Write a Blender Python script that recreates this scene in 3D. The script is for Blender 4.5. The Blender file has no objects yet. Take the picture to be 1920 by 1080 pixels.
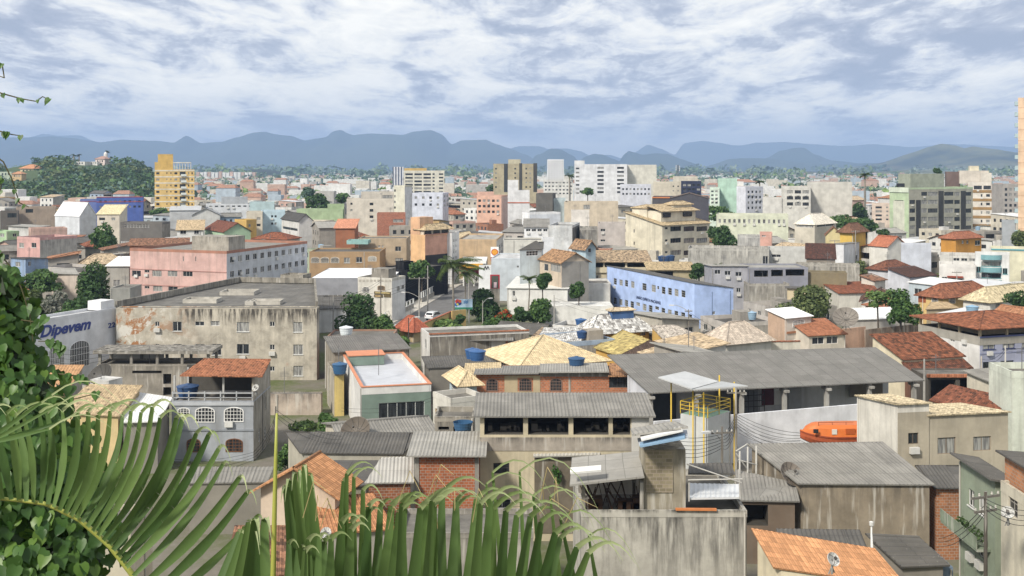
import bpy, math, random
from mathutils import Vector, Matrix, noise
R = math.radians
rnd = random.Random(7)
SC = bpy.context.scene
COL = SC.collection

# ------------------------------------------------------------------ camera
F, HZ, H = 2059.0, 312.0, 29.0            # focal length in px of a 1920 wide frame, horizon row, eye height (m)
cam_d = bpy.data.cameras.new('camera')
cam = bpy.data.objects.new('camera', cam_d); COL.objects.link(cam)
cam.location = (0, 0, H); cam.rotation_euler = (R(90), 0, 0)
cam_d.sensor_width = 36; cam_d.lens = 36*F/1920; cam_d.shift_y = -(540-HZ)/1920
cam_d.clip_start = 0.1; cam_d.clip_end = 120000
SC.camera = cam

# ------------------------------------------------------------------ light
SUN_EL, SUN_AZ = R(42), R(-140)           # azimuth clockwise from +Y: behind the viewer's left shoulder
w = bpy.data.worlds.new('World'); SC.world = w; w.use_nodes = True
nt = w.node_tree; nt.nodes.clear()
def _n(t, k, **kw):
    n = t.nodes.new(k)
    for a, v in kw.items(): setattr(n, a, v)
    return n
def world_sky():
    t = nt; L = t.links.new
    out = _n(t, 'ShaderNodeOutputWorld'); bg = _n(t, 'ShaderNodeBackground')
    sky = _n(t, 'ShaderNodeTexSky', sky_type='NISHITA', sun_disc=False, sun_elevation=SUN_EL, sun_rotation=SUN_AZ)
    sky.air_density = 1.0; sky.dust_density = 1.0
    tc = _n(t, 'ShaderNodeTexCoord'); sp = _n(t, 'ShaderNodeSeparateXYZ'); L(tc.outputs['Generated'], sp.inputs[0])
    def m(op, a, b=None, c=None):
        n = _n(t, 'ShaderNodeMath', operation=op)
        for i, v in enumerate((a, b, c)):
            if v is None: continue
            if hasattr(v, 'links'): L(v, n.inputs[i])
            else: n.inputs[i].default_value = v
        return n.outputs[0]
    zz = m('MAXIMUM', sp.outputs[2], 0.0)
    den = m('ADD', zz, 0.13)
    px = m('DIVIDE', sp.outputs[0], den); py = m('DIVIDE', sp.outputs[1], den)
    cb = _n(t, 'ShaderNodeCombineXYZ'); L(px, cb.inputs[0]); L(py, cb.inputs[1])
    def nz(scale, det, rough, dist, off, sx=1, sy=1):
        mp = _n(t, 'ShaderNodeMapping'); L(cb.outputs[0], mp.inputs[0])
        mp.inputs[1].default_value = off; mp.inputs[3].default_value = (sx, sy, 1); mp.inputs[2].default_value = (0, 0, R(-5))
        n = _n(t, 'ShaderNodeTexNoise'); L(mp.outputs[0], n.inputs[0])
        n.inputs['Scale'].default_value = scale; n.inputs['Detail'].default_value = det
        n.inputs['Roughness'].default_value = rough; n.inputs['Distortion'].default_value = dist
        return n.outputs[0]
    big = nz(1.1, 4, .5, .4, (3.6, 1.7, 0), .9, .5)
    mid = nz(3.6, 12, .60, .5, (0.4, 5.2, 2), .9, .5)
    fin = nz(11.0, 9, .66, .6, (7, 2, 5), 1, .6)
    s = m('ADD', m('MULTIPLY', big, .54), m('ADD', m('MULTIPLY', mid, .72), m('MULTIPLY', fin, .26)))   # about .75
    rp = _n(t, 'ShaderNodeValToRGB'); L(s, rp.inputs[0])
    e = rp.color_ramp.elements
    e[0].position = .61; e[0].color = (.36, .40, .49, 1)
    e[1].position = .89; e[1].color = (1.02, .99, .91, 1)
    for p, c in ((.66, (.42, .455, .54, 1)), (.70, (.50, .53, .60, 1)), (.735, (.66, .68, .72, 1)), (.765, (.76, .77, .78, 1)), (.80, (.88, .87, .83, 1))):
        q = e.new(p); q.color = c
    # near the skyline the layer thins into pale blue air
    hz = _n(t, 'ShaderNodeMapRange', interpolation_type='SMOOTHSTEP'); L(sp.outputs[2], hz.inputs[0])
    hz.inputs[1].default_value = .0; hz.inputs[2].default_value = .06; hz.inputs[3].default_value = .45; hz.inputs[4].default_value = 0
    mx = _n(t, 'ShaderNodeMix', data_type='RGBA'); L(hz.outputs[0], mx.inputs[0]); L(rp.outputs[0], mx.inputs[6])
    mx.inputs[7].default_value = (.70, .76, .85, 1)
    # openings in the cloud show the sky itself
    sk = _n(t, 'ShaderNodeMix', data_type='RGBA', blend_type='MULTIPLY'); sk.inputs[0].default_value = 1
    L(sky.outputs[0], sk.inputs[6]); sk.inputs[7].default_value = (.09, .09, .09, 1)
    op = _n(t, 'ShaderNodeMapRange'); L(big, op.inputs[0])
    op.inputs[1].default_value = .60; op.inputs[2].default_value = .75; op.inputs[3].default_value = .03; op.inputs[4].default_value = .12
    fm = _n(t, 'ShaderNodeMix', data_type='RGBA'); L(op.outputs[0], fm.inputs[0]); L(mx.outputs[2], fm.inputs[6]); L(sk.outputs[2], fm.inputs[7])
    L(fm.outputs[2], bg.inputs[0]); bg.inputs[1].default_value = .94
    L(bg.outputs[0], out.inputs[0])
world_sky()
sd = bpy.data.lights.new('sun', 'SUN'); sd.energy = 3.7; sd.angle = R(8); sd.color = (1, .93, .82)
sun = bpy.data.objects.new('sun', sd); COL.objects.link(sun)
_d = Vector((math.sin(SUN_AZ)*math.cos(SUN_EL), math.cos(SUN_AZ)*math.cos(SUN_EL), math.sin(SUN_EL)))
sun.rotation_euler = _d.to_track_quat('Z', 'Y').to_euler(); sun.location = (-60, -40, 120)
SC.view_settings.view_transform = 'Standard'; SC.view_settings.look = 'None'
SC.view_settings.exposure = 0.42; SC.view_settings.gamma = 1
SC.cycles.max_bounces = 4; SC.cycles.diffuse_bounces = 2; SC.cycles.glossy_bounces = 2
SC.cycles.transparent_max_bounces = 8; SC.cycles.use_denoising = True
SC.cycles.volume_bounces = 0
# ------------------------------------------------------------------ pixel helpers (photo px -> world)
def PD(px, py, D): return Vector(((px-960)*D/F, D, H-(py-HZ)*D/F))
def PZ(px, py, z):
    D = (H-z)*F/(py-HZ); return Vector(((px-960)*D/F, D, z))
def px_of(v): return 960+F*v.x/v.y, HZ+F*(H-v.z)/v.y

# ------------------------------------------------------------------ materials
MATS = {}; SAT = .78
def srgb(h):
    if not isinstance(h, str): return h
    c = [int(h[i:i+2], 16)/255 for i in (0, 2, 4)]
    g = sum(c)/3; c = [g+(x-g)*SAT for x in c]
    return tuple(x/12.92 if x < .04045 else ((x+.055)/1.055)**2.4 for x in c)
class N:
    def __init__(s, name):
        s.m = bpy.data.materials.new(name); s.m.use_nodes = True; s.t = s.m.node_tree; s.t.nodes.clear()
        s.out = s.t.nodes.new('ShaderNodeOutputMaterial'); s.p = s.t.nodes.new('ShaderNodeBsdfPrincipled')
        s.t.links.new(s.p.outputs[0], s.out.inputs[0]); s.tc = s.t.nodes.new('ShaderNodeTexCoord')
    def link(s, a, b): s.t.links.new(a, b)
    def put(s, sock, v):
        if hasattr(v, 'links'): s.link(v, sock)
        elif isinstance(v, tuple) and len(v) == 3 and sock.type == 'RGBA': sock.default_value = (*v, 1)
        else: sock.default_value = v
    def n(s, k, **kw):
        n = s.t.nodes.new(k)
        for a, v in kw.items(): setattr(n, a, v)
        return n
    def math(s, op, a, b=0.0, clamp=False):
        n = s.n('ShaderNodeMath', operation=op, use_clamp=clamp); s.put(n.inputs[0], a); s.put(n.inputs[1], b); return n.outputs[0]
    def coord(s, kind='Object', sc=(1, 1, 1), off=(0, 0, 0)):
        if kind == 'World': src = s.n('ShaderNodeNewGeometry').outputs['Position']
        else: src = s.tc.outputs[kind]
        m = s.n('ShaderNodeMapping'); s.link(src, m.inputs[0]); m.inputs[3].default_value = sc; m.inputs[1].default_value = off
        return m.outputs[0]
    def noise(s, co, scale, det=3, rough=.55, dist=0):
        n = s.n('ShaderNodeTexNoise'); s.link(co, n.inputs[0]); n.inputs['Scale'].default_value = scale
        n.inputs['Detail'].default_value = det; n.inputs['Roughness'].default_value = rough; n.inputs['Distortion'].default_value = dist
        return n.outputs[0]
    def ramp(s, v, lo, hi, a=0.0, b=1.0):
        n = s.n('ShaderNodeMapRange'); s.put(n.inputs[0], v)
        for i, q in zip((1, 2, 3, 4), (lo, hi, a, b)): n.inputs[i].default_value = q
        return n.outputs[0]
    def mix(s, f, a, b, bt='MIX'):
        n = s.n('ShaderNodeMix', data_type='RGBA', blend_type=bt); s.put(n.inputs[0], f); s.put(n.inputs[6], a); s.put(n.inputs[7], b)
        return n.outputs[2]
    def bump(s, hgt, dist=.02, st=.5):
        n = s.n('ShaderNodeBump'); s.put(n.inputs['Height'], hgt); n.inputs['Distance'].default_value = dist; n.inputs['Strength'].default_value = st
        s.link(n.outputs[0], s.p.inputs['Normal'])
    def done(s, col, rough=.85, spec=.25, metal=0):
        s.put(s.p.inputs['Base Color'], col); s.put(s.p.inputs['Roughness'], rough)
        s.p.inputs['Specular IOR Level'].default_value = spec; s.p.inputs['Metallic'].default_value = metal
        return s.m
def sc3(c, k): return tuple(min(1, x*k) for x in c)
def cached(fn):
    def f(*a):
        k = (fn.__name__,)+a
        if k not in MATS: MATS[k] = fn(*a)
        return MATS[k]
    return f
@cached
def plaster(hexc, dirt=.4):
    """painted render: patchy paint, rain streaks, mould under the wall top"""
    c = sc3(srgb(hexc), .92); s = N('plaster')
    co = s.coord('World'); off = s.coord('World', (1.4, 1.4, .09))
    patch = s.noise(co, .45, 4, .6); col = s.mix(s.ramp(patch, .35, .65), sc3(c, .82), sc3(c, 1.08))
    streak = s.noise(off, 1.0, 5, .65)
    zz = s.n('ShaderNodeSeparateXYZ'); s.link(s.tc.outputs['Generated'], zz.inputs[0])
    mould = s.math('MULTIPLY', s.ramp(zz.outputs[2], .80, 1.0, 0, .55), s.ramp(streak, .42, .62))
    sm = s.math('MULTIPLY', s.ramp(streak, .50, .78), .55)
    f = s.math('MULTIPLY', s.math('MAXIMUM', mould, sm), min(1, dirt*2), True)
    col = s.mix(f, col, sc3((.16, .15, .13), 1))
    fine = s.noise(co, 3.5, 5, .7); col = s.mix(s.ramp(fine, .35, .75, 0, .42*dirt), col, sc3(c, .55))
    s.bump(fine, .02, .25)
    return s.done(col, .9, .2)
@cached
def concrete(hexc='8d877c', mould=.6):
    c = srgb(hexc); s = N('concrete'); co = s.coord('World'); st = s.coord('World', (1.1, 1.1, .12))
    a = s.noise(co, .6, 6, .65); col = s.mix(s.ramp(a, .3, .72), sc3(c, .72), sc3(c, 1.3))
    w = s.noise(st, 1.3, 6, .7)
    zz = s.n('ShaderNodeSeparateXYZ'); s.link(s.tc.outputs['Generated'], zz.inputs[0])
    m1 = s.math('MULTIPLY', s.ramp(w, .43, .60), s.ramp(zz.outputs[2], .5, 1.0, .12, 1.0))
    col = s.mix(s.math('MULTIPLY', m1, mould, True), col, (.045, .043, .04))
    lime = s.math('MULTIPLY', s.ramp(s.noise(st, 2.2, 3), .56, .70), .55)
    col = s.mix(lime, col, (.58, .56, .51))
    s.bump(a, .03, .4)
    return s.done(col, .92, .2)
@cached
def peeling(hexc='a39a88'):
    """old facade: paint coming off in beige, white and rust coloured patches"""
    c = srgb(hexc); s = N('peeling_render'); co = s.coord('World'); st = s.coord('World', (1.5, 1.5, .16))
    a = s.noise(co, .5, 8, .68, .4); b = s.noise(s.coord('World', (1, 1, 1), (9, 4, 3)), .28, 7, .65, .6)
    col = s.mix(s.ramp(a, .35, .7), sc3(c, .6), sc3(c, 1.12))
    zz = s.n('ShaderNodeSeparateXYZ'); s.link(s.tc.outputs['Generated'], zz.inputs[0])
    left = s.ramp(zz.outputs[0], .42, .12)
    rust = s.math('MULTIPLY', s.ramp(b, .50, .53), left); col = s.mix(rust, col, (.34, .17, .08))
    wh = s.math('MULTIPLY', s.ramp(a, .555, .58), left); col = s.mix(wh, col, (.60, .58, .53))
    pk = s.math('MULTIPLY', s.ramp(b, .60, .68), .5); col = s.mix(pk, col, (.45, .29, .22))
    st1 = s.noise(st, 1.2, 7, .7)
    m1 = s.math('MULTIPLY', s.ramp(st1, .42, .56), s.ramp(zz.outputs[2], .74, .92, .14, .95))
    m1 = s.math('MULTIPLY', m1, s.ramp(zz.outputs[0], .28, .36, .15, 1))
    col = s.mix(s.ramp(s.noise(s.coord('World', (1, 1, 1), (2, 7, 1)), .9, 6, .7), .52, .6, 0, .6), col, (.52, .48, .40))
    col = s.mix(m1, col, (.055, .05, .045))
    s.bump(a, .03, .4)
    return s.done(col, .92, .2)
def uvm(s, sx=1, sy=1):
    m = s.n('ShaderNodeMapping'); s.link(s.tc.outputs['UV'], m.inputs[0]); m.inputs[3].default_value = (sx, sy, 1); return m.outputs[0]
@cached
def tiles(hexc, lichen=.4, lich='2b2721'):
    """clay or painted roof tiles: rows and columns from the uv in metres, every tile its own shade"""
    c = srgb(hexc); g_ = sum(c)/3; c = tuple(g_+(x-g_)*.84 for x in c); s = N('roof_tiles'); uv = uvm(s)
    b = s.n('ShaderNodeTexBrick'); s.link(uv, b.inputs[0]); b.offset = 0; b.inputs['Scale'].default_value = 1
    b.inputs['Brick Width'].default_value = .28; b.inputs['Row Height'].default_value = .42
    b.inputs['Mortar Size'].default_value = .018; b.inputs['Mortar Smooth'].default_value = .6
    b.inputs['Color1'].default_value = (*sc3(c, .78-.3*lichen), 1); b.inputs['Color2'].default_value = (*sc3(c, 1.25), 1); b.inputs['Mortar'].default_value = (*sc3(c, .45), 1)
    co = s.coord('World'); big = s.noise(co, .35, 4, .6); col = s.mix(s.ramp(big, .3, .7, .35, 0), b.outputs[0], sc3(c, .5))
    # lichen takes whole tiles at a time
    vm = s.n('ShaderNodeVectorMath', operation='SNAP'); s.link(s.tc.outputs['UV'], vm.inputs[0]); vm.inputs[1].default_value = (.28, .42, 1)
    geo = s.n('ShaderNodeTexNoise'); s.link(vm.outputs[0], geo.inputs[0]); geo.inputs['Scale'].default_value = 1.5; geo.inputs['Detail'].default_value = 5; geo.inputs['Roughness'].default_value = .72
    lm = s.math('MULTIPLY', s.ramp(geo.outputs[0], .62-.24*lichen, .70-.22*lichen), s.ramp(s.noise(co, 2.5, 4, .7), .25, .5, .35, .95))
    col = s.mix(s.math('MULTIPLY', lm, min(1, .45+lichen*.6), True), col, srgb(lich))
    wv = s.n('ShaderNodeTexWave', wave_type='BANDS', bands_direction='X', wave_profile='SIN'); s.link(uvm(s, 1/.28, 1), wv.inputs[0]); wv.inputs['Scale'].default_value = math.pi/10*1
    s.bump(s.math('ADD', wv.outputs[1], b.outputs['Fac']), .05, .6)
    return s.done(col, .88, .2)
@cached
def fibre(hexc='7d7a74', dark=.5):
    """fibre cement sheets, lapped in courses, blackened by weather"""
    c = srgb(hexc); s = N('fibre_cement'); co = s.coord('World')
    b = s.n('ShaderNodeTexBrick'); s.link(uvm(s), b.inputs[0]); b.offset = 0; b.inputs['Scale'].default_value = 1
    b.inputs['Brick Width'].default_value = 1.05; b.inputs['Row Height'].default_value = 1.75; b.inputs['Mortar Size'].default_value = .03; b.inputs['Mortar Smooth'].default_value = .5
    b.inputs['Color1'].default_value = (*sc3(c, .9), 1); b.inputs['Color2'].default_value = (*sc3(c, 1.08), 1); b.inputs['Mortar'].default_value = (*sc3(c, .62), 1)
    a = s.noise(co, .5, 6, .7); f = s.noise(co, 4, 4, .7)
    col = s.mix(s.ramp(a, .35, .65, 0, dark), b.outputs[0], (.05, .05, .048))
    col = s.mix(s.ramp(f, .62, .7, 0, .25), col, (.42, .41, .38))
    s.bump(f, .02, .3)
    return s.done(col, .9, .2)
@cached
def sheet(hexc='d9dadb', rust=.0):
    c = srgb(hexc); s = N('metal_sheet'); co = s.coord('World')
    a = s.noise(co, .7, 5, .6); col = s.mix(s.ramp(a, .3, .75), sc3(c, 1.02), sc3(c, .78))
    if rust: col = s.mix(s.ramp(s.noise(co, 1.5, 6, .7), .58, .7, 0, rust), col, (.16, .08, .045))
    wv = s.n('ShaderNodeTexWave', wave_type='BANDS', bands_direction='X'); s.link(uvm(s, 3, 1), wv.inputs[0]); wv.inputs['Scale'].default_value = math.pi/10
    s.bump(wv.outputs[1], .02, .4)
    return s.done(col, .55, .4)
@cached
def brick(hexc='a4532f', dark=.3):
    c = srgb(hexc); s = N('hollow_brick'); co = s.coord('World')
    b = s.n('ShaderNodeTexBrick'); s.link(uvm(s), b.inputs[0]); b.inputs['Scale'].default_value = 1
    b.inputs['Brick Width'].default_value = .36; b.inputs['Row Height'].default_value = .21; b.inputs['Mortar Size'].default_value = .018
    b.inputs['Color1'].default_value = (*sc3(c, .78), 1); b.inputs['Color2'].default_value = (*sc3(c, 1.2), 1); b.inputs['Mortar'].default_value = (.33, .28, .23, 1)
    a = s.noise(co, .8, 5, .65); col = s.mix(s.ramp(a, .45, .75, 0, dark), b.outputs[0], (.08, .06, .05))
    s.bump(b.outputs['Fac'], .02, -.5)
    return s.done(col, .9, .2)
@cached
def flatroof(hexc='77736b'):
    c = srgb(hexc); s = N('roof_slab'); co = s.coord('World'); a = s.noise(co, .4, 6, .7); f = s.noise(co, 3, 4, .6)
    col = s.mix(s.ramp(a, .3, .68), sc3(c, .45), sc3(c, 1.15)); col = s.mix(s.ramp(f, .55, .75, 0, .4), col, sc3(c, .35))
    return s.done(col, .9, .2)
@cached
def paint(hexc, rough=.5, spec=.4):
    s = N('paint'); co = s.coord('World'); c = srgb(hexc)
    col = s.mix(s.ramp(s.noise(co, 2.0, 4, .6), .35, .7), sc3(c, .88), sc3(c, 1.04)); return s.done(col, rough, spec)
@cached
def glass(k=0):
    """window panes: dark rooms, pale curtains behind some"""
    s = N('window_glass'); oi = s.n('ShaderNodeObjectInfo'); r = oi.outputs['Random']
    uv = s.noise(s.coord('World', (3.2, 3.2, .4)), 1.5, 2)
    dark = s.mix(s.ramp(uv, .35, .7), (.012, .014, .017), (.05, .055, .06))
    cur = s.mix(s.ramp(uv, .4, .6), (.16, .16, .16), (.34, .34, .32))
    th = (.68, .45, .2)[k]
    col = s.mix(s.ramp(r, th, th+.01), dark, cur)
    return s.done(col, .12, .5)
@cached
def leaf(hexa, hexb, trans=.25, rough=.6):
    s = N('foliage'); g = s.n('ShaderNodeNewGeometry'); r = g.outputs['Random Per Island']
    n1 = s.noise(s.coord('World'), .45, 3, .6)
    col = s.mix(r, srgb(hexa), srgb(hexb)); col = s.mix(s.ramp(n1, .35, .65, .0, .5), col, sc3(srgb(hexa), .75))
    s.done(col, rough, .3)
    if trans:
        tr = s.n('ShaderNodeBsdfTranslucent'); s.link(s.mix(.5, col, (.20, .30, .04)), tr.inputs[0])
        ms = s.n('ShaderNodeMixShader'); ms.inputs[0].default_value = trans
        s.link(s.p.outputs[0], ms.inputs[1]); s.link(tr.outputs[0], ms.inputs[2]); s.link(ms.outputs[0], s.out.inputs[0])
    return s.m
@cached
def bark(hexc='5b5147'):
    s = N('bark'); c = srgb(hexc); a = s.noise(s.coord('World', (4, 4, 1)), 2, 5, .7)
    s.bump(a, .03, .6); return s.done(s.mix(s.ramp(a, .3, .7), sc3(c, .5), sc3(c, 1.2)), .95, .15)
DARK = lambda: paint('26241f', .9, .1)

# ------------------------------------------------------------------ mesh builder
class MB:
    def __init__(s): s.v = []; s.f = []; s.mi = []; s.uv = []; s.sm = []
    def face(s, pts, m=0, uv=None, smooth=False):
        i = len(s.v); s.v += [tuple(p) for p in pts]; s.f.append(tuple(range(i, i+len(pts)))); s.mi.append(m); s.uv.append(uv); s.sm.append(smooth)
    def box(s, x0, x1, y0, y1, z0, z1, m=0, skip=''):
        p = [(x0, y0, z0), (x1, y0, z0), (x1, y1, z0), (x0, y1, z0), (x0, y0, z1), (x1, y0, z1), (x1, y1, z1), (x0, y1, z1)]
        for k, q in (('b', (0, 3, 2, 1)), ('t', (4, 5, 6, 7)), ('f', (0, 1, 5, 4)), ('r', (1, 2, 6, 5)), ('k', (2, 3, 7, 6)), ('l', (3, 0, 4, 7))):
            if k not in skip: s.face([p[i] for i in q], m)
    def obox(s, c, ux, uy, uz, m=0):
        """box from centre and three half axes"""
        c, ux, uy, uz = map(Vector, (c, ux, uy, uz))
        p = [c+ux*a+uy*b+uz*d for d in (-1, 1) for a, b in ((-1, -1), (1, -1), (1, 1), (-1, 1))]
        for q in ((0, 3, 2, 1), (4, 5, 6, 7), (0, 1, 5, 4), (1, 2, 6, 5), (2, 3, 7, 6), (3, 0, 4, 7)): s.face([p[i] for i in q], m)
    def bar(s, a, b, r, n=6, m=0, r2=None, cap=True):
        a, b = Vector(a), Vector(b); d = (b-a).normalized(); t = d.orthogonal().normalized(); q = d.cross(t); r2 = r if r2 is None else r2
        A = [a+(t*math.cos(k*2*math.pi/n)+q*math.sin(k*2*math.pi/n))*r for k in range(n)]
        B = [b+(t*math.cos(k*2*math.pi/n)+q*math.sin(k*2*math.pi/n))*r2 for k in range(n)]
        i = len(s.v); s.v += [tuple(p) for p in A+B]
        for k in range(n):
            s.f.append((i+k, i+(k+1) % n, i+n+(k+1) % n, i+n+k)); s.mi.append(m); s.uv.append(None); s.sm.append(n > 5)
        if cap:
            s.f.append(tuple(i+n+k for k in range(n))); s.mi.append(m); s.uv.append(None); s.sm.append(False)
    def tube(s, pts, r, n=5, m=0):
        for k in range(len(pts)-1):
            ra = r[k] if isinstance(r, (list, tuple)) else r; rb = r[k+1] if isinstance(r, (list, tuple)) else r
            s.bar(pts[k], pts[k+1], ra, n, m, rb, k == len(pts)-2)
    def lathe(s, prof, n=16, c=(0, 0, 0), m=0):
        c = Vector(c)
        for (r0, z0), (r1, z1) in zip(prof, prof[1:]):
            for k in range(n):
                a, b = k*2*math.pi/n, (k+1)*2*math.pi/n
                q = [c+Vector((r0*math.cos(a), r0*math.sin(a), z0)), c+Vector((r0*math.cos(b), r0*math.sin(b), z0)), c+Vector((r1*math.cos(b), r1*math.sin(b), z1)), c+Vector((r1*math.cos(a), r1*math.sin(a), z1))]
                if r0 < 1e-4: q = q[1:]
                elif r1 < 1e-4: q = q[:3]
                s.face(q, m, None, True)
    def build(s, name, mats, parent=None, merge=False):
        me = bpy.data.meshes.new(name); me.from_pydata(s.v, [], s.f)
        for m in (mats if isinstance(mats, (list, tuple)) else [mats]): me.materials.append(m)
        me.polygons.foreach_set('material_index', s.mi); me.polygons.foreach_set('use_smooth', s.sm)
        ul = me.uv_layers.new(name='UVMap').data; k = 0; buf = []
        for fi, f in enumerate(s.f):
            if s.uv[fi]:
                for u in s.uv[fi]: buf += u
            else:
                a, b, c = (Vector(s.v[f[j]]) for j in (0, 1, 2)); nn = (b-a).cross(c-b)
                if nn.length < 1e-12: nn = Vector((0, 0, 1))
                nn.normalize(); t = Vector((0, 0, 1)).cross(nn)
                t = Vector((1, 0, 0)) if t.length < .05 else t.normalized(); bt = nn.cross(t)
                for i in f: v = Vector(s.v[i]); buf += [v.dot(t), v.dot(bt)]
        ul.foreach_set('uv', buf); me.validate(); me.update()
        if merge:
            import bmesh
            bm = bmesh.new(); bm.from_mesh(me); bmesh.ops.remove_doubles(bm, verts=bm.verts, dist=2e-5); bm.to_mesh(me); bm.free()
        o = bpy.data.objects.new(name, me); COL.objects.link(o)
        if parent: o.parent = parent
        return o
    def panel(s, E0, E1, R0, R1, pitch=0, amp=.03, th=.1, m=0, under=True):
        """sloping roof sheet from eave E0-E1 up to ridge R0-R1, ribs running up the slope"""
        E0, E1, R0, R1 = map(Vector, (E0, E1, R0, R1)); e = E1-E0; Lg = e.length; e.normalize()
        d = R0-E0; up = d-e*d.dot(e); hgt = up.length; up.normalize(); nn = e.cross(up); nn = nn if nn.z > 0 else -nn; nn.normalize()
        s0, s1 = (R0-E0).dot(e), (R1-E0).dot(e); h1 = (R1-E0-e*s1).length
        para = abs((s1-s0)-Lg) < .35*Lg and (s0 < -.05 or s1 > Lg+.05)
        n = max(1, int(round(Lg/pitch))*4) if pitch else 1
        ss = [Lg*k/n for k in range(n+1)]
        if not para:
            for q in (s0, s1):
                if .02 < q < Lg-.02: ss.append(q)
            ss = sorted(set(round(q, 4) for q in ss))
        bot, top, ub, ut = [], [], [], []
        for q in ss:
            off = nn*(amp*math.sin(2*math.pi*q/pitch) if pitch else 0)
            k = q/Lg
            if para:
                b = E0+e*q; t = R0.lerp(R1, k); hh = (t-b).length
            else:
                t = 1.0
                if q < s0 and s0 > 0: t = q/s0
                elif q > s1 and s1 < Lg: t = (Lg-q)/(Lg-s1)
                b = E0+e*q; hh = (hgt+(h1-hgt)*k)*max(t, 0); t = b+up*hh
            bot.append(b+off); top.append(t+off); ub.append((q, 0)); ut.append((q, hh))
        for k in range(len(ss)-1):
            s.face([bot[k], bot[k+1], top[k+1], top[k]], m, [ub[k], ub[k+1], ut[k+1], ut[k]], bool(pitch))
        if under:
            dn = nn*-th
            s.face([E0+dn, R0+dn, R1+dn, E1+dn] if (R1-R0).length > .02 else [E0+dn, R0+dn, E1+dn], m)
            if True:
                for a, b in ((E0, E1), (E1, R1), (R1, R0), (R0, E0)):
                    if (a-b).length > .02: s.face([a+dn, b+dn, b+nn*.01, a+nn*.01], m)
def tag(o, label=None, cat=None, group=None, kind=None):
    if label: o['label'] = label
    if cat: o['category'] = cat
    if group: o['group'] = group
    if kind: o['kind'] = kind
    return o
def empty(name, loc=(0, 0, 0), rz=0, label=None, cat=None, group=None):
    o = bpy.data.objects.new(name, None); COL.objects.link(o); o.location = loc; o.rotation_euler = (0, 0, rz); o.empty_display_size = .3
    return tag(o, label, cat, group)
def kids(o): return [c for c in bpy.data.objects if c.parent == o]
FOOT = []                                   # footprints already taken: (polygon, label)
INFOS = []
NAMES = []                                  # what the neighbours can be named after
VIS = []                                    # (x0, x1, visible bottom row, D) of what must stay in view

# ------------------------------------------------------------------ windows (meshes shared by size)
WCACHE = {}
WHITE = '#'
def win_mesh(w, h, typ, fr, pk):
    key = (round(w, 2), round(h, 2), typ, fr, pk)
    if key in WCACHE: return WCACHE[key]
    f = MB(); p = MB(); t = .05 if min(w, h) > .5 else .035; d = .07
    if typ == 'arch':                       # segmental arched window, frame stands proud of the wall
        hh = h*.28; n = 8; out = []; inn = []
        for k in range(n+1):
            a = math.pi*k/n; out.append((-math.cos(a)*w/2, h-hh+math.sin(a)*hh)); inn.append((-math.cos(a)*(w/2-.09), h-hh+math.sin(a)*(hh-.09)))
        out = [(-w/2, 0)]+out+[(w/2, 0)]; inn = [(-w/2+.09, .08)]+inn+[(w/2-.09, .08)]
        for k in range(len(out)):
            a, b, c, e = out[k], out[(k+1) % len(out)], inn[(k+1) % len(out)], inn[k]
            f.face([(a[0], -.06, a[1]), (b[0], -.06, b[1]), (c[0], -.06, c[1]), (e[0], -.06, e[1])])
            f.face([(a[0], 0, a[1]), (b[0], 0, b[1]), (b[0], -.06, b[1]), (a[0], -.06, a[1])])
            f.face([(e[0], -.06, e[1]), (c[0], -.06, c[1]), (c[0], -.012, c[1]), (e[0], -.012, e[1])])
        nb = max(2, int(w/.28))
        for k in range(1, nb): x = -w/2+w*k/nb; f.box(x-.02, x+.02, -.045, -.014, .08, h-.12)
        for k in range(1, 4): f.box(-w/2+.09, w/2-.09, -.04, -.014, (h-hh)*k/3-.02, (h-hh)*k/3+.02)
        p.face([(q[0], -.012, q[1]) for q in inn])
    else:
        f.box(-w/2, w/2, 0, d, 0, t); f.box(-w/2, w/2, 0, d, h-t, h); f.box(-w/2, -w/2+t, 0, d, t, h-t); f.box(w/2-t, w/2, 0, d, t, h-t)
        nv = {'w': 1, 'g': max(1, int(w/1.1)), 'v': 0, 'p': max(1, int(w/.8)), 'f': 0}.get(typ, 1)
        for k in range(1, nv+1): x = -w/2+w*k/(nv+1); f.box(x-.025, x+.025, .01, d-.01, t, h-t)
        if typ in 'vp':
            for k in range(1, max(2, int(h/.35))): z = h*k/max(2, int(h/.35)); f.box(-w/2+t, w/2-t, .015, d-.015, z-.02, z+.02)
        if typ == 'w' and h > 1.0: f.box(-w/2-.08, w/2+.08, -.16, 0, -.06, 0)
        p.face([(-w/2+t, .045, t), (w/2-t, .045, t), (w/2-t, .045, h-t), (-w/2+t, .045, h-t)])
    a = f.build('window', paint(fr, .5)); b = p.build('pane', glass(pk))
    r = (a.data, b.data)
    for o in (a, b): bpy.data.objects.remove(o)
    WCACHE[key] = r; return r
def add_window(root, M, w, h, typ, fr, pk, simple=False):
    if simple:
        key = ('s', round(w, 2), round(h, 2), pk)
        if key not in WCACHE:
            p = MB(); p.face([(-w/2, 0, 0), (w/2, 0, 0), (w/2, 0, h), (-w/2, 0, h)]); o = p.build('window', glass(pk)); WCACHE[key] = o.data; bpy.data.objects.remove(o)
        o = bpy.data.objects.new('window', WCACHE[key]); COL.objects.link(o); o.parent = root; o.matrix_local = M; return o
    a, b = win_mesh(w, h, typ, fr, pk)
    o = bpy.data.objects.new('window', a); COL.objects.link(o); o.parent = root; o.matrix_local = M
    q = bpy.data.objects.new('pane', b); COL.objects.link(q); q.parent = o
    return o

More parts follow.
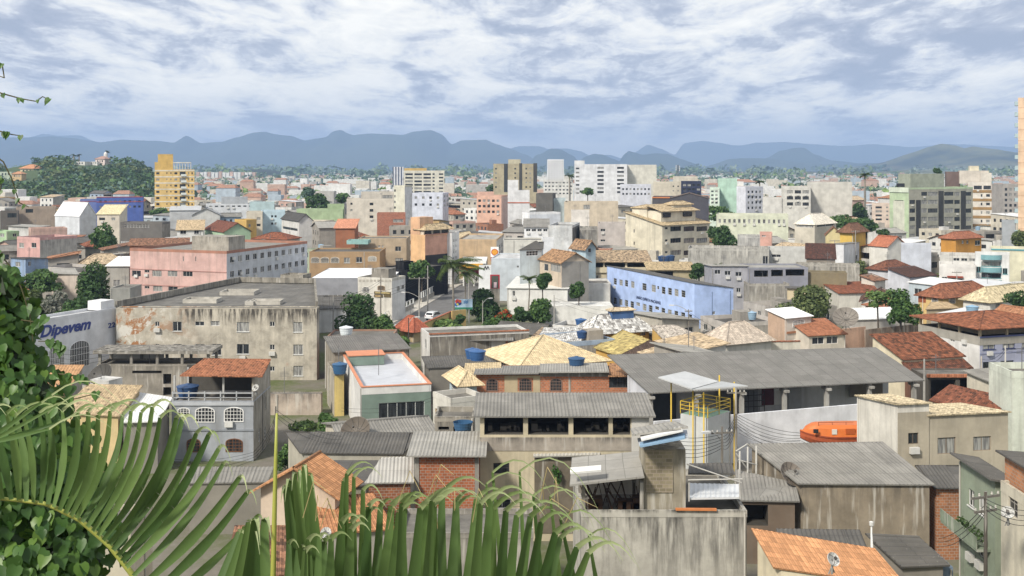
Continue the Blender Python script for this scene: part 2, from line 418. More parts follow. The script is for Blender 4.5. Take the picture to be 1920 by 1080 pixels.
# ------------------------------------------------------------------ buildings
def facade(mb, inn, O, u, W, Hh, nrm, ops, dp=.16):
    """wall W x Hh from local origin O along u, outward normal nrm, with real openings"""
    O, u, nrm = Vector(O), Vector(u), Vector(nrm); Z = Vector((0, 0, 1))
    ops = [o for o in ops if o[1]-o[0] > .05 and o[3]-o[2] > .05 and o[0] > 0 and o[1] < W and o[2] >= 0 and o[3] < Hh]
    us = sorted(set([0, W]+[o[0] for o in ops]+[o[1] for o in ops])); zs = sorted(set([0, Hh]+[o[2] for o in ops]+[o[3] for o in ops]))
    def P(a, z, d=0): return O+u*a+Z*z-nrm*d
    for i in range(len(us)-1):
        run = None
        for j in range(len(zs)-1):
            cu, cz = (us[i]+us[i+1])/2, (zs[j]+zs[j+1])/2
            hole = any(o[0] < cu < o[1] and o[2] < cz < o[3] for o in ops)
            if not hole:
                if run is None: run = zs[j]
            if hole or j == len(zs)-2:
                z1 = zs[j] if hole else zs[j+1]
                if run is not None and z1 > run: mb.face([P(us[i], run), P(us[i+1], run), P(us[i+1], z1), P(us[i], z1)])
                run = None
    for o in ops:
        a, b, c, d = o[:4]; dd = o[4] if len(o) > 4 else dp
        m = mb if dd < .5 else inn
        m.face([P(a, c), P(b, c), P(b, c, dd), P(a, c, dd)]); m.face([P(a, d, dd), P(b, d, dd), P(b, d), P(a, d)])
        m.face([P(a, c, dd), P(a, d, dd), P(a, d), P(a, c)]); m.face([P(b, c), P(b, d), P(b, d, dd), P(b, c, dd)])
        if dd >= .5: inn.face([P(a, c, dd), P(b, c, dd), P(b, d, dd), P(a, d, dd)])
    return ops
def rect_poly(C, ux, uy, a, b): return [C, C-ux*a, C-ux*a+uy*b, C+uy*b]
def B(label, xl, xc, xr, yt, col, D=None, z=None, th=0, yb=None, a=None, b=None, roof=('flat',), wins=(), name='building', cat='building',
      group=None, wall=None, wallR=None, base=0, dirt=.35, fr='d8d8d4', pk=0, simple=None, bands=None):
    """box building. xl|xc|xr: photo columns of the left end, near corner and right end; yt: row of its top at the corner.
    th: turn of the left face in degrees. Returns a dict for add-ons."""
    if D is None: D = (H-z)*F/(yt-HZ)
    C = PD(xc, yt, D); zt = C.z; t = R(th); ux = Vector((math.cos(t), math.sin(t), 0)); uy = Vector((-math.sin(t), math.cos(t), 0))
    if a is None: k = (xl-960)/F; a = (C.x-k*D)/(ux.x-k*ux.y)
    if b is None: k = (xr-960)/F; b = -(C.x-k*D)/(uy.x-k*uy.y)
    a, b = max(a, .5), max(b, .5)
    root = empty(name, (C.x, C.y, base), t, label, cat, group); Hh = zt-base
    C0 = Vector((C.x, C.y, 0)); FOOT.append(rect_poly(C0, ux, uy, a, b)); k_ = lambda P_: 960+F*P_.x/P_.y
    xs_ = [k_(p) for p in FOOT[-1]]; ytm = max(yt, HZ+F*(H-zt)/min(p.y for p in FOOT[-1])); VIS.append((min(xs_[0], xs_[1]), max(xs_[0], xs_[3]), yb if yb else yt+30, D, ytm)); NAMES.append((label, (min(xs_)+max(xs_))/2, (min(xs_), max(xs_)), D, yt))
    simple = D > 330 if simple is None else simple
    info = dict(root=root, a=a, b=b, H=Hh, D=D, C=C, ux=ux, uy=uy, zt=zt, base=base)
    def hit(face, px, py):
        d = Vector(((px-960)/F, 1, -(py-HZ)/F)); nrm = -uy if face == 'L' else ux; den = d.dot(nrm)
        s = (C-Vector((0, 0, H))).dot(nrm)/den; p = Vector((0, 0, H))+d*s
        return ((p-C).dot(ux)+a if face == 'L' else (p-C).dot(uy)), p.z-base
    info['hit'] = hit
    ops = {'L': [], 'R': []}; todo = []
    for wd in wins:
        face, x0, y0, x1, y1 = wd[:5]; nx, ny = wd[5:7] if len(wd) > 6 else (1, 1); opt = wd[7] if len(wd) > 7 else {}
        fw, fh = opt.get('fw', 1), opt.get('fh', 1); typ = opt.get('t', 'w')
        if not opt.get('m'): u0, z1 = hit(face, x0, y0); u1, z1b = hit(face, x1, y0); _, z0 = hit(face, x0, y1)
        if opt.get('m'): u0, z0, u1, z1 = wd[1:5]
        elif opt.get('mid'): _, z1 = hit(face, (x0+x1)/2, y0); _, z0 = hit(face, (x0+x1)/2, y1)
        if nx > 1 or ny > 1 or fw != 1 or fh != 1:
            cu, cz = (u1-u0)/nx, (z1-z0)/ny
            rects = [(u0+cu*(i+.5-fw/2), u0+cu*(i+.5+fw/2), z0+cz*(j+.5-fh/2), z0+cz*(j+.5+fh/2)) for i in range(nx) for j in range(ny)]
        else: rects = [(u0, u1, z0, z1)]
        for r in rects:
            W = a if face == 'L' else b
            if r[0] < .02 or r[1] > W-.02 or r[2] < .02 or r[3] > Hh-.05: continue
            if typ == 'o': ops[face].append((*r, opt.get('d', 2.2)))
            elif typ == 'arch': todo.append((face, r, typ, opt))
            else: ops[face].append((*r, opt.get('d', .14))); todo.append((face, r, typ, opt))
    mb, inn = MB(), MB(); mbR = MB()
    facade(mb, inn, (-a, 0, 0), (1, 0, 0), a, Hh, (0, -1, 0), ops['L'])
    facade(mbR if wallR else mb, inn, (0, 0, 0), (0, 1, 0), b, Hh, (1, 0, 0), ops['R'])
    mb.face([(0, b, 0), (-a, b, 0), (-a, b, Hh), (0, b, Hh)]); mb.face([(-a, b, 0), (-a, 0, 0), (-a, 0, Hh), (-a, b, Hh)])
    wm = wall if wall else plaster(col, dirt)
    rk = roof[0]; hp = 0
    ro = MB()
    if rk == 'flat':
        hp = roof[1] if len(roof) > 1 else .6; rc = roof[2] if len(roof) > 2 else '77736b'; tk = .15
        pr = MB()
        if hp > .05:
            for q in ((-a, 0, 0, tk), (-a, 0, b-tk, b), (-a, -a+tk, tk, b-tk), (-tk, 0, tk, b-tk)):
                pr.box(q[0]-.02, q[1]+.02, q[2]-.02, q[3]+.02, Hh-hp+.0, Hh+.03, 0, 'b')
            pr.build('parapet', (wm if len(roof) < 4 else plaster(roof[3], .4)), root)
        ro.face([(-a+.05, .05, Hh-hp), (-.05, .05, Hh-hp), (-.05, b-.05, Hh-hp), (-a+.05, b-.05, Hh-hp)])
        ro.build('roof', flatroof(rc) if isinstance(rc, str) else rc, root)
    elif rk in ('gable', 'hip', 'shed'):
        # (kind, axis, rise, material, overhang)
        ax, rise, rm = roof[1], roof[2], roof[3]; ov = roof[4] if len(roof) > 4 else .45
        pitch = (.28 if D < 190 else 0) if (len(roof) < 6) else roof[5]; z0 = Hh+.02
        x0, x1, y0, y1 = -a-ov, ov, -ov, b+ov
        if rk == 'gable' and ax == 'x':
            sl = rise/(b/2); zz = z0-ov*sl; ym = b/2
            ro.panel((x0, y0, zz), (x1, y0, zz), (x0, ym, z0+rise), (x1, ym, z0+rise), pitch); ro.panel((x1, y1, zz), (x0, y1, zz), (x1, ym, z0+rise), (x0, ym, z0+rise), pitch)
            ro.bar((x0, ym, z0+rise), (x1, ym, z0+rise), .12, 6)
            for X in (0, -a): mb.face([(X, 0, Hh), (X, b, Hh), (X, ym, Hh+rise-.05)])
        elif rk == 'gable':
            sl = rise/(a/2); zz = z0-ov*sl; xm = -a/2
            ro.panel((x1, y0, zz), (x1, y1, zz), (xm, y0, z0+rise), (xm, y1, z0+rise), pitch); ro.panel((x0, y1, zz), (x0, y0, zz), (xm, y1, z0+rise), (xm, y0, z0+rise), pitch)
            ro.bar((xm, y0, z0+rise), (xm, y1, z0+rise), .12, 6)
            for Y in (0, b): mb.face([(-a, Y, Hh), (0, Y, Hh), (xm, Y, Hh+rise-.05)])
        elif rk == 'hip':
            half = min(a, b)/2; sl = rise/half; zz = z0-ov*sl; zr = z0+rise
            if a >= b: r0, r1 = Vector((-a+half, b/2, zr)), Vector((-half, b/2, zr))
            else: r0, r1 = Vector((-a/2, half, zr)), Vector((-a/2, b-half, zr))
            e = [Vector((x0, y0, zz)), Vector((x1, y0, zz)), Vector((x1, y1, zz)), Vector((x0, y1, zz))]
            if a >= b: sides = ((0, 1, r0, r1), (1, 2, r1, r1), (2, 3, r1, r0), (3, 0, r0, r0))
            else: sides = ((0, 1, r0, r0), (1, 2, r0, r1), (2, 3, r1, r1), (3, 0, r1, r0))
            for i, j, p, q in sides: ro.panel(e[i], e[j], p, q, pitch)
            for i, j, p, q in sides: ro.bar(e[i], p, .11, 6)
            if (r1-r0).length > .05: ro.bar(r0, r1, .11, 6)
        else:                                  # shed: axis names the low side f(ront) k(back) l r
            zz = z0-.05
            cor = {'f': ((x0, y0), (x1, y0), (x0, y1), (x1, y1)), 'k': ((x1, y1), (x0, y1), (x1, y0), (x0, y0)),
                   'r': ((x1, y0), (x1, y1), (x0, y0), (x0, y1)), 'l': ((x0, y1), (x0, y0), (x1, y1), (x1, y0))}[ax]
            lo, hi = z0+.02, z0+rise
            ro.panel((*cor[0], lo), (*cor[1], lo), (*cor[2], hi), (*cor[3], hi), pitch)
            zf = lambda x, y: Hh+rise*{'f': y/b, 'k': 1-y/b, 'r': -x/a, 'l': 1+x/a}[ax]-.06
            cs = [(-a, 0), (0, 0), (0, b), (-a, b)]
            for i in range(4):
                p, q = cs[i], cs[(i+1) % 4]; A, Bq = zf(*p), zf(*q)
                if A > Hh+.01 or Bq > Hh+.01: mb.face([(*p, Hh), (*q, Hh), (*q, max(Bq, Hh+.001)), (*p, max(A, Hh+.001))])
        ro.build('roof', rm, root)
    if wallR: mbR.build('side_wall', wallR, root)
    mb.build('wall', wm, root)
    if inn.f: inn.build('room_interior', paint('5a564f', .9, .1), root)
    for face, r, typ, opt in todo:
        w_, h_ = r[1]-r[0], r[3]-r[2]; dp = opt.get('d', .14)
        mid = (r[0]+r[1])/2
        if typ == 'arch': dp = 0
        if face == 'L': M = Matrix.Translation((-a+mid, max(dp-.07, 0) if not (simple) else dp-.01, r[2]))
        else: M = Matrix.Translation((-(max(dp-.07, 0) if not simple else dp-.01), mid, r[2])) @ Matrix.Rotation(R(90), 4, 'Z')
        add_window(root, M, w_, h_, typ, opt.get('fr', fr), opt.get('pk', pk), simple and typ != 'arch')
    info['todo'] = todo; info['rk'] = rk; info['simple'] = simple; INFOS.append(info)
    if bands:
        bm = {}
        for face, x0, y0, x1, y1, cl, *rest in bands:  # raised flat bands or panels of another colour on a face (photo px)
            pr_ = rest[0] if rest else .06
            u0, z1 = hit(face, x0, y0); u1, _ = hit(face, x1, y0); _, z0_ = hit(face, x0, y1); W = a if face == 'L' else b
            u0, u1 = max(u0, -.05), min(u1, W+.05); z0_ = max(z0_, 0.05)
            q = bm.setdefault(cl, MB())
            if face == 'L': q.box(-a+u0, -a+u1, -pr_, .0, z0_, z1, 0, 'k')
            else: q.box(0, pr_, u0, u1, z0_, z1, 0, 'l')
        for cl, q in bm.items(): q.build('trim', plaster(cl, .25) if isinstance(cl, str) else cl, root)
    return info
def part_box(info, name, mat, x0, x1, y0, y1, z0, z1):
    """extra piece in the building's own frame"""
    m = MB(); m.box(x0, x1, y0, y1, z0, z1); return m.build(name, mat, info['root'])
# ------------------------------------------------------------------ ground and hills
def gz(x, y):
    if y > 60: return 0.0
    k = max(0.0, min(1.0, (110-abs(x))/50)); base = 27.2-.46*max(0, y-.5)
    return max(0.0, base)*k
def make_ground():
    ys = [-60, -20, -6, 0, .5, 2, 4, 7, 10, 14, 20, 28, 36, 44, 52, 58.7, 62, 80, 110, 150, 220, 320, 500, 900, 1600, 3000, 6000, 10000, 14000]
    xs = [-8000, -4000, -1500, -600, -250, -110, -85, -60, -30, -15, -6, -2, 2, 6, 15, 30, 60, 85, 110, 250, 600, 1500, 4000, 8000]
    v = [(x, y, gz(x, y)) for y in ys for x in xs]; nx = len(xs)
    f = [(j*nx+i, j*nx+i+1, (j+1)*nx+i+1, (j+1)*nx+i) for j in range(len(ys)-1) for i in range(nx-1)]
    me = bpy.data.meshes.new('ground'); me.from_pydata(v, [], f); o = bpy.data.objects.new('ground', me); COL.objects.link(o); o['kind'] = 'structure'
    s = N('ground'); co = s.coord('World'); a = s.noise(co, .06, 6, .65); b = s.noise(co, 1.3, 5, .65); far = s.noise(s.coord('World', (.0022, .0022, 1)), 1.4, 6, .6)
    col = s.mix(s.ramp(a, .42, .58), (.17, .155, .13), (.10, .12, .05)); col = s.mix(s.ramp(b, .5, .75, 0, .5), col, (.25, .23, .20))
    sp = s.n('ShaderNodeSeparateXYZ'); s.link(s.n('ShaderNodeNewGeometry').outputs['Position'], sp.inputs[0])
    fc = s.mix(s.ramp(far, .4, .6), (.055, .085, .035), (.14, .16, .07)); col = s.mix(s.ramp(sp.outputs[1], 900, 1800), col, fc)
    me.materials.append(s.done(col, .95, .1)); return o
make_ground()
@cached
def mountain_mat(kind):
    s = N('mountain'); co = s.coord('World', (.001, .001, .001)); a = s.noise(co, 1.2, 7, .6, .3); b = s.noise(co, 5, 6, .65)
    if kind == 'near':
        col = s.mix(s.ramp(a, .47, .55), (.03, .042, .03), (.12, .125, .065)); col = s.mix(s.ramp(b, .55, .7, 0, .75), col, (.15, .10, .075))
    else: col = s.mix(s.ramp(a, .3, .7), (.025, .045, .04), (.06, .08, .05))
    return s.done(col, .95, .1)
def mountain(name, D, wd, pts, kind='far', seed=0, rough=.16):
    mb = MB(); pts = sorted(pts); nx, nt_ = 260, 17; x0, x1 = pts[0][0], pts[-1][0]; verts = []
    def ridge(px):
        for (a, ya), (b, yb) in zip(pts, pts[1:]):
            if a <= px <= b:
                k = (px-a)/(b-a); k = k*k*(3-2*k)*.5+k*.5; return ya+(yb-ya)*k
        return pts[-1][1]
    for j in range(nt_):
        t = -1+2*j/(nt_-1)
        for i in range(nx+1):
            px = x0+(x1-x0)*i/nx; X = (px-960)*D/F
            hz = H+(HZ-ridge(px))*D/F + 6*noise.fractal(Vector((X*.004, seed, 0)), 1, 2, 4)*(D/9000)
            prof = (1-abs(t))**1.25
            sp = noise.fractal(Vector((X*.0016*9000/D, t*1.1+seed*3, seed)), 1, 2, 5)
            z = hz*prof*(1+rough*2.0*sp*(min(1, abs(t)*4)))
            edge = min(1, i/14, (nx-i)/14)
            yy = D+t*wd+wd*.12*noise.noise(Vector((X*.001, seed*2.0, 4)))*(1 if abs(t) < .99 else 0)
            verts.append((X*(yy/D if t < 0 else 1) if False else X, yy, max(-.6, z*edge if name != 'x' else z)))
    n = nx+1
    f = [(j*n+i, j*n+i+1, (j+1)*n+i+1, (j+1)*n+i) for j in range(nt_-1) for i in range(nx)]
    me = bpy.data.meshes.new(name); me.from_pydata(verts, [], f); me.polygons.foreach_set('use_smooth', [True]*len(f)); me.materials.append(mountain_mat(kind))
    o = bpy.data.objects.new(name, me); COL.objects.link(o); o['kind'] = 'structure'; return o
mountain('mountain_range', 9000, 1500, [(-260, 262), (-120, 258), (0, 256), (50, 258), (100, 256), (140, 259), (195, 267), (230, 262), (285, 264), (325, 267), (348, 254), (375, 268), (415, 266), (440, 258), (480, 248), (495, 247), (520, 252), (545, 255), (570, 263), (590, 260), (610, 257), (622, 246), (637, 243), (652, 250), (660, 253), (690, 250), (725, 251), (755, 253), (775, 247), (808, 244), (828, 252), (847, 271), (865, 263), (880, 262), (910, 262), (930, 270), (955, 278), (985, 290), (1020, 312), (1060, 330), (1100, 336)], 'far', 1)
mountain('mountain_range', 12300, 900, [(20, 268), (52, 258), (80, 251), (110, 254), (150, 254), (175, 264), (200, 275)], 'far', 2, .1)
mountain('mountain_range', 12000, 900, [(900, 300), (945, 281), (975, 274), (1010, 274), (1030, 279), (1060, 278), (1085, 283), (1110, 293), (1140, 290), (1165, 297), (1190, 285), (1215, 271), (1240, 279), (1265, 290), (1290, 300)], 'far', 3, .1)
mountain('mountain_range', 13000, 800, [(1230, 300), (1258, 284), (1285, 268), (1320, 264), (1350, 268), (1385, 273), (1420, 268), (1470, 266), (1520, 270), (1580, 274), (1640, 270), (1700, 276), (1780, 270), (1900, 275), (2050, 290), (2150, 300)], 'far', 4, .1)
mountain('hills', 7400, 900, [(960, 325), (985, 305), (1010, 290), (1035, 278), (1052, 280), (1075, 292), (1085, 302), (1100, 293), (1115, 288), (1130, 289), (1150, 297), (1163, 302), (1171, 289), (1180, 283), (1190, 286), (1205, 290), (1230, 287), (1250, 289), (1280, 300), (1310, 312), (1330, 311), (1370, 298), (1400, 296), (1440, 297), (1500, 304), (1560, 309), (1640, 306), (1700, 318), (1760, 330)], 'far', 5)
mountain('hills', 8200, 700, [(1410, 312), (1440, 295), (1465, 282), (1490, 277), (1507, 277), (1530, 290), (1560, 300), (1620, 307), (1660, 318)], 'far', 6, .1)
mountain('hills', 5200, 1100, [(1480, 335), (1560, 326), (1620, 318), (1660, 307), (1690, 297), (1720, 283), (1742, 275), (1765, 270), (1790, 274), (1805, 279), (1822, 275), (1850, 280), (1880, 287), (1905, 285), (1960, 278), (2030, 283), (2100, 290), (2200, 310)], 'near', 7, .2)
mountain('hills', 3600, 500, [(1180, 338), (1260, 326), (1340, 322), (1420, 326), (1500, 321), (1570, 324), (1640, 322), (1720, 318), (1800, 322), (1900, 330), (2000, 338)], 'near', 8, .2)
mountain('hills', 3000, 420, [(250, 338), (340, 330), (400, 322), (440, 321), (485, 317), (500, 318), (560, 326), (620, 332), (700, 338)], 'near', 9, .2)
mountain('hills', 5000, 500, [(480, 330), (600, 328), (680, 326), (760, 329), (850, 327), (950, 330), (1040, 329), (1140, 332)], 'near', 10, .2)

# even air over the whole valley
hm = bpy.data.materials.new('haze'); hm.use_nodes = True; ht = hm.node_tree; ht.nodes.clear()
ho = ht.nodes.new('ShaderNodeOutputMaterial'); hv = ht.nodes.new('ShaderNodeVolumePrincipled')
hv.inputs['Color'].default_value = (.45, .645, 1.0, 1); hv.inputs['Density'].default_value = 0.00014; hv.inputs['Anisotropy'].default_value = 0
ht.links.new(hv.outputs[0], ho.inputs['Volume'])
_m = MB(); _m.box(-9000, 9000, -300, 14100, -1.6, 420)
hz_o = _m.build('haze', hm); hz_o['kind'] = 'stuff'

# ------------------------------------------------------------------ vegetation
def leafcloud(mb, blobs, n, size, seed=0, flat=.35, m=0, droop=0):
    """leaf clumps over and through overlapping blobs (centre, radii)"""
    r = random.Random(seed); wsum = [b[1][0]*b[1][1]+b[1][2]*b[1][0] for b in blobs]; T = sum(wsum)
    for b, wg in zip(blobs, wsum):
        c, rad = Vector(b[0]), b[1]
        for _ in range(max(4, int(n*wg/T))):
            d = Vector((r.gauss(0, 1), r.gauss(0, 1), r.gauss(0, 1))).normalized(); rr = r.uniform(.55, 1.05)**.6
            if r.random() < .06: rr *= r.uniform(1.05, 1.22)
            p = c+Vector((d.x*rad[0], d.y*rad[1], d.z*rad[2]))*rr
            nn = (d+Vector((r.gauss(0, .6), r.gauss(0, .6), r.gauss(0, .6)+flat))).normalized(); t = nn.orthogonal().normalized(); q = nn.cross(t)
            a = r.uniform(0, 6.28); t, q = t*math.cos(a)+q*math.sin(a), q*math.cos(a)-t*math.sin(a)
            s = size*r.uniform(.6, 1.35); s2 = s*r.uniform(.45, .8)
            mb.face([p-t*s, p-q*s2+nn*s*.15, p+t*s, p+q*s2+nn*s*.1], m)
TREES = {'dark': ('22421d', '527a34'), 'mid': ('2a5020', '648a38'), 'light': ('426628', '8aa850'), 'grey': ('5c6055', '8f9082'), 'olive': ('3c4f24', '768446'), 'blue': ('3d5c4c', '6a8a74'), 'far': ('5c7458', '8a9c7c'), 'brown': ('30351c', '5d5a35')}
def tree(px, yt, D, wpx, hpx, kind, label, base=0, seed=1, lean=0, trunkpx=None, n=1800, name='tree', group=None, leafpx=3.2, sq=1.0, cat='tree'):
    """crown of wpx x hpx photo pixels whose top is at row yt; trunk down to the ground"""
    r = random.Random(seed*77+3); k = D/F; W, Hc = wpx*k/2, hpx*k/2; top = PD(px, yt, D); zc = top.z-Hc
    root = empty(name, (top.x, D, base), 0, label, cat, group); zl = zc-base
    blobs = []
    for i in range(11 if wpx > 40 else 6):
        a = r.uniform(0, 6.28); rr = r.uniform(.2, .8); el = r.uniform(-.65, .6)
        br = r.uniform(.24, .5)
        blobs.append(((math.cos(a)*W*rr+lean*el*W, math.sin(a)*W*rr*sq, zl+Hc*el), (W*br, W*br*sq, Hc*br*1.05)))
    blobs.append(((0, 0, zl+Hc*.45), (W*.5, W*.5*sq, Hc*.55))); blobs.append(((0, 0, zl-.1*Hc), (W*.6, W*.6*sq, Hc*.55)))
    mb = MB(); leafcloud(mb, blobs, n, leafpx*k, seed)
    mb.build('crown', leaf(*TREES[kind], .2), root)
    tb = MB(); tr = max(.1, W*.075); z1 = zl-Hc*.2
    tb.tube([(0, 0, -.2), (r.uniform(-.2, .2), 0, z1*.5), (0, 0, z1)], [tr*1.3, tr, tr*.75], 7)
    for i in range(6):
        b = blobs[i]; tb.tube([(0, 0, z1*.9), Vector(b[0])*.5+Vector((0, 0, z1*.5)), b[0]], [tr*.6, tr*.4, tr*.12], 5)
    tb.build('trunk', bark(), root); return root
def frond_strip(mb, pts, w, fold, up, m=0):
    """one blade along pts, folded along its midrib"""
    n = len(pts)
    for i in range(n-1):
        a, b = Vector(pts[i]), Vector(pts[i+1]); d = (b-a).normalized()
        side = d.cross(up).normalized() if d.cross(up).length > 1e-3 else Vector((1, 0, 0)); nn = side.cross(d)
        def wd(k): t = k/(n-1); return w*(min(1, t*6+.35))*(1-t**2.6)+.0006
        wa, wb = wd(i), wd(i+1)
        ok = [a-side*wa+nn*wa*fold, a, b, b-side*wb+nn*wb*fold]; mb.face(ok, m, None, True); mb.face([a, a+side*wa+nn*wa*fold, b+side*wb+nn*wb*fold, b], m, None, True)
def palm(px, yt, D, base_y, spread, label, nf=13, seed=1, wind=(1, 0), group=None, leafw=.05):
    """feather palm: slim trunk, arching fronds of drooping leaflets"""
    r = random.Random(seed); k = D/F; root = empty('palm_tree', (PD(px, yt, D).x, D, 0), 0, label, 'palm tree', group)
    Ht = PD(px, yt, D).z; tb = MB(); bend = r.uniform(-.3, .3)
    tb.tube([(0, 0, -.2), (bend*.5, 0, Ht*.35), (bend, 0, Ht*.7), (bend*.6, 0, Ht)], [Ht*.028, Ht*.018, Ht*.016, Ht*.013], 7); tb.build('trunk', bark('8a8377'), root)
    S = spread*k
    for i in range(nf):
        a = 6.283*i/nf+r.uniform(-.2, .2); el = r.uniform(.1, 1.1); mb = MB(); pts = []
        for j in range(8):
            t = j/7; rad = S*t*math.cos(el*(1-t*.6)); z = S*(math.sin(el)*t*1.0-t*t*(.75-.3*el)); pts.append(Vector((bend*.6+math.cos(a)*rad+wind[0]*S*.35*t*t, math.sin(a)*rad, Ht+z)))
        mb.tube(pts, [S*.014*(1-j/9) for j in range(8)], 4)
        for j in range(1, 8):
            for q in range(4):
                t = (j-1+q/4)/7; p = pts[j-1].lerp(pts[j], q/4); d = (pts[j]-pts[j-1]).normalized(); sd_ = d.cross(Vector((0, 0, 1))).normalized()
                for s in (-1, 1):
                    L = S*.42*(1-.5*t)*r.uniform(.8, 1.1)
                    e = p+sd_*s*L*.8+d*L*.35+Vector((wind[0]*L*.3, 0, -L*.45)); mdl = p+sd_*s*L*.45+d*L*.2-Vector((0, 0, L*.08))
                    frond_strip(mb, [p, mdl, e], max(leafw, S*.024), .2, Vector((0, 0, 1)))
        mb.build('frond', leaf('2b451c', '6b7f35', .25), root)
    return root

# ------------------------------------------------------------------ things on and between the houses
def tank(px, py, D=None, z=None, r=.75, h=.9, col='2f5f9e', label='', group=None, lid=True, z0=None):
    """round plastic water tank; px,py = centre of its base"""
    p = PD(px, py, D) if D else PZ(px, py, z)
    root = empty('water_tank', p, rnd.uniform(0, 6), label, 'water tank', group); m = MB()
    m.lathe([(0, 0), (r*.86, 0), (r*.9, h*.3), (r*.95, h*.31), (r*.97, h*.65), (r*1.02, h*.66), (r*1.04, h), (r*1.1, h), (r*1.1, h+.06)], 20); m.build('tank_body', paint(col, .4), root)
    if lid:
        m = MB(); m.lathe([(r*1.12, h+.04), (r*1.12, h+.1), (r*.7, h+.2), (r*.25, h+.27), (r*.2, h+.33), (0, h+.34)], 20); m.build('lid', paint(col, .45), root)
    return root
def dish(px, py, D, r, az, el, label, col='6f675c', post=1.2, mesh=True):
    p = PD(px, py, D); root = empty('satellite_dish', p-Vector((0, 0, post)), 0, label, 'satellite dish')
    m = MB(); m.bar((0, 0, 0), (0, 0, post-.02), .06, 7); m.bar((-.5*r, 0, 0), (0, 0, post*.6), .035, 5); m.bar((.5*r, .2, 0), (0, 0, post*.6), .035, 5); m.build('mast', paint('8a8a86'), root)
    d = Vector((math.sin(R(az))*math.cos(R(el)), math.cos(R(az))*math.cos(R(el)), math.sin(R(el)))); q = d.to_track_quat('Z', 'Y')
    m = MB(); prof = [(r*i/7, .42*r*(i/7)**2) for i in range(8)]; m.lathe(prof, 24)
    m.lathe([(r, .42*r), (r*1.03, .42*r+.01), (r*1.03, .42*r-.05), (r*.99, .42*r-.04)], 24)
    o = m.build('reflector', paint(col, .6), root); o.location = (0, 0, post); o.rotation_euler = q.to_euler()
    m = MB()
    for k in range(12): a = k*math.pi/6; m.tube([(r*i/5*math.cos(a), r*i/5*math.sin(a), .42*r*(i/5)**2+.012) for i in range(6)], .014*r/1.0, 4)
    for k in range(3): a = k*2.094; m.bar((r*.95*math.cos(a), r*.95*math.sin(a), .40*r), (0, 0, .85*r), .014, 4)
    m.lathe([(0, .8*r), (.09, .8*r), (.09, .95*r), (0, .95*r)], 10)
    b = m.build('feed_arm', paint('4c4741', .6), root); b.location = (0, 0, post); b.rotation_euler = q.to_euler(); return root
def small_dish(px, py, D, label, az=30, r=.32):
    return dish(px, py, D, r, az, 35, label, 'c9c9c5', .7)
POLES = {}
def pole(key, px, yt, D, label, arms=(), lamp=None, col='8d8a84', r=.15, base=0):
    p = PD(px, yt, D); root = empty('utility_pole', (p.x, D, base), 0, label, 'utility pole'); hh = p.z-base; m = MB()
    m.bar((0, 0, -.3), (0, 0, hh), r, 10, 0, r*.62); m.build('shaft', concrete(col, .3), root); POLES[key] = (p, hh)
    for dz, ln, az in arms:
        u = Vector((math.cos(R(az)), math.sin(R(az)), 0)); m = MB(); m.obox((0, 0, hh-dz), u*ln, u.cross(Vector((0, 0, 1)))*.05, (0, 0, .06))
        c = m.build('crossarm', paint('6f6a62', .8), root); m = MB()
        for k in (-.9, -.45, .45, .9): m.lathe([(0, 0), (.05, .02), (.07, .08), (.04, .12), (.06, .17), (0, .2)], 8, u*ln*k+Vector((0, 0, hh-dz+.06)))
        m.build('insulators', paint('b9b5ab', .3), c)
    if lamp:
        az, ln, dz = lamp; u = Vector((math.cos(R(az)), math.sin(R(az)), 0)); m = MB(); zz = hh-dz
        m.tube([u*0+Vector((0, 0, zz)), u*ln*.4+Vector((0, 0, zz+.55)), u*ln*.8+Vector((0, 0, zz+.9)), u*ln+Vector((0, 0, zz+.9))], .045, 6); c = m.build('lamp_arm', paint('9b9b98'), root)
        m = MB(); m.obox(u*(ln+.3)+Vector((0, 0, zz+.87)), u*.38, u.cross(Vector((0, 0, 1)))*.14, (0, 0, .08)); m.build('lamp_head', paint('c9cac8', .4), c)
    return root
def wire(pts, label, sag=.5, n=3, sp=.35, r=.018, col='1f1f20'):
    m = MB()
    for i in range(n):
        for a, b in zip(pts, pts[1:]):
            a, b = Vector(a), Vector(b); s = sag*(1+.25*i); q = []
            for k in range(11): t = k/10; q.append(a.lerp(b, t)+Vector((0, 0, -4*s*t*(1-t)-sp*i)))
            m.tube(q, r, 4)
    return tag(m.build('power_cable', paint(col, .6)), label, 'cable')
def text(parent, s, loc, rot, size, mat, name='lettering', ext=.02, ax='LEFT', shear=0, sx=1, bold=0):
    c = bpy.data.curves.new('txt', 'FONT'); c.body = s; c.size = size; c.extrude = ext; c.align_x = ax; c.shear = shear; c.offset = bold
    t = bpy.data.objects.new('txt', c); COL.objects.link(t); bpy.context.view_layer.update()
    me = bpy.data.meshes.new_from_object(t.evaluated_get(bpy.context.evaluated_depsgraph_get())); bpy.data.objects.remove(t); bpy.data.curves.remove(c)
    me.materials.clear(); me.materials.append(mat); o = bpy.data.objects.new(name, me); COL.objects.link(o); o.location = loc; o.rotation_euler = rot; o.scale = (sx, 1, 1)
    if parent: o.parent = parent
    return o
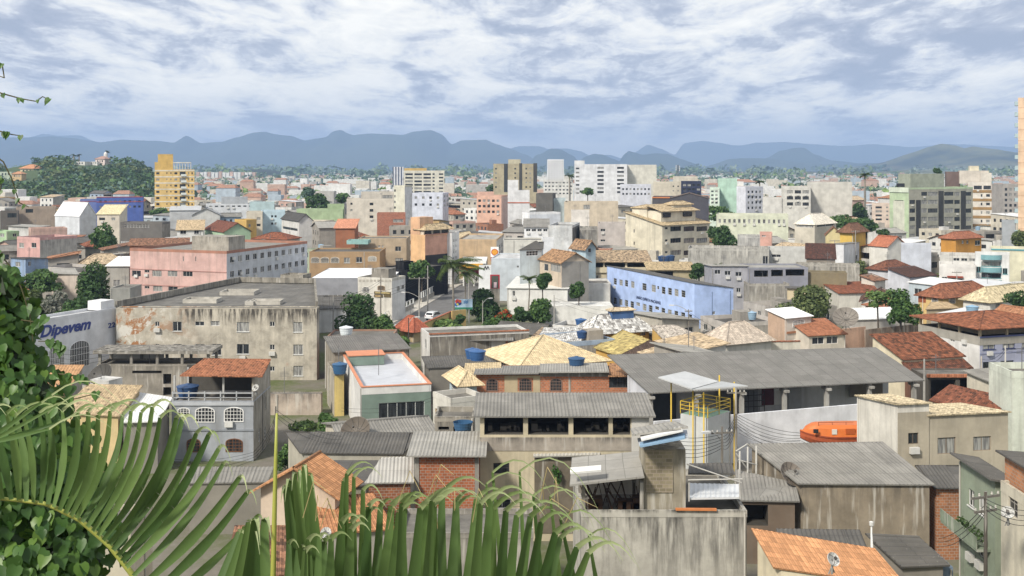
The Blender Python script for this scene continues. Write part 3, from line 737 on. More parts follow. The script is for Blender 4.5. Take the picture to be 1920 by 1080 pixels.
def car(px, py, D, az, label, col='dcdde0', kind='car', s=1.0):
    """small car; px,py = contact point, az = heading in degrees clockwise from away"""
    p = PD(px, py, D); root = empty('car' if kind == 'car' else 'van', (p.x, p.y, .01), -R(az), label, kind); L, W = (4.3, .9) if kind == 'car' else (4.8, .98)
    if kind == 'car': prof = [(-2.15, .45), (-2.15, .95), (-2.0, 1.05), (-1.75, 1.5), (-1.3, 1.62), (.2, 1.6), (.95, 1.1), (1.9, .95), (2.15, .7), (2.15, .4)]
    else: prof = [(-2.4, .45), (-2.4, 1.7), (-2.25, 2.15), (.9, 2.15), (1.25, 2.0), (1.75, 1.25), (2.3, 1.05), (2.4, .7), (2.4, .4)]
    m = MB(); n = len(prof); top = lambda z: W*(1 if z < 1.06 else .84 if kind == 'car' else .93)
    for i in range(n):
        (a, za), (b, zb) = prof[i], prof[(i+1) % n]; m.face([(-top(za), a, za), (top(za), a, za), (top(zb), b, zb), (-top(zb), b, zb)], 0, None, False)
    for s_ in (-1, 1):
        lo = [(a, z) for a, z in prof if z < 1.06]; 
        m.face([(s_*top(z), a, z) for a, z in prof][::s_])
    m.build('body', paint(col, .25, .5), root); g = MB()
    if kind == 'car':
        for s_ in (-1, 1):
            x = lambda z: s_*(W*(1-.16*min(1, max(0, (z-1.0)/.5)))+.012)
            g.face([(x(1.05), -1.75, 1.05), (x(1.05), .75, 1.05), (x(1.5), .15, 1.5), (x(1.5), -1.55, 1.5)][::s_])
        g.face([(-.7, -1.99, 1.08), (.7, -1.99, 1.08), (.66, -1.80, 1.44), (-.66, -1.80, 1.44)]); g.face([(.7, .97, 1.12), (-.7, .97, 1.12), (-.66, .28, 1.56), (.66, .28, 1.56)])
    else:
        g.face([(.8, 1.72, 1.3), (-.8, 1.72, 1.3), (-.76, 1.28, 1.95), (.76, 1.28, 1.95)]); g.face([(-.75, -2.36, 1.3), (.75, -2.36, 1.3), (.75, -2.29, 1.95), (-.75, -2.29, 1.95)])
        for s_ in (-1, 1): g.face([(s_*(W+.01), .3, 1.3), (s_*(W+.01), 1.4, 1.3), (s_*(W*.95+.01), 1.1, 1.9), (s_*(W*.95+.01), .3, 1.9)][::s_])
    g.build('window', paint('14171b', .1, .5), root)
    for sx in (-1, 1):
        for y in (-L*.31, L*.31):
            o = MB(); o.lathe([(0, -.1), (.2, -.1), (.33, -.1), (.33, .1), (.2, .1), (0, .1)], 14); q = o.build('wheel', paint('1c1c1d', .7), root); q.location = (sx*(W-.06), y, .33); q.rotation_euler = (0, R(90), 0)
            o = MB(); o.lathe([(0, 0), (.2, .0), (.2, .02)], 12); h = o.build('rim', paint('9fa1a3', .3), q); h.location = (0, 0, .105*sx)
        t = MB(); t.box(sx*.72-.14, sx*.72+.14, -L/2-.02, -L/2+.03, .82, .98); t.build('tail_light', paint('8c1010', .3), root)
        t = MB(); t.box(sx*.68-.16, sx*.68+.16, L/2-.05, L/2+.015, .66, .80); t.build('headlight', paint('d9dde0', .2), root)
    return root
# ------------------------------------------------------------------ sloped-roof houses given by their roof corners (photo px, height)
def Q(label, E0, E1, R0, R1, mat, pitch=0, col='cfc4ac', wall=None, wins=(), name='house', cat='house', parent=None, walls=True, inset=.3, group=None, fr='d8d8d4', base=0, amp=.03, yb=None):
    pts = [PZ(*p) for p in (E0, E1, R0, R1)]
    o = Vector((pts[0].x, pts[0].y, base))
    if parent is None:
        root = empty(name, o, 0, label, cat, group)
        FOOT.append([Vector((p.x, p.y, 0)) for p in (pts[0], pts[1], pts[3], pts[2])]); xs = [p[0] for p in (E0, E1, R0, R1)]
        VIS.append((min(xs), max(xs), yb or max(E0[1], E1[1])+15, o.y, max(E0[1], E1[1]))); NAMES.append((label, sum(xs)/4, (min(xs), max(xs)), o.y, min(R0[1], R1[1])))
    else: root = parent; bpy.context.view_layer.update(); 
    inv = root.matrix_world.inverted() if parent else Matrix.Translation(-o)
    L = [inv @ p for p in pts]; m = MB(); m.panel(*L, pitch, amp); m.build('roof', mat, root)
    if walls:
        cen = sum(L, Vector())/4; q = [p+(cen-p).normalized()*inset*1.4-Vector((0, 0, .16)) for p in L]; zb = (inv @ Vector((0, 0, base))).z
        e0, e1, r0, r1 = q; mb, inn = MB(), MB(); zt = min(e0.z, e1.z); u = Vector((e1.x-e0.x, e1.y-e0.y, 0)); W = u.length; u.normalize(); nr = u.cross(Vector((0, 0, 1)))
        wo = []; todo = []
        Minv = inv.inverted(); wp = Minv @ e0; wn = (Minv.to_3x3() @ nr).normalized(); wu = (Minv.to_3x3() @ u).normalized()
        for x0, y0, x1, y1, *op in wins:
            op = op[0] if op else {}
            def hit(px, py):
                d = Vector(((px-960)/F, 1, -(py-HZ)/F)); s = (wp-Vector((0, 0, H))).dot(wn)/d.dot(wn); p = Vector((0, 0, H))+d*s; return (p-wp).dot(wu), p.z-base
            a, zc = hit(x0, y0); b, _ = hit(x1, y0); _, zd = hit(x0, y1)
            wo.append((a, b, zd, zc, op.get('d', 2.0) if op.get('t') == 'o' else .14))
            if op.get('t') != 'o': todo.append((a, b, zd, zc, op))
        facade(mb, inn, (e0.x, e0.y, zb), u, W, zt-zb, nr, wo)
        for a, b in ((e0, e1), (e1, r1), (r1, r0), (r0, e0)):
            za, zb2 = (zt, zt) if (a, b) == (e0, e1) else (zb, zb)
            if a.z > za+.002 or b.z > zb2+.002: mb.face([(a.x, a.y, za), (b.x, b.y, zb2), (b.x, b.y, max(b.z, zb2)), (a.x, a.y, max(a.z, za))])
        mb.build('wall', wall or plaster(col, .4), root)
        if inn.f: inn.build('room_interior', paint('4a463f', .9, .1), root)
        for a, b, zd, zc, op in todo:
            M = Matrix.Translation(Vector((e0.x, e0.y, zb))+u*(a+b)/2-nr*.07+Vector((0, 0, zd))) @ Matrix.Rotation(math.atan2(u.y, u.x), 4, 'Z')
            add_window(root, M, b-a, zc-zd, op.get('t', 'w'), op.get('fr', fr), op.get('pk', 0))
    return root
def loc_of(info, px, py, D): return info['root'].matrix_basis.inverted() @ PD(px, py, D)
def qpart(info, name, mat, pts, pitch=0, amp=.03):
    """roof sheet as a part of a building: E0 E1 R0 R1 as (px, py, D)"""
    m = MB(); m.panel(*[loc_of(info, *p) for p in pts], pitch, amp); return m.build(name, mat, info['root'])
def hiproof(root, x0, x1, y0, y1, z, rise, mat, pitch=0, name='terrace_roof'):
    m = MB(); e = [Vector((x0, y0, z)), Vector((x1, y0, z)), Vector((x1, y1, z)), Vector((x0, y1, z))]; a, b = x1-x0, y1-y0; h = min(a, b)/2
    if a >= b: r0, r1 = Vector((x0+h, y0+h, z+rise)), Vector((x1-h, y0+h, z+rise)); S = ((0, 1, r0, r1), (1, 2, r1, r1), (2, 3, r1, r0), (3, 0, r0, r0))
    else: r0, r1 = Vector((x0+h, y0+h, z+rise)), Vector((x0+h, y1-h, z+rise)); S = ((0, 1, r0, r0), (1, 2, r0, r1), (2, 3, r1, r1), (3, 0, r1, r0))
    for i, j, p, q in S: m.panel(e[i], e[j], p, q, pitch); m.bar(e[i], p, .1, 6)
    if (r1-r0).length > .05: m.bar(r0, r1, .1, 6)
    return m.build(name, mat, root)
def posts(root, pts, z0, z1, r, mat, name='post'):
    for x, y in pts:
        m = MB(); m.box(x-r, x+r, y-r, y+r, z0, z1); m.build(name, mat, root)
def ac(info, face, px, py):
    u, z = info['hit'](face, px, py); m = MB(); m.box(-.4, .4, -.32, 0, 0, .55)
    m.lathe([(.22, 0), (.2, .02), (.02, .02)], 12); o = m.build('air_conditioner', paint('cfcfcb'), info['root'])
    o.location = (u-info['a'], 0, z) if face == 'L' else (0, u, z)
    if face == 'R': o.rotation_euler = (0, 0, R(90))
O = dict(t='o')
ORANGE, RED, YEL, OLD = tiles('dd9150', .05), tiles('ad7049', .6), tiles('d8c190', .4), tiles('945a3c', .75)
FIB, FIBD, FIBL = fibre('8b8881', .35), fibre('65625d', .5), fibre('a19e96', .3)

# --- bottom right corner
Q('cream house under a clean bright orange tile roof at the bottom right', (1450, 1064, 7.4), (1702, 1100, 7.4), (1408, 990, 8.6), (1640, 1028, 8.6), ORANGE, .28, 'dccfae')
Q('low dark corrugated roof just behind the bright orange tile roof', (1472, 1062, 5.6), (1640, 1062, 5.6), (1455, 991, 6.4), (1612, 993, 6.4), FIBD, .28, '8b857a', name='shed', cat='shed')
Q('low dark roof with level ribs above the faded blue wall', (1690, 1063, 5.3), (1622, 1000, 6.3), (1782, 1060, 5.3), (1722, 1005, 6.3), FIBD, .45, '8b857a', name='shed', cat='shed', amp=.05)
B('faded blue rendered wall at the bottom edge of the picture', 1678, 1786, None, 1064, '5f7690', z=4.9, b=3, name='outbuilding', cat='outbuilding', wall=concrete('6a7f96', .5))
r = Q('brown stained concrete workshop with a wide grey corrugated roof', (1497, 907, 5.8), (1754, 909, 5.8), (1400, 832, 7.2), (1655, 828, 7.2), FIB, .28, wall=concrete('8a7d69', .75), name='workshop', cat='workshop', yb=1015)
m = MB(); bpy.context.view_layer.update(); iv = r.matrix_world.inverted()
for px, y0, y1 in ((1387, 846, 905), (1402, 838, 900), (1418, 836, 905)): m.bar(iv @ PD(px, y1, 84), iv @ PD(px, y0, 84), .07, 6)
for a, b in (((1380, 846), (1402, 832)), ((1380, 850), (1420, 905)), ((1384, 862), (1420, 872))): m.bar(iv @ PD(*a, 84), iv @ PD(*b, 84), .06, 6)
m.build('side_frame', paint('b3b1aa', .8), r)
Q('small lean-to with a corrugated roof over a dark opening, left of the brown workshop wall', (1386, 938, 4.7), (1500, 940, 4.7), (1378, 880, 5.6), (1492, 905, 5.5), FIB, .28, '7d6a58', wins=[(1394, 946, 1440, 985, O), (1444, 946, 1496, 985, O)], name='shed', cat='shed')
n4 = B('pale two-storey house with a blank white side wall and yellow tiles on its tall end', 1608, 1683, 1742, 774, 'bdb29b', D=90, th=-80, roof=('shed', 'l', .75, YEL, .2), wins=[('R', 1703, 812, 1722, 833, 1, 1, dict(t='w', fr='6b5b4a'))], name='house', cat='house', wall=plaster('e2ddd0', .5), wallR=plaster('b3a891', .45), yb=870)
B('low wing of the beige house with two boarded wooden shutters and yellow tile edge', None, 1741, 1890, 797, 'b5aa93', D=90.6, th=-80, a=7, roof=('shed', 'l', .85, YEL, .2), wins=[('R', 1758, 821, 1792, 852, 1, 1, dict(t='g', fr='8b7a66', pk=2)), ('R', 1825, 819, 1858, 846, 1, 1, dict(t='g', fr='8b7a66', pk=2))], name='house', cat='house', yb=870)
Q('dark low roof above a brick wall between the brown workshop and the green house', (1752, 915, 5.4), (1806, 915, 5.4), (1715, 872, 6.2), (1806, 872, 6.2), FIBD, .28, wall=brick('a8683f', .4), wins=[(1766, 931, 1803, 958, dict(t='p', fr='b9a98a'))])
g5 = B('grey-green townhouse with dark ribbed roof in the alley at the right edge', 1800, 1866, 1895, 905, '93a088', D=69, th=-90, roof=('shed', 'k', .35, FIBD, .5), wins=[('L', 1812, 905, 1850, 950, 2, 1, dict(fw=.6, fh=.7)), ('L', 1815, 985, 1850, 1030, 2, 1, dict(fw=.6, fh=.7, t='g'))], name='townhouse', cat='house', dirt=.5)
m = MB(); m.box(-6.5, -.6, -.9, 0, 4.55, 4.7); m.box(-6.5, -.6, -.93, -.88, 4.7, 5.5)
m.build('balcony', concrete('7d8a74', .5), g5['root'])
m = MB(); leafcloud(m, [((-4+k*.8, -.6, 5.5), (.35, .3, .35)) for k in range(5)], 260, .10, 3); tag(m.build('potted_plants', leaf('24401c', '587a35', .2)), 'green potted plants on the balcony of the grey-green townhouse', 'plants').matrix_world = g5['root'].matrix_basis
B('weathered cream house with grilled windows cut by the right edge of the picture', 1877, 1965, None, 958, 'd9d0b8', D=60.5, th=-90, b=8, wins=[('L', 1891, 925, 1908, 963, 1, 1, dict(t='p'))], name='house', cat='house', dirt=.8, fr='9a948a')
B('raw orange brick rooftop room at the right edge above the cream house', 1884, 1955, None, 905, 'b9764b', D=62, th=-90, b=6, wall=brick('c07a4c', .25), roof=('shed', 'k', .5, FIBD, .4), base=9.8, wins=[('L', 1900, 868, 1915, 885, 1, 1, O)], name='rooftop_room', cat='rooftop room')

# --- bare concrete house in the middle foreground
n6 = B('bare grey concrete house streaked black, with a planked roof terrace and a block stair tower', 1090, 1400, None, 958, '8d877c', D=62, b=8.5, wall=concrete('aaa69b', 1.0), roof=('flat', .35, '7a756b'), name='unfinished_house', cat='house')
lx = lambda px, D: (px-960)*D/F-n6['C'].x
H6 = n6['H']
tw = MB(); tw.box(lx(1207, 62.6), lx(1285, 62.6), .5, 3.0, H6-.3, H6+3.35); tw.build('stair_tower', brick('8f8672', .25) if False else concrete('9a917c', .55), n6['root'])
bt = MB(); bt.box(lx(1211, 62.4), lx(1262, 62.4), .44, .5, H6+.9, H6+3.3); bt.build('block_infill', brick('8f8468', .3), n6['root'])
qpart(n6, 'tower_roof', FIBL, [(1185, 815, 61.8), (1290, 800, 61.8), (1182, 803, 65), (1265, 790, 65)], .28)
for k, (pts, mt) in enumerate((([(1198, 834, 61.4), (1290, 818, 61.4), (1195, 822, 63.2), (1288, 806, 63.2)], sheet('b9c3cf')), ([(1202, 824, 61.2), (1280, 806, 61.2), (1200, 816, 62.2), (1275, 800, 62.2)], sheet('dfe0de')), ([(1200, 836, 61.0), (1284, 820, 61.0), (1200, 830, 61.8), (1284, 812, 61.8)], sheet('7fa6c9')))): qpart(n6, 'loose_sheet', mt, pts)
qpart(n6, 'terrace_roof', FIBL, [(1068, 909, 61.4), (1208, 893, 61.4), (1072, 858, 66), (1198, 846, 66)], 0)
qpart(n6, 'pale_sheet', sheet('e4e4e0'), [(1069, 886, 61.3), (1127, 881, 61.3), (1069, 877, 62), (1127, 872, 62)])
posts(n6['root'], [(lx(1094, 62.3), .3), (lx(1203, 62.3), .3), (lx(1094, 62.3), 3.4), (lx(1200, 62.3), 3.4)], H6-.3, H6+1.55, .1, concrete('857f74', .4))
bw = MB(); bw.box(lx(1100, 66), lx(1205, 66), 4.2, 4.35, H6-.3, H6+1.9); bw.build('back_wall', plaster('cfc7ba', .4), n6['root'])
jk = MB(); rj = random.Random(4)
for k in range(26):
    x = lx(rj.uniform(1098, 1200), 63); jk.bar((x, rj.uniform(.8, 2.5), H6-.3), (x+rj.uniform(-.9, .9), rj.uniform(1, 3), H6+rj.uniform(.5, 1.3)), rj.uniform(.025, .06), 4)
for k in range(7):
    x = lx(rj.uniform(1100, 1190), 63); w_ = rj.uniform(.2, .6); jk.box(x, x+w_, 1, 1.7, H6-.3, H6+rj.uniform(.1, .6))
tag(jk.build('timber_pile', paint('4b3526', .9, .1)), 'heap of dark planks and boards stored on the covered terrace of the concrete house', 'timber').matrix_world = n6['root'].matrix_basis
qpart(n6, 'yard_roof', sheet('cfd3d6', .1), [(1291, 934, 62.5), (1386, 932, 62.5), (1292, 906, 65.5), (1385, 908, 65.5)], .28)
qpart(n6, 'rear_sheet', FIBD, [(1290, 887, 66), (1378, 888, 66), (1292, 869, 68.5), (1372, 868, 68.5)], .28)
m = MB()
for a, b in (((1288, 870), (1390, 905)), ((1290, 900), (1392, 898)), ((1292, 905), (1292, 940)), ((1385, 880), (1388, 935))): m.bar(loc_of(n6, *a, 62.4), loc_of(n6, *b, 62.4), .045, 5)
m.build('pipe_frame', paint('b7b5af', .7), n6['root'])
m = MB(); m.obox(loc_of(n6, 1305, 955, 61.9), (1.15, 0, -.01), (0, .08, 0), (0, 0, .06)); tag(m.build('orange_plank', paint('d87a3a', .7)), 'long orange plank lying on the concrete parapet of the grey house', 'plank').matrix_world = n6['root'].matrix_basis

# --- beige house with the open top floor
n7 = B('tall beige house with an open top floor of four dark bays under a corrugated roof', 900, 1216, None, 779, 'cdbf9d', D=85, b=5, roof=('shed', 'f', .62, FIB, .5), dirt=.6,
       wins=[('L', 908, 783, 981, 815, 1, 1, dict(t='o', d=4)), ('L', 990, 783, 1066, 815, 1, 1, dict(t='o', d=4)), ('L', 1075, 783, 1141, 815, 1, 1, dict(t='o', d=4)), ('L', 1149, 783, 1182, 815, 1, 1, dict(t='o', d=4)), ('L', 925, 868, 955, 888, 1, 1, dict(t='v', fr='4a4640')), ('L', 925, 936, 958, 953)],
       bands=[('L', 899, 820, 1184, 845, concrete('a2988a', .8), .05), ('L', 1002, 856, 1074, 1000, concrete('6d6353', .4), .04), ('L', 1184, 781, 1217, 850, 'cfccc4', .07)], name='house', cat='house', yb=1000)  # middle panel: recess shade and stains put into one dark concrete colour
qpart(n7, 'awning', sheet('b3b0a6', .3), [(1000, 856, 84.6), (1125, 853, 84.6), (1000, 848, 85.2), (1125, 846, 85.2)], .28)
m = MB(); rj = random.Random(9)
for px0, px1 in ((912, 978), (994, 1062), (1078, 1138), (1150, 1180)):
    for k in range(9):
        x = (rj.uniform(px0, px1)-960)*86/F-n7['C'].x; w_ = rj.uniform(.1, .35); m.box(x-w_, x+w_, 1.2, 2.2, n7['H']-1.75, n7['H']-1.75+rj.uniform(.2, .9))
tag(m.build('stored_clutter', paint('6b655c', .8)), 'clutter of boxes stored inside the open top floor of the beige house', 'clutter').matrix_world = n7['root'].matrix_basis
m = MB(); leafcloud(m, [(loc_of(n7, 1045, 895, 84.6), (.35, .2, .6)), (loc_of(n7, 1040, 880, 84.6), (.25, .2, .4))], 160, .12, 5); tag(m.build('wall_shrub', leaf('2c5a1e', '5a8f35', .2)), 'small green shrub sprouting from the dark stained wall', 'shrub').matrix_world = n7['root'].matrix_basis
n8 = B('small house of bare orange brick with a grey sheet roof, beside the beige house', 778, 897, None, 852, 'a4532f', D=82, b=5, wall=brick('ad5b33', .25), roof=('shed', 'f', .35, FIBL, .6), bands=[('L', 777, 853, 786, 930, concrete('8f8a80', .4), .05), ('L', 890, 853, 898, 930, concrete('8f8a80', .4), .05)], name='brick_house', cat='house', yb=930)
Q('lean-to with pale ribbed sheets against the left side of the orange brick house', (683, 906, 5.7), (776, 904, 5.7), (714, 858, 6.6), (776, 856, 6.6), fibre('b5b2aa', .25), .28, wall=brick('a05a36', .5), name='shed', cat='shed')
Q('long low shed with a dark corrugated roof under the grey satellite dish', (562, 849, 4.2), (756, 851, 4.2), (533, 809, 5.0), (790, 811, 5.0), FIBD, .3, 'b3ad9c', name='shed', cat='shed')
Q('flat dark grey roof in front of the long corrugated shed', (556, 910, 4.0), (692, 910, 4.0), (588, 863, 4.4), (722, 863, 4.4), fibre('5e5b57', .4), 0, '97917f', name='shed', cat='shed')
Q('low ribbed tin roof at the foot of the blue-grey arched-window house', (345, 906, 4.1), (502, 904, 4.1), (350, 875, 4.7), (514, 875, 4.7), FIB, .3, '8f8a7e', name='shed', cat='shed')
h9 = B('pale pink house with a broad orange tile gable, half hidden by palm leaves', 489, 628, None, 922, 'd6bfa6', D=75, b=3.2, th=-14, roof=('gable', 'y', 1.6, tiles('d08748', .15), .6), name='house', cat='house')
Q('', (582, 1002, 5.0), (742, 992, 5.0), (570, 935, 5.9), (700, 924, 5.9), tiles('cf8144', .2), .28, 'a9a398', parent=h9['root'])
Q('low red tile roof behind the palm stalk at the bottom left', (418, 1078, 4.6), (566, 1078, 4.6), (440, 985, 5.5), (560, 985, 5.5), RED, .28, 'b9a58c')
B('low bare concrete house behind the palm fan at the bottom centre', 745, 1000, None, 1000, '8d877c', D=70, b=5, wall=concrete('8f8a80', .5), roof=('flat', .3), wins=[('L', 930, 1005, 950, 1022)], name='house', cat='house')
B('cream plastered house wall below the vine at the bottom left', 170, 245, None, 985, 'c9bfa8', D=66, b=4, roof=('flat', .3), name='house', cat='house')

# --- blue-grey house with arched windows
n11 = B('blue-grey house with white arched windows and a covered roof terrace', 322, 475, 507, 752, 'a0a6ae', D=108, wallR=concrete('8f897c', .35), dirt=.55, roof=('flat', .12, '8a867e'),
        wins=[('L', 333, 764, 356, 781, 1, 1, dict(t='arch', fr='e6e6e3')), ('L', 366, 763, 403, 792, 1, 1, dict(t='arch', fr='e6e6e3')), ('L', 420, 763, 457, 791, 1, 1, dict(t='arch', fr='e6e6e3')), ('L', 423, 822, 455, 847, 1, 1, dict(t='arch', fr='7a4a2a')), ('L', 350, 822, 376, 848, 1, 1, dict(t='arch', fr='7a4a2a')), ('R', 485, 805, 488, 830, 1, 1, dict(t='v')), ('R', 497, 745, 499, 768, 1, 1, dict(t='v')), ('R', 496, 803, 499, 826, 1, 1, dict(t='v'))],
        bands=[('L', 321, 754, 476, 760, 'b5bac0', .12), ('L', 321, 805, 476, 808, '8a9098', .08)], name='house', cat='house', yb=860)
r11, H11, a11, b11 = n11['root'], n11['H'], n11['a'], n11['b']
qpart(n11, 'terrace_roof', tiles('bf6c3a', .35), [(337, 704, 107.4), (492, 706, 107.4), (382, 672, 113.5), (508, 673, 113.5)], .28)
m = MB(); m.box(-.16, 0, 0.02, b11, H11, H11+2.5); m.build('side_parapet', concrete('979082', .4), r11)
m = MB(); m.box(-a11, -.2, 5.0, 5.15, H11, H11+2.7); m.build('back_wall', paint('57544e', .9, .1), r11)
posts(r11, [(-3.0, .25), (-a11+.2, .25), (-a11+.2, 4.8)], H11, H11+2.45, .09, plaster('b9b9b6', .3))
m = MB(); m.box(-a11, 0, -.02, .1, H11+.72, H11+.84); m.box(-a11, 0, .0, .08, H11+.3, H11+.36)
for k in range(6): x = -a11+.1+k*(a11-.2)/5; m.box(x-.06, x+.06, 0, .1, H11, H11+.95)
m.build('railing', plaster('b3b7bb', .4), r11); ac(n11, 'L', 430, 800)
tank(352, 744, 110, r=1.0, h=1.0, col='244a80', label='dark blue water tank on the covered terrace of the blue-grey house')
tank(868, 808, D=91, r=.75, h=.7, col='2f5d8a', label='blue open water tank on the grey terrace left of the open-topped beige house', lid=False)
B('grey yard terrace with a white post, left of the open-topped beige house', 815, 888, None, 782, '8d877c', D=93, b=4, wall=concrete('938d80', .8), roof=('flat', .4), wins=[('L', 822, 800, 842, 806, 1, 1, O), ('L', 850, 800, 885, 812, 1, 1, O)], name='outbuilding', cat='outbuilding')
Q('ochre house with a yellow tile roof, left of the blue-grey house', (110, 774, 5.5), (224, 780, 5.5), (164, 720, 6.9), (268, 722, 6.9), tiles('d0b07c', .3), .28, 'd9bd83', wins=[(132, 795, 150, 812), (130, 838, 140, 858), (190, 838, 197, 856)])
Q('shed with a white metal roof beside the yellow tile roof', (226, 792, 5.0), (298, 790, 5.0), (258, 735, 6.1), (324, 745, 6.1), sheet('dcdddc', .08), .3, '8f8a80', name='shed', cat='shed')
Q('low shed with an orange tile roof partly behind the vine', (66, 742, 6.0), (124, 738, 6.0), (98, 684, 7.2), (158, 684, 7.2), tiles('d89a58', .1), .28, 'a29a8c', name='shed', cat='shed')
dish(192, 712, 130, 1.75, -150, 38, 'big dark mesh satellite dish on the grey slab house at left', '4d4a45', 1.4)
dish(669, 812, 100, 1.35, 195, 42, 'big brown mesh satellite dish above the long corrugated shed', '665c50', 1.2)
dish(1480, 893, 82, .95, 150, 40, 'tilted brown satellite dish at the edge of the wide corrugated workshop roof', '7d7266', 1.0)
n14 = B('unfinished grey concrete house with an open upper floor under a thin slab', 182, 394, None, 683, '8d877c', D=138, b=4.5, wall=concrete('918a7d', .55), roof=('flat', .25), wins=[('L', 306, 701, 321, 720, 1, 1, dict(t='o', d=1)), ('L', 306, 726, 321, 741, 1, 1, dict(t='o', d=1)), ('L', 248, 695, 303, 700, 1, 1, dict(t='o', d=.6))], name='unfinished_house', cat='house', yb=745)
m = MB(); m.box(-n14['a']-.4, .4, -.4, 4.4, n14['H']+1.35, n14['H']+1.75); m.build('slab_roof', concrete('8a857b', .8), n14['root'])
posts(n14['root'], [(-n14['a']*k, y) for k in (.02, .25, .47, .7, .98) for y in (.2, 4.0)], n14['H'], n14['H']+1.35, .16, concrete('8a857b', .4), 'column')
m = MB(); m.box(-n14['a']*.98, -n14['a']*.5, 4.1, 4.2, n14['H'], n14['H']+1.3); m.build('back_wall', plaster('d5d2cb', .3), n14['root'])

# --- big decayed block
wl = [(291, 603, 299, 612), (324, 603, 341, 621), (366, 603, 383, 611), (395, 602, 412, 611), (444, 604, 467, 622), (506, 603, 515, 612), (550, 604, 567, 623), (291, 645, 299, 654), (325, 645, 341, 655), (366, 645, 384, 653), (397, 645, 415, 666), (444, 645, 467, 664), (506, 646, 515, 656), (550, 646, 568, 665), (506, 687, 515, 696), (550, 686, 568, 705), (444, 686, 467, 704)]
n15 = B('big decayed apartment block with stained peeling render and rows of small windows', 218, 594, None, 578, 'a39a88', D=149, b=2.0, wall=peeling('c4bba8'), roof=('flat', .1, '6d6a64'), wins=[('L', *q, 1, 1, dict(pk=2 if q[2]-q[0] > 20 or q[0] > 540 else 0, t='w')) for q in wl]+[('L', 508, 727, 524, 733, 1, 1, O), ('L', 537, 727, 588, 733, 1, 1, O)], name='apartment_block', cat='apartment block', yb=735)
c15 = [loc_of(n15, px, py, D) for px, py, D in ((218, 578, 151.1), (594, 578, 151.1), (590, 536, 182), (449, 535, 184))]
for c in c15: c.z = n15['H']
m = MB(); m.face([c15[0]-Vector((0, 0, .25)), c15[1]-Vector((0, 0, .25)), c15[2]-Vector((0, 0, .25)), c15[3]-Vector((0, 0, .25))]); m.build('rear_roof', fibre('76736d', .6), n15['root'])
m = MB()
for i in range(4):
    p, q = c15[i], c15[(i+1) % 4]
    if i != 0: m.face([(p.x, p.y, 0), (q.x, q.y, 0), (q.x, q.y, q.z+.7), (p.x, p.y, p.z+.7)]); d = (q-p).normalized(); m.obox((p+q)/2+Vector((0, 0, .3)), (q-p)/2, d.cross(Vector((0, 0, 1)))*.15, (0, 0, .42))
m.build('rear_wall', concrete('8f897c', .5), n15['root'])
for px, py, D, w_, d_ in ((380, 563, 158, 2.4, 1.6), (450, 552, 168, 2.6, 2), (500, 565, 156, 2.2, 1.4), (470, 568, 155, .6, 1)):
    c = loc_of(n15, px, py, D); m = MB(); z = n15['H']-.25
    m.box(c.x-w_, c.x+w_, c.y-d_, c.y-d_+.2, z, z+.55); m.box(c.x-w_, c.x+w_, c.y+d_-.2, c.y+d_, z, z+.55); m.box(c.x-w_, c.x-w_+.2, c.y-d_+.2, c.y+d_-.2, z, z+.55); m.box(c.x+w_-.2, c.x+w_, c.y-d_+.2, c.y+d_-.2, z, z+.55); m.build('skylight_kerb', concrete('b3aea2', .3), n15['root'])
B('weathered pinkish garden wall with a brick coping, below the decayed block', 506, 602, None, 738, 'c7b5a4', D=128, b=1, wall=concrete('b5a595', .7), roof=('flat', .05), name='garden_wall', cat='wall')
# --- white warehouse with the blue lettering
n16 = B('white showroom with blue lettering and arched glass bays at the left', 36, 217, None, 577, 'dfe1e6', D=150, th=66, b=3, dirt=.08, wins=[('L', 130, 638, 168, 689, 1, 1, dict(t='arch', fr='e8e9ec', mid=1)), ('L', 91, 645, 121, 694, 1, 1, dict(t='arch', fr='e8e9ec', mid=1)), ('L', 176, 628, 221, 678, 1, 1, dict(t='g', fr='b9bcc0'))], roof=('flat', .3, 'b9bbbd'), name='showroom', cat='building')
def facetext(info, s, px0, py, px1, mat, asp=None, shear=0, name='lettering', size=None, bold=.0, hpx=None):
    u0, z0 = info['hit']('L', px0, py); u1, _ = info['hit']('L', px1, py); W = u1-u0
    t = text(info['root'], s, (u0-info['a'], -.05, z0), (R(90), 0, 0), 1.0, mat, name, .03, 'LEFT', shear, 1, bold)
    xs = [v.co.x for v in t.data.vertices]; ys = [v.co.y for v in t.data.vertices]; k = W/(max(xs)-min(xs))
    hh = (abs(info['hit']('L', px0, py-hpx)[1]-z0) if hpx else k); ky = hh/(.7) if hpx else k
    t.scale = (k, ky, 1); return t
BLUE = paint('2a3f96', .4)
facetext(n16, 'Dipevem', 74, 633, 169, BLUE, shear=.3, bold=.03, hpx=21)
facetext(n16, '22 2', 202, 615, 226, BLUE, bold=.01, hpx=9)
m = MB(); c = n16['hit']('L', 192, 590)[0]-n16['a']; m.box(c, .0, .3, 2.6, n16['H']-.1, n16['H']+1.1); m.build('roof_block', plaster('e3e4e6', .1), n16['root'])
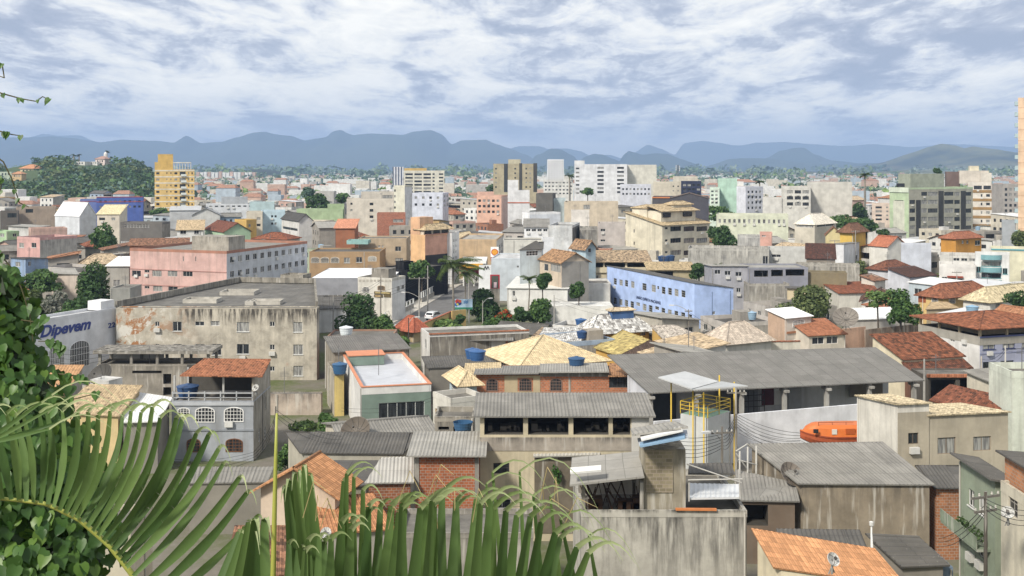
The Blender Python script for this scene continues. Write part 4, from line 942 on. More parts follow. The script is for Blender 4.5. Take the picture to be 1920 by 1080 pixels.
# --- sage green modern house
n17 = B('modern sage green house with a white side, orange parapet caps and a strip window', 644, 678, 808, 727, '7f9488', D=115, th=-76, wall=plaster('dddcd8', .15), wallR=plaster('7c9285', .12), roof=('flat', .75, sheet('bcc0c8')), wins=[('R', 710, 756, 796, 787, 1, 1, dict(t='g', fr='cfd3d1'))], bands=[('R', 679, 803, 812, 805, '6e8478', .05)], name='modern_house', cat='house', yb=815)
cap = paint('d98358', .7); a, b, z = n17['a'], n17['b'], n17['H']; m = MB()
for q in ((-a-.08, .08, -.08, .25), (-a-.08, .08, b-.25, b+.08), (-a-.08, -a+.25, .25, b-.25), (-.25, .08, .25, b-.25)): m.box(*q, z+.03, z+.13)
m.build('parapet_cap', cap, n17['root'])
m = MB(); m.box(-a+.3, -a+3.6, .3, b*.62, z-.7, z+.45); m.build('raised_block', plaster('7c9285', .12), n17['root'])
m = MB(); m.box(-a+.2, -a+3.7, .2, b*.64, z+.45, z+.55); m.build('block_cap', cap, n17['root'])
sh = B('brown-grey shed with a long sloping sheet roof behind the sage green house', 611, 627, 766, 660, '9a8f7d', z=6.3, th=-74, roof=('shed', 'r', .5, fibre('77746f', .4), .3), wall=concrete('8b8172', .6), wins=[('R', 690, 676, 726, 692, 1, 1, O), ('R', 729, 677, 750, 692, 1, 1, O)], name='shed', cat='shed')
B('narrow house with a yellow side wall squeezed left of the sage green house', 613, 627, 645, 700, 'dcc06a', z=5.0, th=-74, roof=('flat', .3), wall=concrete('a39a88', .5), wallR=plaster('dfc36c', .4), name='house', cat='house')
tank(637, 700, z=5.0, r=.8, h=1.0, col='2b5c8c', label='blue water tank between the sage green house and the yellow wall')
B('long low building with a brownish pink blind wall behind the grey sloping roof', 614, 736, None, 630, 'a87d64', z=6.0, b=6, roof=('flat', .2), name='outbuilding', cat='building', dirt=.6)
tank(649, 629, z=6.2, r=.85, h=1.0, col='d3dde2', label='white water tank with a blue lid on the brownish pink building')
n19 = B('grey workshop with a white end wall and a mouldy dark side', 790, 806, 992, 628, '8d877c', z=6.2, th=-75, wall=plaster('dcdbd6', .3), wallR=concrete('7f796e', .85), roof=('flat', .3), wins=[('L', 796, 634, 800, 652)], name='workshop', cat='workshop')
m = MB(); u = n19['b']; m.box(-.2, .14, -.1, u, n19['H']+.03, n19['H']+.2); m.build('tile_coping', tiles('c9713f', .3), n19['root'])
nT = B('white lean-to with a grey sheet roof in front of the mouldy workshop wall', 884, 952, None, 637, 'd3d1cb', z=5.2, b=3, roof=('shed', 'f', .6, fibre('8d8a84', .3), .8), bands=[('L', 948, 637, 953, 680, 'b5623c', .05)], name='shed', cat='shed', yb=668)
Q('low grey sheet roofs in front of the two blue tanks', (800, 690, 4.4), (1000, 682, 4.4), (790, 668, 4.8), (995, 662, 4.8), FIBD, .3, '8a857b', name='shed', cat='shed')
tank(886, 672, D=134.5, r=.85, h=1.0, col='2b5c9c', label='blue water tank standing behind another in front of the white lean-to'); tank(895, 675, D=132, r=.95, h=1.0, col='2b5c9c', label='blue lidded water tank nearest the white lean-to')
# --- orange brick row, yellow hip, blue house
n20 = B('row house of bare orange brick and beige render with arched windows', 893, 1223, None, 703, 'b8683f', D=123, b=6, wall=brick('bf6b40', .15), roof=('flat', .05), wins=[('L', 911, 710, 934, 733, 1, 1, dict(t='arch', fr='8a6a5c')), ('L', 973, 709, 997, 733, 1, 1, dict(t='arch', fr='8a6a5c')), ('L', 1031, 709, 1054, 733, 1, 1, dict(t='arch', fr='8a6a5c')), ('L', 1142, 707, 1219, 727, 1, 1, dict(t='g', fr='4a4440'))], bands=[('L', 946, 704, 970.5, 760, 'c9b48c', .04), ('L', 999.5, 704, 1013, 760, 'c9b48c', .04), ('L', 970.5, 704, 999.5, 708, 'c9b48c', .04), ('L', 970.5, 734, 999.5, 760, 'c9b48c', .04), ('L', 1066, 708, 1070, 760, concrete('8f8a80', .3), .04), ('L', 1013, 699, 1140, 706, concrete('7f7a72', .5), .05)], name='row_house', cat='house', yb=745)
qpart(n20, 'roof_sheets', fibre('8b8882', .3), [(888, 701, 122.3), (1010, 700, 122.3), (893, 686, 128.5), (1012, 685, 128.5)], .3)
qpart(n20, 'roof_sheets', FIBL, [(1010.5, 698, 122.2), (1142, 697, 122.2), (1012.5, 682, 128.5), (1138, 680, 128.5)], .3)
qpart(n20, 'tile_roof', tiles('c9884f', .4), [(1140, 705, 122.2), (1225, 705, 122.2), (1143, 681, 129), (1215, 681, 129)], .28)
tank(1081, 686, D=127, r=.9, h=.8, col='25507f', label='dark blue water tank on the corrugated roof of the orange brick row')
B('house under a large clean yellow hip roof behind the orange brick row', 905, 975, 1137, 686, 'dcc489', z=5.0, th=-66, roof=('hip', '', 2.5, tiles('dfc48c', .04), .5), name='house', cat='house')
B('pale blue house with a small yellow hip roof left of the orange brick row', 843, 866, 894, 713, 'b9cfd9', D=118, th=-72, roof=('hip', '', .7, tiles('dcc08a', .06), .7), wins=[('L', 846, 718, 858, 735, 1, 1, dict(t='v'))], name='house', cat='house', yb=770)
B('white terraced house with two yellow doors beside the pale blue house', 812, 845, None, 748, 'd3cfc4', D=112, th=-60, b=4, roof=('flat', .5), wins=[('L', 816, 765, 822, 790, 1, 1, dict(t='f', fr='d8a33c', pk=0)), ('L', 828, 772, 834, 795, 1, 1, dict(t='f', fr='d8a33c', pk=0))], dirt=.7, name='house', cat='house')
Q('low yellow tile roof linking the pale blue house to the big yellow hip roof', (868, 708, 5.4), (940, 705, 5.4), (872, 681, 6.0), (940, 679, 6.0), tiles('d6ba84', .1), .28, 'b9c9d0')
# ------------------------------------------------------------------ warehouse, platform, lifeboat
wr = Q('huge grey corrugated warehouse roof on concrete columns right of centre', (1218, 737, 6.4), (1734, 713, 6.4), (1138, 665, 7.8), (1642, 651, 7.8), fibre('7b7974', .25), .3, walls=False, name='warehouse', cat='warehouse', yb=860)
bpy.context.view_layer.update(); iw = wr.matrix_world.inverted()
e0, e1, r0, r1 = [iw @ PZ(*q) for q in ((1218, 737, 6.4), (1734, 713, 6.4), (1138, 665, 7.8), (1642, 651, 7.8))]
u = (e1-e0).normalized(); dp = Vector((-u.y, u.x, 0)); Lw = (e1-e0).length
m = MB(); p, q = e0+dp*7, e1+dp*7
m.face([(p.x, p.y, 0), (q.x, q.y, 0), (q.x, q.y, 6.9), (p.x, p.y, 6.9)]); m.face([(e0.x+.3, e0.y+.5, 0), (p.x+.3, p.y, 0), (p.x+.3, p.y, 6.8), (e0.x+.3, e0.y+.5, 6.2)]); m.build('back_wall', plaster('c9cbd3', .3), wr)
for k in (.01, .17, .33, .485, .64, .80, .97):
    c = e0+u*Lw*k+dp*.6; m = MB(); m.obox((c.x, c.y, 3.1), u*.2, dp*.2, (0, 0, 3.1)); m.obox((c.x, c.y, 5.9), u*.25, dp*.7, (0, 0, .12)); m.build('column', concrete('a5a29a', .4), wr)
def wpanel(k0, k1, z0, z1, mat, name, off=6.9):
    c = e0+u*Lw*(k0+k1)/2+dp*off; m = MB(); m.obox((c.x, c.y, (z0+z1)/2), u*Lw*(k1-k0)/2, dp*.06, (0, 0, (z1-z0)/2)); return m.build(name, mat, wr)
wpanel(.50, .545, 3.0, 5.5, paint('5c1424', .6), 'maroon_door'); wpanel(.547, .575, 3.0, 5.4, paint('dfe0e0'), 'white_door'); wpanel(.02, .16, 0, 5.5, paint('3d4047', .8), 'dark_partition', 5.5)
wpanel(.33, .47, 0, 5.6, paint('6d7077', .8), 'dark_partition', 5.9); wpanel(.58, .63, 0, 5.6, paint('93959b', .8), 'dark_partition', 5.6); wpanel(.83, .96, 3.6, 5.2, paint('6b6258', .8), 'dark_partition', 6.2)
m = MB(); rj = random.Random(2)
for k in range(7): c = e0+u*Lw*(.345+.02*k)+dp*4; m.bar((c.x, c.y, 2.5), (c.x, c.y, 5.3), .05, 4)
for k in range(4): c = e0+u*Lw*.345+dp*4; c2 = e0+u*Lw*.465+dp*4; m.bar((c.x, c.y, 3+.6*k), (c2.x, c2.y, 3+.6*k), .05, 4)
m.build('storage_rack', paint('2c2d31'), wr)
def longwall(label, p0, p1, z, mat, th=.12, name='boundary_wall', cap=None):
    a, b = PZ(*p0, z), PZ(*p1, z); d = (b-a); d.z = 0; n_ = d.normalized().cross(Vector((0, 0, 1))); root = tag(bpy.data.objects.new(name, None), label, 'wall'); COL.objects.link(root); root.location = (a.x, a.y, 0)
    m = MB(); m.obox(Vector((d.x/2, d.y/2, z/2)), d/2, n_*th, (0, 0, z/2)); m.build('wall', mat, root)
    if cap: m = MB(); m.obox(Vector((d.x/2, d.y/2, z+.06)), d/2, n_*(th+.09), (0, 0, .06)); m.build('coping', cap, root)
    FOOT.append([Vector((a.x-.5, a.y, 0)), Vector((b.x, b.y-.5, 0)), Vector((b.x+.5, b.y, 0)), Vector((a.x, a.y+.5, 0))]); VIS.append((p0[0], p1[0], max(p0[1], p1[1])+60, a.y, max(p0[1], p1[1]))); return root
longwall('long white boundary wall of the warehouse yard behind the orange lifeboat', (1226, 790), (1616, 757), 4.7, plaster('e3e5ea', .2))
# yellow railed platform
pf = B('grey ribbed container cabin with a yellow railed deck under a tin canopy', 1276, 1327, 1369, 784, 'b9bcbd', D=100, th=-42, roof=('flat', .02, paint('7fa58a', .8)), wall=sheet('c3c7c8', .05), name='cabin', cat='cabin', yb=850)
YP = paint('d9b21f', .5); a, b, z = pf['a'], pf['b'], pf['H']; m = MB()
for x, y in ((-a, 0), (-a*.66, 0), (-a*.33, 0), (0, 0), (0, b*.5), (0, b), (-a, b), (-a*.5, b), (-a, b*.5)): m.bar((x, y, z), (x, y, z+1.15), .045, 6)
for dz in (.45, .8, 1.15):
    for p, q in (((-a, 0), (0, 0)), ((0, 0), (0, b)), ((0, b), (-a, b)), ((-a, b), (-a, 0))): m.bar((*p, z+dz), (*q, z+dz), .04, 6)
m.build('railing', YP, pf['root'])
for x, y, h_ in ((-a-.9, -.2, 2.9), (-.1, -.5, 2.4), (.2, b+.4, 2.7), (-a*.5, b+.5, 3.1), (-a*.45, -.4, 2.7)): m = MB(); m.bar((x, y, .0), (x, y, z+h_), .07, 6); m.build('canopy_post', YP, pf['root'])
qpart(pf, 'canopy', sheet('b9bcbd', .05), [(1234, 707, 101.5), (1297, 729, 98.5), (1284, 696, 104.5), (1348, 715, 101.5)])
qpart(pf, 'canopy', sheet('aeb1b2', .05), [(1297, 729, 98.4), (1234, 707, 101.4), (1402, 722, 98), (1350, 715, 101.4)]) if False else qpart(pf, 'canopy', sheet('aeb1b2', .05), [(1298, 730, 98.3), (1402, 723, 97.5), (1350, 715.5, 101.4), (1353, 715, 101.4)])
# orange enclosed lifeboat
def lifeboat():
    p = PD(1575, 835, 103); root = empty('lifeboat', (p.x, 103, p.z), R(3), 'orange enclosed lifeboat parked in front of the long white wall', 'lifeboat'); Ls = 7.6
    def sect(t):                           # half breadth, keel z, gunwale z, roof z at station t (0 bow .. 1 stern)
        b_ = 1.35*min(1, (math.sin(min(t, .5)*math.pi))**.6+.02) if t < .5 else 1.35*(1-.12*((t-.5)/.5)**2)
        return b_, .75*(1-min(1, t*3.2))**2, 1.05+.35*(1-min(1, t*2.5))**2, (1.15+.35*(1-min(1, t*2.5))**2) if t < .07 else 1.75+.35*min(1, (t-.07)*9) if t < .22 else 2.1 if t < .93 else 1.85
    hl, ca = MB(), MB(); S = [sect(i/24) for i in range(25)]; X = [-Ls/2+Ls*i/24 for i in range(25)]
    def ring(i):
        b_, k, g, c = S[i]; x = X[i]; return [(x, -b_, g), (x, -b_*.92, k+.55*(g-k)), (x, -b_*.6, k+.15*(g-k)), (x, 0, k), (x, b_*.6, k+.15*(g-k)), (x, b_*.92, k+.55*(g-k)), (x, b_, g)]
    def top(i):
        b_, k, g, c = S[i]; x = X[i]; return [(x, -b_*1.0, g+.02), (x, -b_*.86, g+.72*(c-g)), (x, -b_*.62, c), (x, 0, c+.06), (x, b_*.62, c), (x, b_*.86, g+.72*(c-g)), (x, b_, g+.02)]
    for i in range(24):
        for f, M_ in ((ring, hl), (top, ca)):
            A, Bq = f(i), f(i+1)
            for j in range(6): M_.face([A[j], Bq[j], Bq[j+1], A[j+1]], 0, None, M_ is hl)
    hl.face(ring(24)); ca.face(top(24)); hl.build('hull', paint('c4562c', .5), root); ca.build('canopy', paint('e06a1e', .45), root)
    m = MB()
    for i in range(24):
        for s in (-1, 1): m.obox(((X[i]+X[i+1])/2, s*(S[i][0]+S[i+1][0])/2, (S[i][2]+S[i+1][2])/2), ((X[i+1]-X[i])/2, s*(S[i+1][0]-S[i][0])/2, (S[i+1][2]-S[i][2])/2), (0, .06, 0), (0, 0, .06))
    m.build('rubbing_strake', paint('a5411d', .6), root)
    for x0, x1, z0, z1, mt in ((-2.95, -2.5, 1.5, 1.85, paint('20242a', .15, .5)), (-1.2, -.75, 1.35, 1.8, paint('d8d4c8')), (.1, .95, 1.35, 1.85, paint('c9571c')), (1.2, 2.2, 1.35, 1.85, paint('c9571c'))):
        m = MB(); m.box(x0, x1, -1.33, -1.21, z0, z1); m.build('hatch', mt, root)
    m = MB(); 
    for x in (-2.3, -1, .3, 1.6, 2.9): m.bar((x, -.75, 2.05), (x, -.75, 2.35), .025, 5)
    m.bar((-2.3, -.75, 2.35), (1.0, -.75, 2.35), .025, 5); m.build('handrail', paint('8f4a24'), root)
    m = MB()
    for x in (-2, 2): m.box(x-.15, x+.15, -1.1, 1.1, -p.z, .22)
    m.build('cradle', paint('5a5650', .8), root)
lifeboat(); VIS.append((1500, 1625, 832, 102, 832)); FOOT.append([Vector((25, 99, 0)), Vector((36, 99, 0)), Vector((36, 107, 0)), Vector((25, 107, 0))])
# ------------------------------------------------------------------ yellow villa with blotched roofs
LW, LB, LY = tiles('dcdbd6', .6, '4f4842'), tiles('cdbfac', .5, '5a5048'), tiles('d9bd5c', .5, '55482f')
m1 = B('yellow villa with a lichen-spotted white tile roof and a small blue lantern on top', 1086, 1109, 1217, 617, 'dda94a', z=5.4, th=-68, roof=('hip', '', 1.7, LW, .9), wins=[('L', 1103, 622, 1107, 633, 1, 1, dict(fr='2c4f80')), ('R', 1116, 622, 1126, 634, 1, 1, dict(fr='2c4f80')), ('R', 1200, 618, 1210, 629, 1, 1, dict(fr='2c4f80'))], name='villa', cat='house', yb=640)
a, b, z = m1['a'], m1['b'], m1['H']; m = MB(); m.box(-a*.62, -a*.3, b*.42, b*.42+3.6, z+1.0, z+2.25); m.build('lantern', plaster('3f66a0', .2), m1['root'])
hiproof(m1['root'], -a*.68, -a*.24, b*.42-.3, b*.42+3.9, z+2.27, .35, tiles('d9bf94', .2), 0, 'lantern_roof')
Q('', (996, 652, 4.0), (1110, 651, 4.0), (1020, 614, 5.3), (1088, 613, 5.3), LW, .3, 'dda94a', parent=m1['root'], yb=665)
Q('', (1020, 614, 5.28), (992, 654, 3.98), (1016, 613, 5.32), (990, 640, 4.0), tiles('c9a57a', .6), 0, 'dda94a', parent=m1['root'], walls=False)
Q('', (1112, 651, 4.4), (1158, 667, 3.9), (1167, 618, 5.5), (1219, 637, 5.4), LY, .3, 'dda94a', parent=m1['root'])
Q('', (1157, 668, 3.9), (1292, 662, 3.9), (1217, 637.5, 5.4), (1221, 637.5, 5.4), tiles('5c473a', .2), .3, 'dda94a', parent=m1['root'], walls=False)
Q('', (1252, 646, 4.2), (1347, 644, 4.2), (1219, 610, 5.6), (1266, 609, 5.6), LB, .3, 'e0b257', parent=m1['root'])
B('house under a pale greyish pink hip roof behind the warehouse ridge', 1316, 1362, 1446, 641, 'c9c6bf', z=5.0, th=-62, roof=('hip', '', 2.2, tiles('c9b6a0', .25, '5a5048'), .5), name='house', cat='house')
# ------------------------------------------------------------------ blue institute
def zz(L, x0, y0, k=4.0): return [(x0+a/k, y0+c/k, x0+b/k, y0+d/k) for a, b, c, d in L]
W1 = zz([(762, 785, 167, 215), (805, 830, 177, 222), (846, 870, 181, 230), (893, 918, 190, 240), (977, 1008, 205, 258), (1047, 1078, 217, 270), (1088, 1103, 225, 250), (1122, 1150, 232, 285), (1170, 1198, 240, 292), (1218, 1248, 248, 302), (1270, 1300, 258, 310), (722, 743, 305, 350), (762, 785, 312, 360), (803, 828, 322, 368), (845, 870, 330, 378), (888, 914, 340, 390), (932, 960, 348, 375), (980, 1008, 360, 410), (1025, 1053, 370, 420), (1072, 1102, 378, 403), (1120, 1148, 390, 442), (1168, 1197, 402, 452), (1217, 1246, 412, 465), (1268, 1298, 424, 477), (1325, 1350, 438, 488)], 960, 480)
m2 = B('long pale blue institute with lettering and two rows of small windows', 1138, 1302, 1375, 543, 'a9c4fa', D=196, th=-70, roof=('shed', 'k', 1.2, FIBD, .15, 0), dirt=.04, wins=[('L', *q, 1, 1, dict(t='v', fr='b9b3a2', mid=1)) for q in W1]+[('R', 1336, 584, 1341, 590)], bands=[('L', 1182, 594, 1200, 606, '3f68a8', .04), ('L', 1204, 597, 1224, 611, '3f68a8', .04)], name='institute', cat='building', yb=605)
def facetext2(info, s, px0, py0, px1, py1, mat, ratio=1.0, name='lettering'):
    """lettering along the left face; (px0,py0) its top left, (px1,py1) its bottom right"""
    u0, z1 = info['hit']('L', px0, py0); u1, z0 = info['hit']('L', px1, py1); t = text(info['root'], s, (u0-info['a'], -.06, z0), (R(90), 0, 0), 1, mat, name, .02)
    xs = [v.co.x for v in t.data.vertices]; t.scale = ((u1-u0)/(max(xs)-min(xs)), (z1-z0)/.72, 1); return t
NAVY = paint('2b3a66', .5)
facetext2(m2, 'UNIÃO ESPÍRITA MACAENSE', 1193, 554, 1239, 571, NAVY)
m = MB()
for q in (.45, .92): m.bar((.03, m2['b']*q, .3), (.03, m2['b']*q, m2['H']-.5), .05, 5)
m.build('drain_pipe', paint('6f84ac'), m2['root'])
# ------------------------------------------------------------------ white garage and the corner of the street
B('white garage building with a flat pale metal roof beside two round-headed trees', 951, 1064, 1112, 541, 'e2e1dc', z=5.2, th=-6, roof=('shed', 'f', .7, sheet('d9d8d2'), .3), wins=[('L', 961, 545, 966, 555)], name='garage', cat='building', dirt=.15, yb=590)
B('white annex with an open car port below a pale slab, left of the blue institute', 1000, 1150, None, 574, 'e0dfda', z=3.4, b=7, roof=('flat', .05, 'd3d2cc'), wins=[('L', 1024, 589, 1082, 612, 1, 1, dict(t='o', d=5)), ('L', 1090, 589, 1112, 612, 1, 1, dict(t='o', d=5)), ('L', 1118, 590, 1142, 612, 1, 1, dict(t='o', d=5))], name='annex', cat='building', dirt=.2)
B('white wall wing with a stained top between the garage and the blue institute', 1100, 1145, None, 531, 'dedcd6', z=5.4, b=8, roof=('flat', .3), name='annex', cat='building', yb=570)
# ------------------------------------------------------------------ right side houses
m5 = B('narrow two-storey house with a peeling peach side and a white slanted roof', 1440, 1474, 1521, 597, 'c9a68a', z=6.8, th=-60, wallR=plaster('d9cdbf', .3), dirt=.9, roof=('shed', 'r', .9, sheet('e6e7e8'), .3), wins=[('R', 1486, 600, 1509, 614, 1, 1, dict(t='arch', fr='e3e0da')), ('R', 1487, 636, 1502, 648, 1, 1, dict(t='arch', fr='e3e0da'))], bands=[('R', 1475, 622, 1521, 626, 'b97a54', .12)], name='house', cat='house', yb=652)
B('low pale house with white arched windows under a brown-orange tile roof', 1480, 1517, 1585, 630, 'd8cdbb', z=4.6, th=-72, roof=('shed', 'r', 1.6, tiles('ba6a3c', .25), .3), wins=[('R', 1523, 633, 1545, 646, 1, 1, dict(t='g', fr='e6e3de')), ('R', 1550, 631, 1571, 645, 1, 1, dict(t='g', fr='e6e3de'))], name='house', cat='house', yb=652)
longwall('low cream garden wall with a tiled coping above the warehouse roof', (1438, 641), (1500, 640), 4.2, plaster('d6d0c0', .4), cap=tiles('b9623a', .3))
longwall('peach garden wall under the leaning satellite dish', (1578, 617), (1622, 612), 4.6, plaster('d8a98a', .3)); longwall('rust stained concrete wall between the peach wall and the dark tile roof', (1622, 618), (1722, 607), 4.3, concrete('8f7a68', .7))
dish(1586, 600, 158, 1.75, 200, 48, 'leaning grey satellite dish on a peach wall beside the round tree', '7f776d', 1.5)
m6 = Q('old house under a broad rust-brown tile roof with a cream gable wall', (1694, 675, 5.0), (1812, 668, 5.0), (1630, 626, 7.3), (1746, 621, 7.3), tiles('a2562e', .6), .28, 'dccfae', yb=690)
Q('', (1702, 698, 4.1), (1826, 690, 4.1), (1690, 678, 4.7), (1806, 672, 4.7), tiles('8a4a2c', .6), .28, '8a5a42', parent=m6)
m7 = B('lavender and white corner house with navy window frames and a tiled terrace roof', 1722, 1837, 1995, 632, 'dedddb', z=6.9, th=-72, wallR=plaster('a2a7c2', .2), roof=('flat', 1.1, '6d675e', 'a9a499'), dirt=.3, wins=[('L', 1781, 630, 1790, 640, 1, 1, dict(t='p')), ('R', 1843, 638, 1866, 656, 1, 1, dict(fr='2c3872', pk=2)), ('R', 1880, 636, 1903, 654, 1, 1, dict(fr='2c3872', pk=2)), ('R', 1916, 635, 1940, 653, 1, 1, dict(fr='2c3872', pk=2)), ('R', 1843, 679, 1866, 697, 1, 1, dict(fr='2c3872')), ('R', 1876, 677, 1901, 693, 1, 1, dict(fr='2c3872'))], bands=[('R', 1837, 631, 1935, 634, '5a629a', .08), ('R', 1837, 663, 1935, 665, '8a90b4', .05)], name='corner_house', cat='house', yb=730)
a, b, z = m7['a'], m7['b'], m7['H']; hiproof(m7['root'], -a-.8, .9, -.9, b+.8, z+1.15, 1.25, tiles('a85a30', .45), .3)
posts(m7['root'], [(-.25, .25), (-a*.33, .2), (-a*.66, .2), (-a+.2, .2), (-.25, b*.33), (-.25, b*.66)], z, z+1.3, .14, plaster('c9b48f', .3)); m = MB(); m.box(-a+1, -3, 3, b-.5, z-.3, z+1.2); m.build('terrace_room', plaster('bda784', .4), m7['root']); ac(m7, 'L', 1810, 645)
Q('low house with a rust-brown tile roof and white verge below the lavender house', (1741, 750, 5.2), (1862, 780, 5.2), (1781, 720, 6.2), (1899, 746, 6.2), tiles('9c5230', .5), .28, 'c9bfae')
B('low garage with a long terracotta beam in front of the lavender house', 1738, 1846, None, 706, '5c564e', z=4.6, b=5, roof=('flat', .1), wins=[('L', 1745, 712, 1792, 750, 1, 1, dict(t='o', d=4)), ('L', 1800, 710, 1838, 745, 1, 1, dict(t='o', d=4))], bands=[('L', 1736, 701, 1848, 707, tiles('c9713f', .2), .3)], name='garage', cat='garage')
B('white gatehouse strip with green stains at the right edge below the lavender house', 1897, 1990, None, 697, 'd5dccb', D=104, b=5, dirt=.9, name='outbuilding', cat='outbuilding', yb=790)
m11 = B('yellow house with white arched windows under an orange-brown hip roof', 1722, 1768, 1862, 555, 'e0bb72', z=6.0, th=-58, roof=('hip', '', 1.8, tiles('a85c34', .45), .6), wins=[('L', 1747, 557, 1759, 568, 1, 1, dict(t='arch', fr='e6e3dc')), ('R', 1779, 558, 1791, 570, 1, 1, dict(t='arch', fr='e6e3dc'))], bands=[('L', 1722, 555, 1736, 566, 'a5532d', .05)], name='house', cat='house', yb=580)
B('white house under a straw-yellow hip roof at the right edge', 1806, 1856, 1985, 563, 'dcdad2', z=6.0, th=-58, roof=('hip', '', 1.9, tiles('d6c290', .35), .6), wins=[('R', 1866, 567, 1880, 578, 1, 1, dict(t='arch', fr='c9c6bf'))], name='house', cat='house', yb=585)
tank(1823, 588, D=166, r=.85, h=1.0, col='7fa9c9', label='light blue water tank behind the tiled terrace of the lavender house')
Q('low straw-coloured tile roof just above the lavender house terrace', (1735, 580, 5.3), (1800, 577, 5.3), (1745, 566, 5.8), (1775, 565, 5.8), tiles('c9a875', .35), .28, 'c9b48f')
Q('white house with a sagging orange tile roof between the two big round trees', (1572, 550, 5.3), (1650, 548, 5.3), (1538, 529, 6.1), (1632, 527, 6.1), tiles('a8552d', .5), .28, 'd8d4c8')
Q('long white sheet roof behind the round tree and the leaning dish', (1590, 600, 4.8), (1700, 596, 4.8), (1575, 578, 5.6), (1680, 575, 5.6), sheet('e2e2e0'), .4, 'cfc9c0', name='shed', cat='shed')
m13 = B('grey block with small square windows beside the blue institute', 1335, 1404, None, 503, 'a7a8b0', z=9.0, b=9, roof=('shed', 'k', .5, FIBL, .3), wins=[('L', 1340, 506, 1351, 514), ('L', 1359, 508, 1370, 516), ('L', 1379, 510, 1391, 518), ('L', 1381, 540, 1389, 548)], name='building', cat='building', yb=570)
B('grey-violet house with an open first-floor gallery right of the grey block', 1404, 1515, None, 502, '8d8f9c', z=9.2, b=9, wins=[('L', 1414, 507, 1440, 519, 1, 1, dict(t='o', d=3)), ('L', 1446, 506, 1468, 518, 1, 1, dict(t='o', d=3)), ('L', 1473, 505, 1508, 517, 1, 1, dict(t='o', d=3))], roof=('flat', .3, FIBL), name='building', cat='building', yb=545)
B('low grey retaining building with a mouldy front beneath the gallery house', 1405, 1480, None, 532, '8d877c', z=6.5, b=6, wall=concrete('9b968c', .7), roof=('flat', .5), name='outbuilding', cat='building')
m14 = B('grey gabled house whose left side has an orange roof and a bay', 1012, 1053, 1104, 491, '9b978f', D=215, th=-66, wallR=plaster('98948d', .2), wall=plaster('cbb8a0', .4), roof=('gable', 'x', 1.7, tiles('c08a54', .5), .5), wins=[('L', 1020, 494, 1028, 507, 1, 1, dict(t='f')), ('L', 1032, 494, 1051, 508, 1, 1, dict(t='g', fr='b9a890'))], name='house', cat='house', yb=535)
B('small pale blue gabled house with a dark window behind the grey gabled house', 1072, 1098, 1117, 464, 'a6bfcc', D=245, th=-60, roof=('gable', 'x', 1.5, tiles('b98a5c', .55), .6), wins=[('R', 1103, 466, 1108, 473, 1, 1, dict(fr='6b4a3a'))], name='house', cat='house', yb=480)
B('beige house with a lichen-blotched tile roof and a long open balcony', 1103, 1217, None, 491, 'cdbf9f', D=248, b=9, roof=('shed', 'f', 1.9, tiles('c9a678', .6), .7), wins=[('L', 1106, 493, 1131, 501, 1, 1, dict(t='o', d=3)), ('L', 1134, 493, 1172, 501, 1, 1, dict(t='o', d=3)), ('L', 1176, 493, 1210, 501, 1, 1, dict(t='o', d=3)), ('L', 1114, 516, 1122, 525)], bands=[('L', 1102, 502, 1218, 511, 'd3c6a6', .4)], name='house', cat='house', yb=530)
B('low house with a straw tile canopy and dark porch left of the garden with palms', 1218, 1300, None, 506, 'b5a57f', D=240, b=6, roof=('shed', 'f', 1.2, tiles('c9ab74', .4), .6), wins=[('L', 1228, 509, 1262, 519, 1, 1, dict(t='o', d=3))], name='house', cat='house', yb=520)
for k, (px, py) in enumerate(((1241, 490), (1250, 491), (1258, 489))): tank(px, py, D=262, r=.9, h=1.1, col='24477a', label=('dark blue water tank, leftmost of three below the cream four-storey block', 'dark blue water tank, middle of three below the cream four-storey block', 'dark blue water tank, rightmost of three below the cream four-storey block')[k], group='blue tanks below the cream block')
B('grey stained parapet house right of the gallery house', 1492, 1612, None, 497, '9b968c', D=224, b=4, th=-14, wall=concrete('a09b90', .7), roof=('flat', .5), name='outbuilding', cat='building', yb=512)
B('low olive-brown blind wall building beside the gallery house', 1506, 1588, None, 512, '8a7d5e', D=214, b=4, th=-14, roof=('flat', .3), name='outbuilding', cat='building', yb=528)
B('cream house between the gallery house and the broad olive tree', 1476, 1520, None, 545, 'd0be96', D=200, b=6, th=-14, roof=('shed', 'k', .4, FIBD, .4), name='house', cat='house', yb=565)
# cream four-storey block
wl = [('R', x0, y0, x1, y1) for y0, y1 in ((425, 434), (447, 456), (470, 479)) for x0, x1 in ((1257, 1277), (1282, 1302), (1306, 1326))]+[('R', 1247, y, 1252, y+4) for y in (426, 449, 471)]+[('L', 1188, y, 1190, y+6) for y in (410, 430, 453)]
m15 = B('cream four-storey block with stepped straw tile roofs and a stained blank side', 1173, 1243, 1330, 423, 'dcd3b9', D=282, th=-48, dirt=.75, wallR=plaster('dcd3bb', .2), roof=('shed', 'r', 3.2, tiles('d2b47e', .45), .5), wins=[(*q, 1, 1, dict(t='g', fr='5a5650')) for q in wl], name='apartment_block', cat='apartment block', simple=False, yb=485)
a, b, z = m15['a'], m15['b'], m15['H']; m = MB(); m.box(-a*.55, -a*.2, b*.12, b*.86, z, z+3.6); m.build('attic', plaster('dcd3bb', .2), m15['root'])
m = MB(); m.panel((-a*.12, b*.08, z+3.5), (-a*.12, b*.9, z+3.5), (-a*.6, b*.08, z+5.2), (-a*.6, b*.9, z+5.2)); m.build('attic_roof', tiles('d2b47e', .45), m15['root'])
for q0, q1 in ((.15, .3), (.58, .76)):
    m = MB(); m.box(-a*.2, -a*.19+.3, b*q0, b*q1, z+1.9, z+3.1); m.build('window', paint('22242a', .2), m15['root'])
